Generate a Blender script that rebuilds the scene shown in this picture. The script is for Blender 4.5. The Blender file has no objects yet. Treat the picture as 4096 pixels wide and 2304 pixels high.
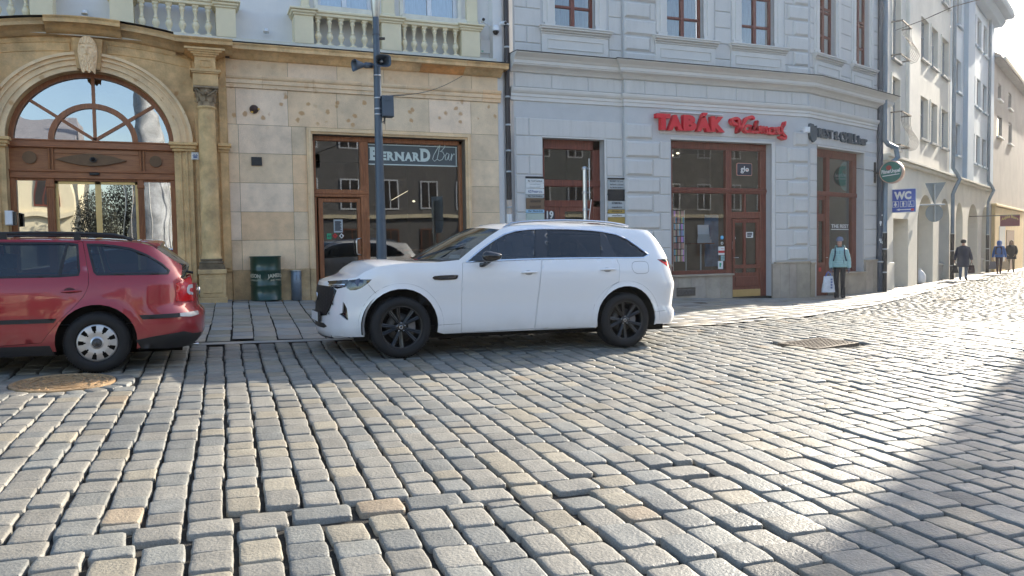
import bpy, bmesh, math, random
import numpy as np
from mathutils import Vector, Matrix
from mathutils.geometry import delaunay_2d_cdt
random.seed(7)
sc = bpy.context.scene
# ------------------------------------------------------------------ camera, world, sun, exposure
F_ = 3150.0; PITCH = math.radians(2.8); ROLL = math.radians(-0.93); YAW = math.radians(22)
CZ = 1.55; GLARE_HAZE = .00045
cy, sy = math.cos(YAW), math.sin(YAW); cp, sp = math.cos(PITCH), math.sin(PITCH); cr, sr = math.cos(ROLL), math.sin(ROLL)
cam = bpy.data.cameras.new("camera"); camo = bpy.data.objects.new("camera", cam)
sc.collection.objects.link(camo); sc.camera = camo
cam.sensor_width = 36; cam.lens = 36 * F_ / 4096; cam.clip_end = 500; cam.clip_start = 0.05
fwd = Vector((sy * cp, cy * cp, -sp)); right0 = Vector((cy, -sy, 0)); down0 = fwd.cross(right0)
right = right0 * cr - down0 * sr
down = right0 * sr + down0 * cr
right, down = (right0 * cr - down0 * sr), (right0 * sr + down0 * cr)
Mx = Matrix((right, -down, -fwd)).transposed().to_4x4()
Mx.translation = Vector((0, 0, CZ)); camo.matrix_world = Mx
SUN_AZ, SUN_EL = math.radians(24), math.radians(25)      # azimuth from +X towards +Y
w = bpy.data.worlds.new("World"); sc.world = w; w.use_nodes = True
nt = w.node_tree; bg = nt.nodes['Background']
sky = nt.nodes.new('ShaderNodeTexSky'); sky.sky_type = 'NISHITA'; sky.sun_disc = False
sky.sun_elevation = SUN_EL; sky.sun_rotation = math.pi / 2 - SUN_AZ
sky.air_density = 1.0; sky.dust_density = 1.6; sky.ozone_density = 1.0
nt.links.new(sky.outputs[0], bg.inputs[0]); bg.inputs[1].default_value = 0.15
sl = bpy.data.lights.new("sun", 'SUN'); sl.energy = 4.4; sl.angle = math.radians(0.5); sl.color = (1, .91, .77)
so = bpy.data.objects.new("sun", sl); sc.collection.objects.link(so)
sdir = Vector((math.cos(SUN_EL) * math.cos(SUN_AZ), math.cos(SUN_EL) * math.sin(SUN_AZ), math.sin(SUN_EL)))
so.rotation_euler = sdir.to_track_quat('Z', 'Y').to_euler(); so.location = (0, 0, 30)
sc.view_settings.view_transform = 'Standard'; sc.view_settings.look = 'None'
sc.view_settings.exposure = 1.4; sc.view_settings.gamma = 1
sc.cycles.max_bounces = 8; sc.cycles.transparent_max_bounces = 12
sc.cycles.caustics_reflective = False; sc.cycles.caustics_refractive = False
# ------------------------------------------------------------------ pixel <-> place helpers (4096 px photo)
def ray(px, py):
	a = (px - 2048) / F_; b = (py - 1152) / F_
	x = a * cr + b * sr; y = -a * sr + b * cr
	Y = cp - sp * y; Z = -cp * y - sp
	return Vector((x * cy + Y * sy, -x * sy + Y * cy, Z))
def proj(X, Y, Z):
	Z -= CZ; x = X * cy - Y * sy; yf = X * sy + Y * cy
	z = yf * cp - Z * sp; y = -(yf * sp + Z * cp)
	return 2048 + F_ * (x * cr - y * sr) / z, 1152 + F_ * (x * sr + y * cr) / z
def onY(px, py, Y):
	r = ray(px, py); k = Y / r.y
	return r.x * k, CZ + r.z * k
def onW(px, py, p0, ang):          # vertical wall through p0 turned by ang: (t along it, z)
	r = ray(px, py); d = (math.cos(ang), math.sin(ang))
	det = r.x * (-d[1]) + d[0] * r.y
	k = (p0[0] * (-d[1]) + d[0] * p0[1]) / det
	t = (r.x * k - p0[0]) * d[0] + (r.y * k - p0[1]) * d[1]
	return t, CZ + r.z * k
ZF = [(-40, 1.9), (-5, .84), (.35, .655), (1.35, .62), (2.2, .57), (6.5, .44), (11.8, .26), (12.9, .21), (14.7, .15), (17.3, .11), (19.4, .10), (24, .07), (34, .0), (60, -.3)]
YFL = [(-40, 16.7), (15.2, 16.7), (19.5, 18.3), (60, 40.9)]
def lerp(tab, x):
	if x <= tab[0][0]: return tab[0][1]
	for (a, b), (c, d) in zip(tab, tab[1:]):
		if x <= c: return b + (d - b) * (x - a) / (c - a)
	return tab[-1][1]
_xs = [a for a, b in ZF]; _zs = [b for a, b in ZF]; _xf = [a for a, b in YFL]; _yf = [b for a, b in YFL]
def gz(X, Y):                       # height of the paved ground
	X = np.asarray(X, float); Y = np.asarray(Y, float)
	zf = np.interp(X, _xs, _zs); yf = np.interp(X, _xf, _yf)
	zr = np.where(X < 8, .305 - .0205 * X, .141 - .012 * (X - 8))
	far = zr + (zf - zr) * np.clip((Y - 9.2) / (yf - 9.2), 0, 1.15)
	near = zr + .035 * (np.maximum(Y, -6) - 9.2) * np.clip(1.3 - X / 30, .3, 1)
	return np.where(Y > 9.2, far, near)
def G(px, py):
	r = ray(px, py); k = 8.0
	for i in range(60):
		z = float(gz(r.x * k, r.y * k)); k2 = (z - CZ) / r.z if r.z < -1e-4 else 60; k = k * .5 + min(k2, 90) * .5
	return Vector((r.x * k, r.y * k, z))
# ------------------------------------------------------------------ objects
def link(o):
	sc.collection.objects.link(o); return o
def tag(o, label=None, cat=None, group=None, kind=None):
	if label: o['label'] = label
	if cat: o['category'] = cat
	if group: o['group'] = group
	if kind: o['kind'] = kind
	return o
def thing(name, label, cat, loc=(0, 0, 0), rz=0, group=None):
	o = link(bpy.data.objects.new(name, None)); o.location = loc; o.rotation_euler = (0, 0, rz)
	o.empty_display_size = .2
	return tag(o, label, cat, group)
def rootof(p):
	while p.parent: p = p.parent
	return p
def T3(v): return (v[0], v[1], v[2])
class MB:
	"""collects faces; local=True means coordinates are already the thing's own"""
	def __init__(s): s.v = []; s.f = []; s.m = []; s.c = []; s.M = None; s.cur = 0; s.col = 1.0; s.sm = []; s.smooth = False; s.un = []
	def add(s, vs, fs, smooth=None):
		n = len(s.v); s.un.append((n, len(s.f), len(vs), len(fs)))
		if s.M is not None: vs = [T3(s.M @ Vector(v)) for v in vs]
		s.v += [T3(v) for v in vs]
		for f in fs:
			s.f.append(tuple(n + i for i in f)); s.m.append(s.cur); s.c.append(s.col); s.sm.append(s.smooth if smooth is None else smooth)
		return s
	def box(s, x0, x1, y0, y1, z0, z1, bev=0):
		if x0 > x1: x0, x1 = x1, x0
		if y0 > y1: y0, y1 = y1, y0
		if z0 > z1: z0, z1 = z1, z0
		if bev <= 0:
			return s.add([(x0, y0, z0), (x1, y0, z0), (x1, y1, z0), (x0, y1, z0), (x0, y0, z1), (x1, y0, z1), (x1, y1, z1), (x0, y1, z1)],
						[(0, 3, 2, 1), (4, 5, 6, 7), (0, 1, 5, 4), (1, 2, 6, 5), (2, 3, 7, 6), (3, 0, 4, 7)])
		b = bev
		return s.add([(x0, y0 + b, z0), (x1, y0 + b, z0), (x1, y0 + b, z1), (x0, y0 + b, z1),
					(x0 + b, y0, z0 + b), (x1 - b, y0, z0 + b), (x1 - b, y0, z1 - b), (x0 + b, y0, z1 - b),
					(x0, y1, z0), (x1, y1, z0), (x1, y1, z1), (x0, y1, z1)],
					[(4, 5, 6, 7), (0, 1, 5, 4), (1, 2, 6, 5), (2, 3, 7, 6), (3, 0, 4, 7),
					(8, 9, 1, 0), (9, 10, 2, 1), (10, 11, 3, 2), (11, 8, 0, 3)])
	def prism(s, poly, axis, a, b, cap=True, smooth=False):
		"""poly of 2-D points; axis 'x': (y,z) , 'y': (x,z), 'z': (x,y)"""
		def P(p, q):
			return {'x': (q, p[0], p[1]), 'y': (p[0], q, p[1]), 'z': (p[0], p[1], q)}[axis]
		n = len(poly); vs = [P(p, a) for p in poly] + [P(p, b) for p in poly]
		fs = [(i, (i + 1) % n, n + (i + 1) % n, n + i) for i in range(n)]
		s.add(vs, fs, smooth)
		if cap:
			s.add([P(p, a) for p in poly], [tuple(range(n - 1, -1, -1))]); s.add([P(p, b) for p in poly], [tuple(range(n))])
		return s
	def lathe(s, prof, c=(0, 0, 0), n=16, axis='z', smooth=True, cap=True, a0=0, a1=2 * math.pi):
		full = abs(a1 - a0 - 2 * math.pi) < 1e-6; k = n if full else n + 1
		vs = []
		for r, h in prof:
			for i in range(k):
				a = a0 + (a1 - a0) * i / n; u, v = r * math.cos(a), r * math.sin(a)
				p = {'z': (u, v, h), 'x': (h, u, v), 'y': (u, h, v)}[axis]
				vs.append((c[0] + p[0], c[1] + p[1], c[2] + p[2]))
		fs = []
		for j in range(len(prof) - 1):
			for i in range(n):
				i2 = (i + 1) % k; fs.append((j * k + i, j * k + i2, (j + 1) * k + i2, (j + 1) * k + i))
		s.add(vs, fs, smooth)
		if cap and full:
			if prof[0][0] > 1e-5: s.add(vs[:k], [tuple(range(k - 1, -1, -1))], False)
			if prof[-1][0] > 1e-5: s.add(vs[-k:], [tuple(range(k))], False)
		return s
	def tube(s, pts, r, n=8, smooth=True, cap=True):
		pts = [Vector(p) for p in pts]; rs = r if isinstance(r, (list, tuple)) else [r] * len(pts)
		vs = []; prev = None
		for i, p in enumerate(pts):
			d = (pts[min(i + 1, len(pts) - 1)] - pts[max(i - 1, 0)])
			if d.length < 1e-9: d = Vector((0, 0, 1))
			d.normalize()
			u = prev - d * prev.dot(d) if prev is not None else (Vector((0, 0, 1)) if abs(d.z) < .9 else Vector((1, 0, 0))).cross(d)
			if u.length < 1e-6: u = Vector((1, 0, 0)).cross(d)
			u.normalize(); prev = u; v = d.cross(u)
			for j in range(n):
				a = 2 * math.pi * j / n; vs.append(p + (u * math.cos(a) + v * math.sin(a)) * rs[i])
		fs = [(i * n + j, i * n + (j + 1) % n, (i + 1) * n + (j + 1) % n, (i + 1) * n + j) for i in range(len(pts) - 1) for j in range(n)]
		s.add(vs, fs, smooth)
		if cap: s.add(vs[:n], [tuple(range(n - 1, -1, -1))], False); s.add(vs[-n:], [tuple(range(n))], False)
		return s
	def grid(s, rows, closed=False, smooth=True):
		h = len(rows); w_ = len(rows[0]); vs = [p for r in rows for p in r]
		fs = [(i * w_ + j, i * w_ + (j + 1) % w_, (i + 1) * w_ + (j + 1) % w_, (i + 1) * w_ + j) for i in range(h - 1) for j in range(w_ if closed else w_ - 1)]
		return s.add(vs, fs, smooth)
	def build_split(s, name, mats, parent, gap=.05):
		"""pieces that stand apart become parts of their own"""
		U = []
		for (v0, f0, nv, nf) in s.un:
			P = np.array(s.v[v0:v0 + nv]); U.append((P.min(0) - gap / 2, P.max(0) + gap / 2))
		par = list(range(len(U)))
		def fd_(i):
			while par[i] != i: i = par[i]
			return i
		for i in range(len(U)):
			for j in range(i):
				if np.all(U[i][0] <= U[j][1]) and np.all(U[j][0] <= U[i][1]): par[fd_(i)] = fd_(j)
		gr_ = {}
		for i in range(len(U)): gr_.setdefault(fd_(i), []).append(i)
		for g in gr_.values():
			b = MB()
			for i in g:
				v0, f0, nv, nf = s.un[i]; n = len(b.v); b.v += s.v[v0:v0 + nv]
				for k in range(f0, f0 + nf): b.f.append(tuple(q - v0 + n for q in s.f[k])); b.m.append(s.m[k]); b.c.append(s.c[k]); b.sm.append(s.sm[k])
			b.build(name, mats, parent, use_col=True)
	def build(s, name, mats, parent=None, local=False, loc=None, label=None, recalc=False, use_col=False):
		me = bpy.data.meshes.new(name)
		off = Vector((0, 0, 0))
		if parent is not None and not local: off = rootof(parent).location.copy()
		if loc is not None: off = Vector(loc)
		vs = [(a - off.x, b - off.y, c - off.z) for a, b, c in s.v] if off.length > 0 else s.v
		me.from_pydata(vs, [], s.f)
		mats = mats if isinstance(mats, (list, tuple)) else [mats]
		for m in mats: me.materials.append(m)
		me.polygons.foreach_set('material_index', s.m)
		me.polygons.foreach_set('use_smooth', s.sm)
		if use_col or any(c != 1.0 for c in s.c):
			at = me.color_attributes.new('tint', 'FLOAT_COLOR', 'CORNER')
			arr = np.ones((len(me.loops), 4), 'f'); k = 0
			for f, c in zip(s.f, s.c):
				cc = (c, c, c) if not isinstance(c, (tuple, list)) else c
				arr[k:k + len(f), :3] = cc; k += len(f)
			at.data.foreach_set('color', arr.ravel())
		me.validate()
		if recalc:
			bm = bmesh.new(); bm.from_mesh(me); bmesh.ops.recalc_face_normals(bm, faces=bm.faces[:]); bm.to_mesh(me); bm.free()
		me.update()
		o = link(bpy.data.objects.new(name, me))
		if parent is not None: o.parent = parent
		if loc is not None: o.location = loc
		if label: o['label'] = label
		return o
def cdt(outer, holes=(), step=None, jitter=False):
	"""triangulate polygon with holes, optional interior grid points -> verts2d, tris"""
	vs = []; es = []
	for lp in [outer] + list(holes):
		n = len(vs); vs += [Vector(p) for p in lp]; es += [(n + i, n + (i + 1) % len(lp)) for i in range(len(lp))]
	def inside(p, poly):
		c = False; x, y = p; j = len(poly) - 1
		for i in range(len(poly)):
			xi, yi = poly[i]; xj, yj = poly[j]
			if (yi > y) != (yj > y) and x < (xj - xi) * (y - yi) / (yj - yi) + xi: c = not c
			j = i
		return c
	if step:
		xs = [p[0] for p in outer]; ys = [p[1] for p in outer]
		sxp, syp = (step, step) if not isinstance(step, tuple) else step
		P = [p for lp in [outer] + list(holes) for p in lp]
		seg = np.array([(a[0], a[1], b[0], b[1]) for lp in [outer] + list(holes) for a, b in zip(lp, lp[1:] + lp[:1])])
		y = min(ys) + syp * .5
		while y < max(ys):
			x = min(xs) + sxp * .5
			while x < max(xs):
				if inside((x, y), outer) and not any(inside((x, y), h) for h in holes):
					dx = seg[:, 2] - seg[:, 0]; dy = seg[:, 3] - seg[:, 1]; L = dx * dx + dy * dy + 1e-12
					t = np.clip(((x - seg[:, 0]) * dx + (y - seg[:, 1]) * dy) / L, 0, 1)
					d = np.hypot(seg[:, 0] + t * dx - x, seg[:, 1] + t * dy - y).min()
					if d > .35 * min(sxp, syp): vs.append(Vector((x, y)))
				x += sxp
			y += syp
	r = delaunay_2d_cdt(vs, es, [], 0, 1e-6, False)
	V = [(p.x, p.y) for p in r[0]]; out = []
	for f in r[2]:
		cx = sum(V[i][0] for i in f) / len(f); cyy = sum(V[i][1] for i in f) / len(f)
		if inside((cx, cyy), outer) and not any(inside((cx, cyy), h) for h in holes): out.append(tuple(f))
	return V, out
def area(p): return sum(a[0] * b[1] - b[0] * a[1] for a, b in zip(p, p[1:] + p[:1])) / 2
def wall_panel(mb, outer, holes, y, depth, mapf=lambda x, y, z: (x, y, z)):
	"""flat wall at y facing -y with reveals of the holes going back by depth"""
	V, fs = cdt(outer, holes)
	mb.add([mapf(a, y, b) for a, b in V], [tuple(f) for f in fs], False)
	for h in holes:
		if area(h) < 0: h = h[::-1]
		n = len(h)
		mb.add([mapf(a, y, b) for a, b in h] + [mapf(a, y + depth, b) for a, b in h], [(i, n + i, n + (i + 1) % n, (i + 1) % n) for i in range(n)], False)
def rect(x0, x1, z0, z1): return [(x0, z0), (x1, z0), (x1, z1), (x0, z1)]
def subtract(r, holes):
	out = [r]
	for h in holes:
		nx = []
		for (a, b, c, d) in out:
			x0, x1, z0, z1 = max(a, h[0]), min(b, h[1]), max(c, h[2]), min(d, h[3])
			if x0 >= x1 or z0 >= z1: nx.append((a, b, c, d)); continue
			if a < x0: nx.append((a, x0, c, d))
			if x1 < b: nx.append((x1, b, c, d))
			if c < z0: nx.append((x0, x1, c, z0))
			if z1 < d: nx.append((x0, x1, z1, d))
		out = nx
	return [q for q in out if q[1] - q[0] > .04 and q[3] - q[2] > .03]
# ------------------------------------------------------------------ materials
MATS = {}
def mat(name, col=(.5, .5, .5), rough=.6, metal=0, var=.12, vs=3., bump=.0, bs=60., coat=0, attr=False, spec=.5, extra=None, vcol=None, stretch=None):
	if name in MATS: return MATS[name]
	m = bpy.data.materials.new(name); m.use_nodes = True; n = m.node_tree.nodes; l = m.node_tree.links
	b = n['Principled BSDF']; b.inputs['Roughness'].default_value = rough; b.inputs['Metallic'].default_value = metal
	b.inputs['Specular IOR Level'].default_value = spec; b.inputs['Coat Weight'].default_value = coat; b.inputs['Coat Roughness'].default_value = .03
	tc = n.new('ShaderNodeTexCoord'); src = tc.outputs['Object']
	if stretch:
		mp = n.new('ShaderNodeMapping'); mp.inputs['Scale'].default_value = stretch; l.new(src, mp.inputs[0]); src = mp.outputs[0]
	rgb = n.new('ShaderNodeRGB'); rgb.outputs[0].default_value = (*col, 1); cur = rgb.outputs[0]
	if var > 0:
		nz = n.new('ShaderNodeTexNoise'); nz.inputs['Scale'].default_value = vs; nz.inputs['Detail'].default_value = 6; nz.inputs['Roughness'].default_value = .65
		l.new(src, nz.inputs['Vector'])
		mr = n.new('ShaderNodeMapRange'); mr.inputs[1].default_value = .3; mr.inputs[2].default_value = .7
		l.new(nz.outputs[0], mr.inputs[0])
		mx = n.new('ShaderNodeMix'); mx.data_type = 'RGBA'; l.new(mr.outputs[0], mx.inputs[0])
		c2 = vcol if vcol else tuple(min(1, c * (1 + var)) for c in col)
		c1 = tuple(c * (1 - var) for c in col)
		mx.inputs[6].default_value = (*c1, 1); mx.inputs[7].default_value = (*c2, 1); cur = mx.outputs[2]
	if attr:
		at = n.new('ShaderNodeVertexColor'); at.layer_name = 'tint'
		m2 = n.new('ShaderNodeMix'); m2.data_type = 'RGBA'; m2.blend_type = 'MULTIPLY'; m2.inputs[0].default_value = 1
		l.new(cur, m2.inputs[6]); l.new(at.outputs[0], m2.inputs[7]); cur = m2.outputs[2]
	if extra: cur = extra(m, n, l, tc, cur, b)
	l.new(cur, b.inputs['Base Color'])
	if bump > 0:
		nb = n.new('ShaderNodeTexNoise'); nb.inputs['Scale'].default_value = bs; nb.inputs['Detail'].default_value = 4; l.new(src, nb.inputs['Vector'])
		bp = n.new('ShaderNodeBump'); bp.inputs['Strength'].default_value = bump; bp.inputs['Distance'].default_value = .02
		l.new(nb.outputs[0], bp.inputs['Height']); l.new(bp.outputs[0], b.inputs['Normal'])
	MATS[name] = m; return m
def glass(name, tint=(.75, .8, .8), refl=.12, wave=0.0, wsc=2.0, rough=0.0, opaque=None):
	if name in MATS: return MATS[name]
	m = bpy.data.materials.new(name); m.use_nodes = True; n = m.node_tree.nodes; l = m.node_tree.links
	n.remove(n['Principled BSDF']); out = n['Material Output']
	lw = n.new('ShaderNodeLayerWeight'); lw.inputs[0].default_value = .5
	pw = n.new('ShaderNodeMath'); pw.operation = 'POWER'; pw.inputs[1].default_value = 3.5; l.new(lw.outputs['Facing'], pw.inputs[0])
	ma = n.new('ShaderNodeMath'); ma.operation = 'MULTIPLY_ADD'; ma.inputs[1].default_value = 1 - refl; ma.inputs[2].default_value = refl; l.new(pw.outputs[0], ma.inputs[0])
	if opaque: t = n.new('ShaderNodeBsdfDiffuse'); t.inputs[0].default_value = (*opaque, 1)
	else: t = n.new('ShaderNodeBsdfTransparent'); t.inputs[0].default_value = (*tint, 1)
	g = n.new('ShaderNodeBsdfGlossy'); g.inputs['Roughness'].default_value = rough; g.inputs[0].default_value = (.92, .95, .97, 1)
	mx = n.new('ShaderNodeMixShader'); l.new(ma.outputs[0], mx.inputs[0]); l.new(t.outputs[0], mx.inputs[1]); l.new(g.outputs[0], mx.inputs[2])
	if wave > 0:
		tc = n.new('ShaderNodeTexCoord'); nz = n.new('ShaderNodeTexNoise'); nz.inputs['Scale'].default_value = wsc; nz.inputs['Detail'].default_value = 1
		bp = n.new('ShaderNodeBump'); bp.inputs['Strength'].default_value = wave; bp.inputs['Distance'].default_value = .05
		l.new(tc.outputs['Object'], nz.inputs['Vector']); l.new(nz.outputs[0], bp.inputs['Height']); l.new(bp.outputs[0], g.inputs['Normal'])
	l.new(mx.outputs[0], out.inputs[0]); MATS[name] = m; return m
def emit(name, col, st):
	m = bpy.data.materials.new(name); m.use_nodes = True; b = m.node_tree.nodes['Principled BSDF']
	b.inputs['Base Color'].default_value = (*col, 1); b.inputs['Emission Color'].default_value = (*col, 1); b.inputs['Emission Strength'].default_value = st
	return m
def text_mb(mb, s, x, y, z, width, height, ang=0, depth=.01, bold=0.0, shear=0.0, facing='-y', mapf=None, anchor='l'):
	"""lettering standing on a wall: left bottom at (x,y,z), running along ang, facing outward"""
	cu = bpy.data.curves.new('t', 'FONT'); cu.body = s; cu.offset = bold; cu.shear = shear; cu.extrude = .5; cu.resolution_u = 3
	o = bpy.data.objects.new('t', cu); me = bpy.data.meshes.new_from_object(o)
	V = np.empty(len(me.vertices) * 3, 'f'); me.vertices.foreach_get('co', V); V = V.reshape(-1, 3)
	mn, mxx = V.min(0), V.max(0); sx = width / (mxx[0] - mn[0]); sz = height / (mxx[1] - mn[1]) if height else sx
	ca, sa = math.cos(ang), math.sin(ang); vs = []
	for a, b, c in V:
		u = (a - mn[0]) * sx; h = (b - mn[1]) * sz; d = -(c + .5) * depth      # d<0: proud of the wall
		if mapf: vs.append(mapf(u, h, d)); continue
		vs.append((x + u * ca - d * sa, y + u * sa + d * ca, z + h))
	mb.add(vs, [tuple(p.vertices) for p in me.polygons], False)
	bpy.data.meshes.remove(me); bpy.data.objects.remove(o); bpy.data.curves.remove(cu)
	return mb
# ================================================================== ground
def cobble_extra(m, n, l, tc, cur, b):
	v = n.new('ShaderNodeTexNoise'); v.inputs['Scale'].default_value = 190; v.inputs['Detail'].default_value = 3; l.new(tc.outputs['Object'], v.inputs['Vector'])
	r = n.new('ShaderNodeMapRange'); r.inputs[1].default_value = .35; r.inputs[2].default_value = .68; r.inputs[3].default_value = .80; r.inputs[4].default_value = 1.15; l.new(v.outputs[0], r.inputs[0])
	mx = n.new('ShaderNodeMix'); mx.data_type = 'RGBA'; mx.blend_type = 'MULTIPLY'; mx.inputs[0].default_value = 1
	l.new(cur, mx.inputs[6]); l.new(r.outputs[0], mx.inputs[7])
	v2 = n.new('ShaderNodeTexNoise'); v2.inputs['Scale'].default_value = 2.2; v2.inputs['Detail'].default_value = 5; l.new(tc.outputs['Object'], v2.inputs['Vector'])
	r2 = n.new('ShaderNodeMapRange'); r2.inputs[1].default_value = .3; r2.inputs[2].default_value = .7; r2.inputs[3].default_value = .46; r2.inputs[4].default_value = .68; l.new(v2.outputs[0], r2.inputs[0])
	l.new(r2.outputs[0], b.inputs['Roughness'])
	return mx.outputs[2]
M_sett = mat('granite_sett', (.218, .206, .176), .5, var=.17, vs=7, bump=.36, bs=55, attr=True, extra=cobble_extra, spec=.5)
M_dirt = mat('joint_dirt', (.030, .026, .02), .95, var=.4, vs=30, bump=.5, bs=120)
M_slab = mat('pavement_slab', (.29, .272, .24), .55, var=.12, vs=4, bump=.25, bs=90, attr=True)
M_iron = mat('cast_iron', (.16, .135, .11), .5, metal=.6, var=.3, vs=20, bump=.3, bs=150)
M_rust = mat('rusty_iron', (.40, .27, .15), .55, metal=.35, var=.35, vs=14, bump=.3, bs=120)
KERB = [(-40, 10.9), (5, 10.95), (8, 11.25), (11, 12.0), (15, 14.05), (22.6, 18.6), (45, 31.6), (70, 45)]
def kerb(X): return np.interp(X, [a for a, b in KERB], [b for a, b in KERB])
def in_view(X, Y, m=1.6):
	x = X * cy - Y * sy; yf = X * sy + Y * cy
	return (np.abs(x) < yf * .66 + m) & (yf > 1.6)
class Stones:
	def __init__(s): s.V = []; s.Fq = []; s.C = []; s.n = 0
	def add(s, cx, cyy, hw, hl, ang, h, tint, rng, res, round_=.03, jit=1.0):
		N = len(cx)
		prof = {4: ([-1, -.985, .985, 1], .5), 5: ([-1, -.95, 0, .95, 1], 1), 6: ([-1, -.96, -.72, .72, .96, 1], 1), 9: ([-1, -.975, -.87, -.55, 0, .55, .87, .975, 1], 1), 10: ([-1, -.975, -.87, -.62, -.25, .25, .62, .87, .975, 1], 1), 7: ([-1, -.97, -.8, 0, .8, .97, 1], 1)}[res]
		u = np.array(prof[0], float); uu, vv = np.meshgrid(u, u)
		uu = uu.ravel()[None]; vv = vv.ravel()[None]
		co = rng.uniform(-1, 1, (N, 4, 2)) * np.array([.055, .06]) * jit
		w00 = (1 - uu) * (1 - vv) / 4; w10 = (1 + uu) * (1 - vv) / 4; w11 = (1 + uu) * (1 + vv) / 4; w01 = (1 - uu) * (1 + vv) / 4
		du = w00 * co[:, 0:1, 0] + w10 * co[:, 1:2, 0] + w11 * co[:, 2:3, 0] + w01 * co[:, 3:4, 0]
		dv = w00 * co[:, 0:1, 1] + w10 * co[:, 1:2, 1] + w11 * co[:, 2:3, 1] + w01 * co[:, 3:4, 1]
		k = 1 - .085 * jit * (np.abs(uu) ** 8) * (np.abs(vv) ** 8)
		wob = .02 * jit * np.sin(4.1 * vv + rng.uniform(0, 6, (N, 1))) * np.abs(uu) ** 3
		wob2 = .02 * jit * np.sin(4.3 * uu + rng.uniform(0, 6, (N, 1))) * np.abs(vv) ** 3
		lx = ((uu + du + wob) * k) * hw[:, None]; ly = ((vv + dv + wob2) * k) * hl[:, None]
		def edge(q):
			q = np.abs(q); return np.where(q > .999, 3.4 if jit > .5 else 1.0, np.where(q > .94, .26, np.where(q > .70, .03, 0)))
		eu, ev = edge(uu), edge(vv); e = np.maximum(np.maximum(eu, ev), np.minimum(eu + ev, .6))
		dome = -round_ * 1.5 * e - .07 * round_ * jit * (uu ** 2 + vv ** 2)
		rough = rng.normal(0, 1, (N, uu.shape[1])) * .0011 * jit
		tl = rng.normal(0, .012 * jit, (N, 2)); z = dome + rough + tl[:, :1] * lx + tl[:, 1:] * ly + h[:, None]
		ca, sa = np.cos(ang)[:, None], np.sin(ang)[:, None]
		X = cx[:, None] + lx * ca + ly * sa; Y = cyy[:, None] - lx * sa + ly * ca
		Z = gz(X, Y) + z
		idx = np.arange(res * res).reshape(res, res)
		q = np.stack([idx[:-1, :-1], idx[:-1, 1:], idx[1:, 1:], idx[1:, :-1]], -1).reshape(-1, 4)
		s.V.append(np.stack([X, Y, Z], -1).reshape(-1, 3))
		s.Fq.append((q[None] + (np.arange(N) * res * res)[:, None, None] + s.n).reshape(-1, 4)); s.n += N * res * res
		s.C.append(np.repeat(tint, q.shape[0] * 4, 0))
	def build(s, name, m, kind='structure', parent=None):
		V = np.concatenate(s.V); Q = np.concatenate(s.Fq); C = np.concatenate(s.C)
		me = bpy.data.meshes.new(name); me.vertices.add(len(V)); me.vertices.foreach_set('co', V.astype('f').ravel())
		me.loops.add(Q.size); me.loops.foreach_set('vertex_index', Q.astype('i').ravel())
		me.polygons.add(len(Q)); me.polygons.foreach_set('loop_start', np.arange(0, Q.size, 4, dtype='i')); me.polygons.foreach_set('loop_total', np.full(len(Q), 4, 'i'))
		me.polygons.foreach_set('use_smooth', np.ones(len(Q), bool))
		at = me.color_attributes.new('tint', 'FLOAT_COLOR', 'CORNER'); c4 = np.ones((len(C), 4), 'f'); c4[:, :3] = C; at.data.foreach_set('color', c4.ravel())
		me.materials.append(m); me.update(calc_edges=True); me.validate()
		o = link(bpy.data.objects.new(name, me))
		if kind: o['kind'] = kind
		if parent: o.parent = parent
		return o
def sett_tint(N, rng):
	g = rng.normal(1, .085, N); t = np.stack([g, g, g], 1)
	k = rng.random(N)
	dark = k < .17; t[dark] *= np.array([.74, .79, .85])
	warm = (k > .80) & (k < .93); t[warm] *= np.array([1.12, 1.06, .95])
	tan = k > .99; t[tan] *= np.array([1.22, 1.03, .84])
	cool = (k > .45) & (k < .62); t[cool] *= np.array([.90, .95, 1.0])
	return np.clip(t, .35, 1.9)
MAN = G(254, 1528)                      # round manhole cover, foreground left
DRN = G(3275, 1372)                     # rectangular drain cover
DR2 = G(3790, 1196)                     # street gully
rng = np.random.default_rng(11)
st = Stones()
ROW = math.radians(2.0)
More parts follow.
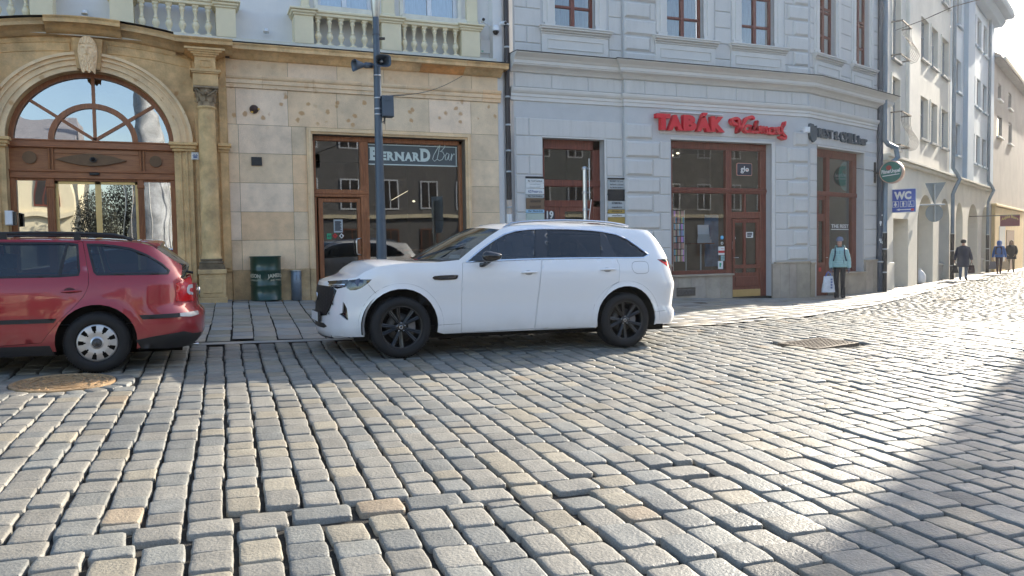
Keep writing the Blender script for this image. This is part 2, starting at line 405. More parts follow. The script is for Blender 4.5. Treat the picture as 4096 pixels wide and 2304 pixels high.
def lay(u0, u1, v0, v1, pitch, lmin, lmax, cond, rng, ang=ROW, gap=.013, clip=0):
	"""rows along v; u across"""
	CX = []; CY = []; HW = []; HL = []
	u = u0; ca, sa = math.cos(ang), math.sin(ang)
	while u < u1:
		wd = pitch * rng.uniform(.93, 1.07)
		if u1 - u < 1.5 * pitch: wd = u1 - u + 1e-6
		v = v0 + rng.uniform(0, .25); uc = u + wd / 2
		n = int((v1 - v0) / lmin) + 2; L = rng.uniform(lmin, lmax, n) ; L = np.where(rng.random(n) < .12, L * 1.25, L)
		ve = v + np.cumsum(L); vc = ve - L / 2
		if clip:                       # cut the stones that reach across the repair line
			bl_ = PATCH(uc * ca + 4.4 * sa) + .115 * clip + uc * sa; lo, hi = ve - L, ve
			if clip > 0: lo = np.where((lo < bl_) & (hi > bl_), bl_, lo)
			else: hi = np.where((lo < bl_) & (hi > bl_), bl_, hi)
			keep = (hi - lo > .07) & ((lo >= bl_ - 1e-6) if clip > 0 else (hi <= bl_ + 1e-6))
			k_ = np.where(keep)[0]
			L = (hi - lo)[k_]; vc = ((hi + lo) / 2)[k_]; n = len(k_)
		ucs = uc + .010 * np.sin(vc * 1.1 + u * .8) + rng.normal(0, .004, n)
		X = ucs * ca + vc * sa; Y = -ucs * sa + vc * ca
		ok = cond(X, Y) & (vc < v1)
		CX.append(X[ok]); CY.append(Y[ok]); HL.append((L[ok] - gap * rng.uniform(.2, .8, ok.sum())) / 2); HW.append((wd - gap * rng.uniform(1.0, 1.8, ok.sum())) / 2)
		u += wd
	return np.concatenate(CX), np.concatenate(CY), np.concatenate(HW), np.concatenate(HL)
def near_round(X, Y, c, r): return (X - c.x) ** 2 + (Y - c.y) ** 2 < r * r
def in_rect(X, Y, c, a, b, ang):
	dx, dy = X - c.x, Y - c.y; u = dx * math.cos(ang) + dy * math.sin(ang); v = -dx * math.sin(ang) + dy * math.cos(ang)
	return (np.abs(u) < a) & (np.abs(v) < b)
DA = math.radians(14)
def base_ok(X, Y):
	return in_view(X, Y) & (Y < kerb(X) - .06) & ~near_round(X, Y, MAN, .64) & ~in_rect(X, Y, DRN, .62, .42, DA) & ~in_rect(X, Y, DR2, .62, .30, math.radians(29))
PATCH = lambda X: 4.36 + .02 * np.sin(X * 2.1)
def put(arr, res, rnd, sc_=1.0, hs=.005):
	cx, cyy, hw, hl = arr
	if len(cx) == 0: return
	st.add(cx, cyy, hw, hl, np.full(len(cx), ROW) + rng.normal(0, .016, len(cx)), rng.normal(0, hs, len(cx)) * .8 - .004, sett_tint(len(cx), rng), rng, res, rnd)
UE = 3.0
A1_ = lay(-9, UE, 1.0, 47, .205, .17, .285, base_ok, rng, clip=1); A2_ = lay(UE, 72, 1.0, 47, .205, .17, .285, base_ok, rng)
ALL = tuple(np.concatenate([a_, b_]) for a_, b_ in zip(A1_, A2_))
def sub(arr, m): return tuple(q[m] for q in arr)
dd = np.hypot(ALL[0], ALL[1])
put(sub(ALL, dd < 8.5), 9, .0085); put(sub(ALL, (dd >= 8.5) & (dd < 17)), 6, .0085); put(sub(ALL, dd >= 17), 5, .0085, hs=.003)
put(lay(-5, UE, 1.0, 5.2, .225, .20, .27, base_ok, rng, gap=.017, clip=-1), 10, .012, hs=.006)
cx = []; hw = []; x = -4.
while x < 3.10:
	L = rng.uniform(.24, .36)
	if 3.12 - x < .5: L = 3.12 - x + 1e-6
	cx.append(x + L / 2); hw.append(L / 2 - .012); x += L
cx = np.array(cx); put((cx, PATCH(cx), np.array(hw), np.full(len(cx), .102)), 9, .012)
a = np.arange(20) * 2 * math.pi / 20
st.add(MAN.x + .55 * np.cos(a), MAN.y + .55 * np.sin(a), np.full(20, .078), np.full(20, .085), math.pi / 2 - a + .0, np.full(20, -.004), sett_tint(20, rng), rng, 7, .014)
st.build('cobbled_road', M_sett)
sl_ = Stones()
def slab_tint(N, rng):
	g = rng.normal(1, .075, N); t = np.stack([g, g, g], 1); k = rng.random(N)
	t[k < .25] *= np.array([1.06, 1.0, .90]); t[k > .75] *= np.array([.93, 1.0, 1.08]); t[(k > .3) & (k < .4)] *= np.array([.98, 1.0, .9]) * .86
	return t
def lay_slabs(u0, u1, v0, v1, pitch, cond, ang, gap=.012, lmin=.18, lmax=.55):
	return lay(u0, u1, v0, v1, pitch, lmin, lmax, cond, rng, ang=ang, gap=gap)
def wall_line(X): return np.interp(X, [-40, 15.3, 19.3, 70], [16.75, 16.75, 18.2, 46.5])
SA = math.radians(3)
c = lay_slabs(-8, 9, 10.5, 17.2, .315, lambda X, Y: in_view(X, Y, 2.2) & (Y > kerb(X) + .18) & (Y < wall_line(X) + .1) & (X < 5.2), SA)
sl_.add(c[0], c[1], c[2], c[3], np.full(len(c[0]), SA), rng.normal(0, .0015, len(c[0])), slab_tint(len(c[0]), rng), rng, 4, .004, jit=.06)
A2 = math.radians(-64)
def lay_dir(ang, pitch, cond, U=(-60, 60), V=(-20, 90), lmin=.35, lmax=.7, gap=.012):
	return lay(U[0], U[1], V[0], V[1], pitch, lmin, lmax, cond, rng, ang=ang, gap=gap)
AL = math.radians(90 - 20)
c = lay_dir(AL, .31, lambda X, Y: in_view(X, Y, 2.2) & (Y > kerb(X) + .20) & (Y < wall_line(X) + 1.6) & (X >= 5.2), U=(-32, 32), V=(2, 90))
sl_.add(c[0], c[1], c[2], c[3], np.full(len(c[0]), AL), rng.normal(0, .0015, len(c[0])), slab_tint(len(c[0]), rng), rng, 4, .004, jit=.06)
ex = np.arange(-8, 60, .52); ey = kerb(ex); ea = np.arctan2(np.gradient(ey), np.gradient(ex)); ok = in_view(ex, ey, 2)
sl_.add(ex[ok], ey[ok] + .08 / np.cos(ea[ok]), np.full(ok.sum(), .27) / np.cos(ea[ok]), np.full(ok.sum(), .085), -ea[ok], rng.normal(0, .001, ok.sum()), slab_tint(ok.sum(), rng), rng, 4, .005, jit=.06)
co_ = sl_.C
pv = sl_.build('pavement', M_slab)
def brick_ground(m, n, l, tc, cur, b):
	mp = n.new('ShaderNodeMapping'); mp.inputs['Rotation'].default_value = (0, 0, math.radians(88)); l.new(tc.outputs['Object'], mp.inputs[0])
	br = n.new('ShaderNodeTexBrick'); br.inputs['Scale'].default_value = 1; br.inputs['Brick Width'].default_value = .25; br.inputs['Row Height'].default_value = .205; br.inputs['Mortar Size'].default_value = .012
	br.inputs['Color1'].default_value = (.22, .22, .21, 1); br.inputs['Color2'].default_value = (.17, .17, .165, 1); br.inputs['Mortar'].default_value = (.03, .027, .022, 1)
	l.new(mp.outputs[0], br.inputs['Vector'])
	sx_ = n.new('ShaderNodeSeparateXYZ'); l.new(tc.outputs['Object'], sx_.inputs[0])
	return br.outputs[0]
M_base = mat('cobbles_beyond', (.2, .2, .19), .6, var=0, extra=brick_ground)
gx = np.concatenate([np.arange(-60, -8, 6), np.arange(-8, 30, .5), np.arange(30, 120, 5)]); gy = np.concatenate([np.arange(-80, 0, 5), np.arange(0, 30, .5), np.arange(30, 120, 5)])
XX, YY = np.meshgrid(gx, gy); ZZ = gz(XX, YY) - .036 - np.where((XX > -6) & (XX < 25) & (YY > 1) & (YY < 25), .004, 0)
mb = MB(); W_ = len(gx)
cells = []
vs = np.stack([XX, YY, ZZ], -1).reshape(-1, 3).tolist()
iv = in_view(XX, YY, 2.5) & (YY > 1.2)
ivf = iv.ravel()
f1 = []; mi = []
for j in range(len(gy) - 1):
	for i in range(W_ - 1):
		q = (j * W_ + i, j * W_ + i + 1, (j + 1) * W_ + i + 1, (j + 1) * W_ + i)
		f1.append(q); mi.append(1 if all(ivf[k] for k in q) else 0)
me = bpy.data.meshes.new('ground'); me.from_pydata(vs, [], f1); me.materials.append(M_base); me.materials.append(M_dirt)
me.polygons.foreach_set('material_index', mi); me.update()
tag(link(bpy.data.objects.new('ground', me)), kind='structure')
# ---- covers
def cover_round(c, r, m, label, name='manhole_cover'):
	e = 1e-1; nx = -(float(gz(c.x + e, c.y)) - float(gz(c.x - e, c.y))) / (2 * e); ny = -(float(gz(c.x, c.y + e)) - float(gz(c.x, c.y - e))) / (2 * e)
	t = thing(name, label, 'manhole cover', (c.x, c.y, c.z))
	M = Matrix.Identity(4); M[2][0] = -nx; M[2][1] = -ny
	b = MB(); b.M = M
	b.lathe([(r, -.05), (r, .002), (r - .012, .006), (r - .035, .006), (r - .04, -.006), (0.001, -.006)], n=56, smooth=False); b.build('frame_ring', m, t, local=True)
	b = MB(); b.M = M
	for k, (ra, rb) in enumerate([(.86, .80), (.70, .64), (.55, .49), (.40, .35), (.22, .10)]):
		segs = 6 if k else 30
		for s_ in range(segs):
			a0 = s_ * 2 * math.pi / segs + k * .4; a1 = a0 + 2 * math.pi / segs * (.78 if k else .55); N = 8 if k else 3
			P = [(ra * r * math.cos(a0 + (a1 - a0) * q / N), ra * r * math.sin(a0 + (a1 - a0) * q / N)) for q in range(N + 1)] + [(rb * r * math.cos(a1 - (a1 - a0) * q / N), rb * r * math.sin(a1 - (a1 - a0) * q / N)) for q in range(N + 1)]
			b.prism(P, 'z', -.006, .005)
	b.build('tread_pattern', m, t, local=True)
	return t
cover_round(MAN, .46, M_rust, 'rusty brown round manhole cover in the cobbles beside the red car rear wheel')
c = G(2802, 1212)
cover_round(c, .17, M_iron, 'small dark round cover in the paving below the tobacco shop window')
def cover_rect(c, a, b_, ang, label, bars=11):
	t = thing('drain_cover', label, 'drain cover', (c.x, c.y, c.z), ang)
	sx_ = (float(gz(c.x + .3, c.y)) - float(gz(c.x - .3, c.y))) / .6; sy_ = (float(gz(c.x, c.y + .3)) - float(gz(c.x, c.y - .3))) / .6
	M = Matrix.Identity(4); ca, sa = math.cos(ang), math.sin(ang); M[2][0] = sx_ * ca + sy_ * sa; M[2][1] = -sx_ * sa + sy_ * ca
	m = MB(); m.M = M; w_ = .05
	for q in ((-a, a, -b_, -b_ + w_), (-a, a, b_ - w_, b_), (-a, -a + w_, -b_ + w_, b_ - w_), (a - w_, a, -b_ + w_, b_ - w_)): m.box(q[0], q[1], q[2], q[3], -.05, .004)
	m.build('frame', M_iron, t, local=True)
	m = MB(); m.M = M
	m.box(-a + w_, a - w_, -b_ + w_, b_ - w_, -.05, -.006)
	for i in range(bars):
		for j in range(7):
			x0 = -a + w_ + .02 + (2 * a - 2 * w_ - .02) * i / bars; y0 = -b_ + w_ + .02 + (2 * b_ - 2 * w_ - .02) * j / 7
			m.box(x0, x0 + (2 * a - .12) / bars * .6, y0, y0 + (2 * b_ - .12) / 7 * .6, -.012, .002)
	m.build('grating', M_iron, t, local=True)
cover_rect(DRN, .52, .32, DA, 'square rusty drain cover in the sunny cobbles right of the white car')
cover_rect(DR2, .5, .2, math.radians(29), 'narrow drain grating at the far edge of the pavement on the right')
# ================================================================== sandstone building (left)
YB = 16.7
def FX(px, py, Y=YB): return onY(px, py, Y)[0]
def FZ(px, py, Y=YB): return onY(px, py, Y)[1]
def stone_stains(m, n, l, tc, cur, b):
	v = n.new('ShaderNodeTexVoronoi'); v.inputs['Scale'].default_value = 4.3; l.new(tc.outputs['Object'], v.inputs['Vector'])
	nz = n.new('ShaderNodeTexNoise'); nz.inputs['Scale'].default_value = 11; nz.inputs['Detail'].default_value = 4; l.new(tc.outputs['Object'], nz.inputs['Vector'])
	s = n.new('ShaderNodeMath'); s.operation = 'MULTIPLY_ADD'; s.inputs[1].default_value = .42; l.new(nz.outputs[0], s.inputs[0]); l.new(v.outputs['Distance'], s.inputs[2])
	r = n.new('ShaderNodeMapRange'); r.inputs[1].default_value = .36; r.inputs[2].default_value = .47; r.inputs[3].default_value = 1; r.inputs[4].default_value = 0; l.new(s.outputs[0], r.inputs[0])
	g = n.new('ShaderNodeNewGeometry'); sx_ = n.new('ShaderNodeSeparateXYZ'); l.new(g.outputs['Position'], sx_.inputs[0])
	zr = n.new('ShaderNodeMapRange'); zr.inputs[1].default_value = 4.05; zr.inputs[2].default_value = 4.25; zr.inputs[4].default_value = .75; zr.inputs[3].default_value = .08; l.new(sx_.outputs[2], zr.inputs[0])
	z2 = n.new('ShaderNodeMapRange'); z2.inputs[1].default_value = 4.75; z2.inputs[2].default_value = 5.0; z2.inputs[3].default_value = 1; z2.inputs[4].default_value = .25; l.new(sx_.outputs[2], z2.inputs[0])
	k = n.new('ShaderNodeMath'); k.operation = 'MULTIPLY'; l.new(r.outputs[0], k.inputs[0]); l.new(zr.outputs[0], k.inputs[1])
	k2 = n.new('ShaderNodeMath'); k2.operation = 'MULTIPLY'; l.new(k.outputs[0], k2.inputs[0]); l.new(z2.outputs[0], k2.inputs[1])
	mx = n.new('ShaderNodeMix'); mx.data_type = 'RGBA'; l.new(k2.outputs[0], mx.inputs[0]); l.new(cur, mx.inputs[6]); mx.inputs[7].default_value = (.52, .27, .10, 1)
	n3 = n.new('ShaderNodeTexNoise'); n3.inputs['Scale'].default_value = 1.7; n3.inputs['Detail'].default_value = 8; n3.inputs['Roughness'].default_value = .7; l.new(tc.outputs['Object'], n3.inputs['Vector'])
	r3 = n.new('ShaderNodeMapRange'); r3.inputs[1].default_value = .54; r3.inputs[2].default_value = .72; r3.inputs[3].default_value = 0; r3.inputs[4].default_value = .4; l.new(n3.outputs[0], r3.inputs[0])
	m3 = n.new('ShaderNodeMix'); m3.data_type = 'RGBA'; l.new(r3.outputs[0], m3.inputs[0]); l.new(mx.outputs[2], m3.inputs[6]); m3.inputs[7].default_value = (.40, .32, .22, 1)
	return m3.outputs[2]
M_sand = mat('sandstone', (.77, .58, .385), .85, var=.17, vs=2.2, bump=.3, bs=45, attr=True, extra=stone_stains)
M_sandold = mat('weathered_sandstone', (.69, .475, .25), .88, var=.35, vs=2.6, bump=.45, bs=30, attr=True, extra=stone_stains)
M_grime = mat('grimy_sandstone', (.24, .185, .125), .9, var=.55, vs=3.5, bump=.4, bs=25, attr=True)
M_joint = mat('stone_joint', (.14, .11, .08), .95, var=.2)
M_cream = mat('cream_paint', (.76, .67, .47), .75, var=.05, vs=3, bump=.05)
M_white = mat('white_stucco', (.70, .69, .68), .8, var=.05, vs=2, bump=.08, bs=80)
M_ledge = mat('pale_ledge', (.70, .67, .58), .75, var=.10, vs=5, bump=.08)
M_flash = mat('dark_flashing', (.06, .055, .05), .5, metal=.4, var=.2)
def wood_mat(name, c1, c2, axis):
	return mat(name, c1, .5, var=.25, vs=3.2, vcol=c2, stretch=(14, 14, 1.2) if axis == 'z' else (1.2, 14, 14), bump=.12, bs=6, coat=.15)
M_wood = wood_mat('brown_wood', (.27, .092, .032), (.42, .155, .055), 'z')
M_woodh = wood_mat('brown_wood_rail', (.27, .092, .032), (.42, .155, .055), 'x')
M_wood_d = wood_mat('dark_wood', (.15, .05, .02), (.24, .085, .032), 'x')
M_wpanel = wood_mat('wood_panel', (.33, .12, .042), (.42, .17, .06), 'x')
M_oval = mat('faded_wood_ornament', (.17, .095, .045), .7, var=.15, vs=8)
M_brass = mat('brass', (.55, .42, .2), .35, metal=.8, var=.1)
M_steel = mat('steel', (.6, .6, .6), .28, metal=1, var=.05)
M_black = mat('black_plastic', (.015, .015, .017), .4, var=.1)
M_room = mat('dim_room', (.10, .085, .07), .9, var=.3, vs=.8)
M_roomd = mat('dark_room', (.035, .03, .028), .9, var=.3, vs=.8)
GL_arch = glass('fanlight_glass', (.25, .28, .3), .42, wave=.10, wsc=1.4)
GL_door = glass('door_glass', (.35, .37, .38), .50, wave=.07, wsc=1.0)
GL_shop = glass('shop_glass', (.6, .63, .63), .13, wave=.04, wsc=.8)
GL_up = glass('upper_glass', (.5, .55, .6), .35, wave=.05, wsc=1.2)
def profile_strip(mb, prof, x0, x1, zf=lambda x: 0, yf=0, n=1, caps=True):
	"""moulding: prof of (y,z) pairs swept along x"""
	xs = [x0 + (x1 - x0) * i / n for i in range(n + 1)]
	rows = [[(x, p[0] + yf, p[1] + zf(x)) for p in prof] for x in xs]
	k = len(prof)
	for i in range(n):
		for j in range(k - 1):
			mb.add([rows[i][j], rows[i + 1][j], rows[i + 1][j + 1], rows[i][j + 1]], [(0, 1, 2, 3)])
	if caps:
		for r in (rows[0], rows[-1]):
			back = [(r[0][0], YB + .3, p[2]) for p in (r[-1], r[0])]
			mb.add(list(r) + back, [tuple(range(k + 2))])
	return mb
beige = thing('sandstone_house', 'yellow sandstone house with an arched wooden entrance and a cream balustrade above', 'building', (1.2, YB, .55))
tints = random.Random(5)
def st_tint(v=.10, warm=.06):
	g = 1 + tints.uniform(-v, v) * .7; w_ = tints.uniform(-warm, warm) * .6
	if tints.random() < .2: return (g * 1.08, g * 1.11, g * 1.22)     # paler replacement stone
	if tints.random() < .06: return (g * 1.04, g * .95, g * .86)    # rusty block
	return (g * (1 + w_), g, g * (1 - w_))
# --- plain ashlar wall (right of the column) with the shop opening
X0, X1 = .72, 6.48
rows = [1.22, 1.82, 2.39, 2.97, 3.56, 4.13, 4.85]
WX0, WX1, WZ1 = 2.24, 5.80, 4.12          # outside of the window surround
b = MB(); b.col = (1, 1, 1)
wall_panel(b, rect(X0, X1, .2, 5.5), [rect(2.36, 5.655, .1 + .11, 3.99)], YB + .012, .3)
b.build('wall_core', M_joint, beige)
b = MB()
def courses(b, z0, z1, xs, y, g=.006, bev=.003):
	for xa, xb in zip(xs, xs[1:]):
		c_ = st_tint()
		for r in subtract((xa + g / 2, xb - g / 2, z0 + g / 2, z1 - g / 2), [(WX0, WX1, 0, WZ1)]):
			b.col = c_; b.box(r[0], r[1], y, y + .05, r[2], r[3], bev)
xr = [FX(p, 425) for p in (943, 1151, 1347, 1540, 1715, 1883)]
courses(b, 4.13, 4.85, [X0] + xr + [X1], YB)
for k, (a, c_) in enumerate(zip(rows[:-2], rows[1:-1])):
	left = [X0, .92, 1.95, WX0]; right = [WX1, X1] if k % 2 else [WX1, X1]
	courses(b, a, c_, left, YB); courses(b, a, c_, right, YB)
courses(b, 5.11, 5.42, [X0] + [FX(p, 320) for p in (1151, 1348, 1535, 1715, 1885)] + [X1], YB)
b.build('ashlar_facing', M_sand, beige)
b = MB()
for xa, xb in zip([X0, 1.35, WX0], [1.35, WX0, 2.36]):
	b.col = tuple(.72 * q for q in st_tint()); b.box(xa + .004, xb - .004 if xb < 2.3 else 2.36, YB - .035, YB + .05, .25, 1.22, .008)
b.col = (.75, .75, .75); b.box(WX1 - .14, X1, YB - .035, YB + .05, .2, 1.22, .008)
b.build_split('plinth', M_sandold, beige)
b = MB(); b.col = (1.02, 1, .92)      # window surround: three nested steps
for k, (w_, pr) in enumerate([(0, .05), (.04, .075), (.075, .03)]):
	xa, xb, zt = WX0 + w_, WX1 - w_, WZ1 - w_; t_ = .04 if k < 2 else .045
	b.box(xa, xa + t_, YB - pr, YB + .3, 1.22, zt); b.box(xb - t_, xb, YB - pr, YB + .3, 1.22, zt); b.box(xa, xb, YB - pr - .002, YB + .3, zt - t_, zt)
b.build('window_surround', M_sand, beige)
b = MB()
arch = [(YB, 4.85), (YB - .03, 4.855), (YB - .03, 4.93), (YB - .055, 4.94), (YB - .055, 5.0), (YB - .045, 5.015), (YB - .075, 5.04), (YB - .09, 5.075), (YB - .09, 5.105), (YB, 5.11)]
js = [X0, FX(1048, 320), FX(1252, 330), FX(1443, 350), FX(1626, 370), 6.1, X1 + .06]
for xa, xb in zip(js, js[1:]):
	b.col = st_tint(.08); profile_strip(b, arch, xa + .002, xb - .002)
b.build('architrave_moulding', M_sand, beige)
# --- cornice: straight right part, curved rise over the arch
AC = -1.67
def carc(x): return max(0, .20 * (1 - ((x - AC) / 1.75) ** 2))
corn = [(YB, 5.41), (YB - .06, 5.415), (YB - .10, 5.44), (YB - .16, 5.49), (YB - .24, 5.53), (YB - .26, 5.535)]
corn2 = [(YB - .26, 5.535), (YB - .34, 5.54), (YB - .34, 5.60), (YB - .37, 5.635), (YB - .37, 5.65), (YB + .2, 5.66)]
b = MB(); c2_ = MB()
cj = [.80, FX(1117, 215, 16.4), FX(1318, 235, 16.4), FX(1505, 250, 16.4), FX(1690, 265, 16.4), FX(1867, 280, 16.4), X1]
for xa, xb in zip(cj, cj[1:]):
	b.col = st_tint(.12) if xb != cj[5] else (.95, .68, .48)
	if xb == cj[5] : b.col = (.95, .68, .48)
	profile_strip(b, corn, xa + .002, xb - .002 if xb < X1 else xb + .06)
	b.col = tuple(q * .95 for q in st_tint(.12)); profile_strip(b, corn2, xa + .002, xb - .002 if xb < X1 else xb + .14)
b.build('cornice', M_sandold, beige)
b = MB(); b.box(.75, 6.63, YB - .385, YB + .1, 5.662, 5.674)
for i in range(24):
	xa = -4.2 + i * (4.2 - .2) / 24; xb = xa + (4.2 - .2) / 24
	b.add([(xa, YB - .45, 5.672 + carc(xa)), (xb, YB - .45, 5.672 + carc(xb)), (xb, YB + .1, 5.674 + carc(xb)), (xa, YB + .1, 5.674 + carc(xa))], [(0, 1, 2, 3)])
b.build('roof_flashing', M_flash, beige)
b = MB()
ns = 24
b.col = (.85, .85, .85); profile_strip(b, corn + corn2[1:], -9, -.15, carc, -.0, 48)
b.col = (.95, .9, .8); profile_strip(b, corn + corn2[1:], -2.33, -1.1, lambda x: carc(x) + .02, -.12, 14)
b.col = (.78, .75, .7); profile_strip(b, corn + corn2[1:], -.18, .84, lambda x: 0, -.20, 2)
b.build('curved_cornice', M_grime if False else M_sandold, beige)
# --- arch bay wall
HW = 1.40; SP = 3.70; RH = 1.30
def arcpts(rx, rz, n=40, a0=0, a1=math.pi, cx=AC, cz=SP): return [(cx + rx * math.cos(a0 + (a1 - a0) * i / n), cz + rz * math.sin(a0 + (a1 - a0) * i / n)) for i in range(n + 1)]
hole = [(AC - HW, .3), (AC + HW, .3)] + arcpts(HW, RH)
b = MB(); b.col = (.98, .97, .93)
wall_panel(b, rect(-9, X0, .2, 5.62), [hole], YB + .0, .55)
b.build('arch_wall', M_sandold, beige)
b = MB()
def arch_band(b, r0, r1, pr, n=44, el=RH / HW):
	"""flat ring band standing proud by pr"""
	o = arcpts(r1, r1 * el * (1 if True else 1), n); i = arcpts(r0, r0 * el, n)
	for k in range(n):
		p = [i[k], i[k + 1], o[k + 1], o[k]]
		b.add([(q[0], YB - pr, q[1]) for q in p], [(0, 3, 2, 1)])
		b.add([(i[k][0], YB - pr, i[k][1]), (i[k + 1][0], YB - pr, i[k + 1][1]), (i[k + 1][0], YB + .002, i[k + 1][1]), (i[k][0], YB + .002, i[k][1])], [(0, 1, 2, 3)])
		b.add([(o[k][0], YB - pr, o[k][1]), (o[k + 1][0], YB - pr, o[k + 1][1]), (o[k + 1][0], YB + .002, o[k + 1][1]), (o[k][0], YB + .002, o[k][1])], [(3, 2, 1, 0)])
b.col = (1.1, 1.08, .98)
for r0, r1, pr in ((HW, HW + .10, .05), (HW + .10, HW + .125, .085), (HW + .125, HW + .21, .06), (HW + .21, HW + .235, .10), (HW + .235, HW + .29, .075), (HW + .29, HW + .345, .13)): arch_band(b, r0, r1, pr)
b.build('archivolt', M_sand, beige)
def pier_set(sgn):
	nm = 1 if sgn > 0 else -1
	def mx(a, c): return (AC + sgn * (a - AC), AC + sgn * (c - AC))
	b = MB(); b.col = (.98, .97, .9)
	for a, c, pr in ((-.27, -.17, .05), (-.17, -.145, .085), (-.145, -.06, .06), (-.06, -.035, .10), (-.035, .06, .075)):
		x0, x1 = mx(a, c); b.box(x0, x1, YB - pr, YB + .02, .95, 3.55)
	x0, x1 = mx(-.27, .08); b.box(x0, x1, YB - .12, YB + .02, .4, .95, .02)
	b.build('door_jamb', M_sandold, beige)
	b = MB(); b.col = (1, .96, .85)
	for a, c, zz, z2, pr in ((-.30, .12, 3.55, 3.60, .12), (-.33, .14, 3.60, 3.66, .15), (-.36, .16, 3.66, 3.72, .19), (.52, .72, 3.55, 3.60, .12), (.52, .745, 3.60, 3.66, .15), (.52, .77, 3.66, 3.72, .19)):
		x0, x1 = mx(a, c); b.box(x0, x1, YB - pr, YB + .02, zz, z2, .01)
	b.build_split('impost', M_sandold, beige)
	b = MB(); b.col = (.92, .88, .8)
	x0, x1 = mx(.12, .72); b.box(x0, x1, YB - .06, YB + .02, 1.2, 5.45, .01)
	x0, x1 = mx(.56, .70); b.box(x0, x1, YB - .10, YB - .04, 1.26, 4.85, .01)
	b.build_split('pilaster', M_sandold, beige)
	cx = AC + sgn * (.335 - AC); cyy = 16.38
	b = MB(); b.col = (1.0, .98, .88)
	b.lathe([(.185, 1.46), (.185, 1.50), (.172, 1.52), (.17, 1.6), (.168, 2.6), (.162, 3.4), (.152, 4.3), (.152, 4.34), (.172, 4.35), (.175, 4.375), (.155, 4.39)], (cx, cyy, 0), 28)
	sh = b.build('column', M_sandold, beige)
	b = MB(); b.col = (.8, .76, .68)
	for z0, z1, r in ((1.26, 1.33, .235), (1.33, 1.36, .22)): b.box(cx - r, cx + r, cyy - r, cyy + r, z0, z1)
	b.lathe([(.21, 1.36), (.222, 1.375), (.222, 1.395), (.205, 1.41), (.193, 1.42), (.19, 1.43), (.205, 1.44), (.205, 1.455), (.187, 1.465)], (cx, cyy, 0), 28)
	b.build('column_base', M_grime, sh)
	b = MB(); b.col = (1.3, 1.25, 1.15)   # capital: bell, two leaf rows, corner volutes
	b.lathe([(.15, 4.39), (.148, 4.5), (.165, 4.6), (.20, 4.68), (.20, 4.70)], (cx, cyy, 0), 24)
	for row, (zz, n_, r_, h_) in enumerate(((4.39, 8, .158, .13), (4.47, 8, .163, .15))):
		for k in range(n_):
			a = (k + .5 * row) * 2 * math.pi / n_; ca, sa = math.cos(a), math.sin(a)
			P = []
			for t_ in range(6):
				u = t_ / 5; wdt = .045 * math.sin(math.pi * min(1, .25 + u * .8)) + .006; rr = r_ + .012 * u + .045 * max(0, u - .55) / .45; z_ = zz + h_ * (u - max(0, u - .8) * 1.2)
				P.append([(cx + rr * ca - s_ * wdt * sa, cyy + rr * sa + s_ * wdt * ca, z_ - abs(s_) * .01) for s_ in (-1, -.4, 0, .4, 1)])
			b.grid(P)
	for k in range(4):
		a = math.pi / 4 + k * math.pi / 2
		px_, py_ = cx + .225 * math.cos(a), cyy + .225 * math.sin(a)
		pts = [(px_ + .045 * (1 - q / 14) * math.cos(q * .75) * math.cos(a) * 1, py_ + .045 * (1 - q / 14) * math.cos(q * .75) * math.sin(a), 4.655 + .045 * (1 - q / 14) * math.sin(q * .75)) for q in range(13)]
		b.tube(pts, [.017 - .0008 * q for q in range(13)], 6)
	for s_ in (-1, 1):
		b.tube([(cx + s_ * .02, cyy - .17, 4.56), (cx + s_ * .06, cyy - .20, 4.585), (cx + s_ * .12, cyy - .21, 4.63), (cx + s_ * .17, cyy - .205, 4.68)], .014, 6)
		b.tube([(cx + s_ * .03 + .02 * math.cos(q), cyy - .205, 4.61 + .02 * math.sin(q)) for q in np.linspace(0, 6.3, 9)], .009, 5)
	b.lathe([(.0, 4.60), (.03, 4.61), (.038, 4.64), (.03, 4.67), (0, 4.68)], (cx, cyy - .20, 0), 10)
	b.box(cx - .225, cx + .225, cyy - .225, cyy + .2, 4.70, 4.745, .012)
	b.build('capital', M_grime, sh)
	b = MB(); b.col = (.96, .92, .84)
	y0 = cyy - .22
	b.box(cx - .225, cx + .225, y0, YB, 4.745, 4.98, .01); b.box(cx - .25, cx + .25, y0 - .03, YB, 4.98, 5.01); b.box(cx - .27, cx + .27, y0 - .05, YB, 5.01, 5.05)
	b.box(cx - .185, cx + .185, y0 + .02, YB, 5.05, 5.30)
	for a_, c_, d_, e_ in ((-.10, .10, 5.22, 5.235), (-.10, .10, 5.10, 5.115), (-.10, -.085, 5.115, 5.22), (.085, .10, 5.115, 5.22)): b.box(cx + a_, cx + c_, y0, y0 + .03, d_, e_)
	for q, (wd_, zz) in enumerate(((.21, 5.30), (.25, 5.335), (.30, 5.37), (.36, 5.405))): b.box(cx - wd_, cx + wd_, y0 - .02 - q * .03, YB, zz, zz + .035)
	b.build('entablature_block', M_sandold, beige)
	b = MB(); b.col = (.8, .78, .72)
	b.box(cx - .26, cx + .26, cyy - .26, YB, .3, .72, .01); b.box(cx - .24, cx + .24, cyy - .24, YB, .72, 1.17, .01); b.box(cx - .26, cx + .26, cyy - .262, YB, 1.17, 1.26, .012)
	b.box(cx - .18, cx + .18, cyy - .252, cyy - .2, .80, 1.10, .012)
	b.build('pedestal', M_sandold, beige)
pier_set(1); pier_set(-1)
b = MB(); b.col = (1, .96, .86)             # thin raised frames of the spandrel panels
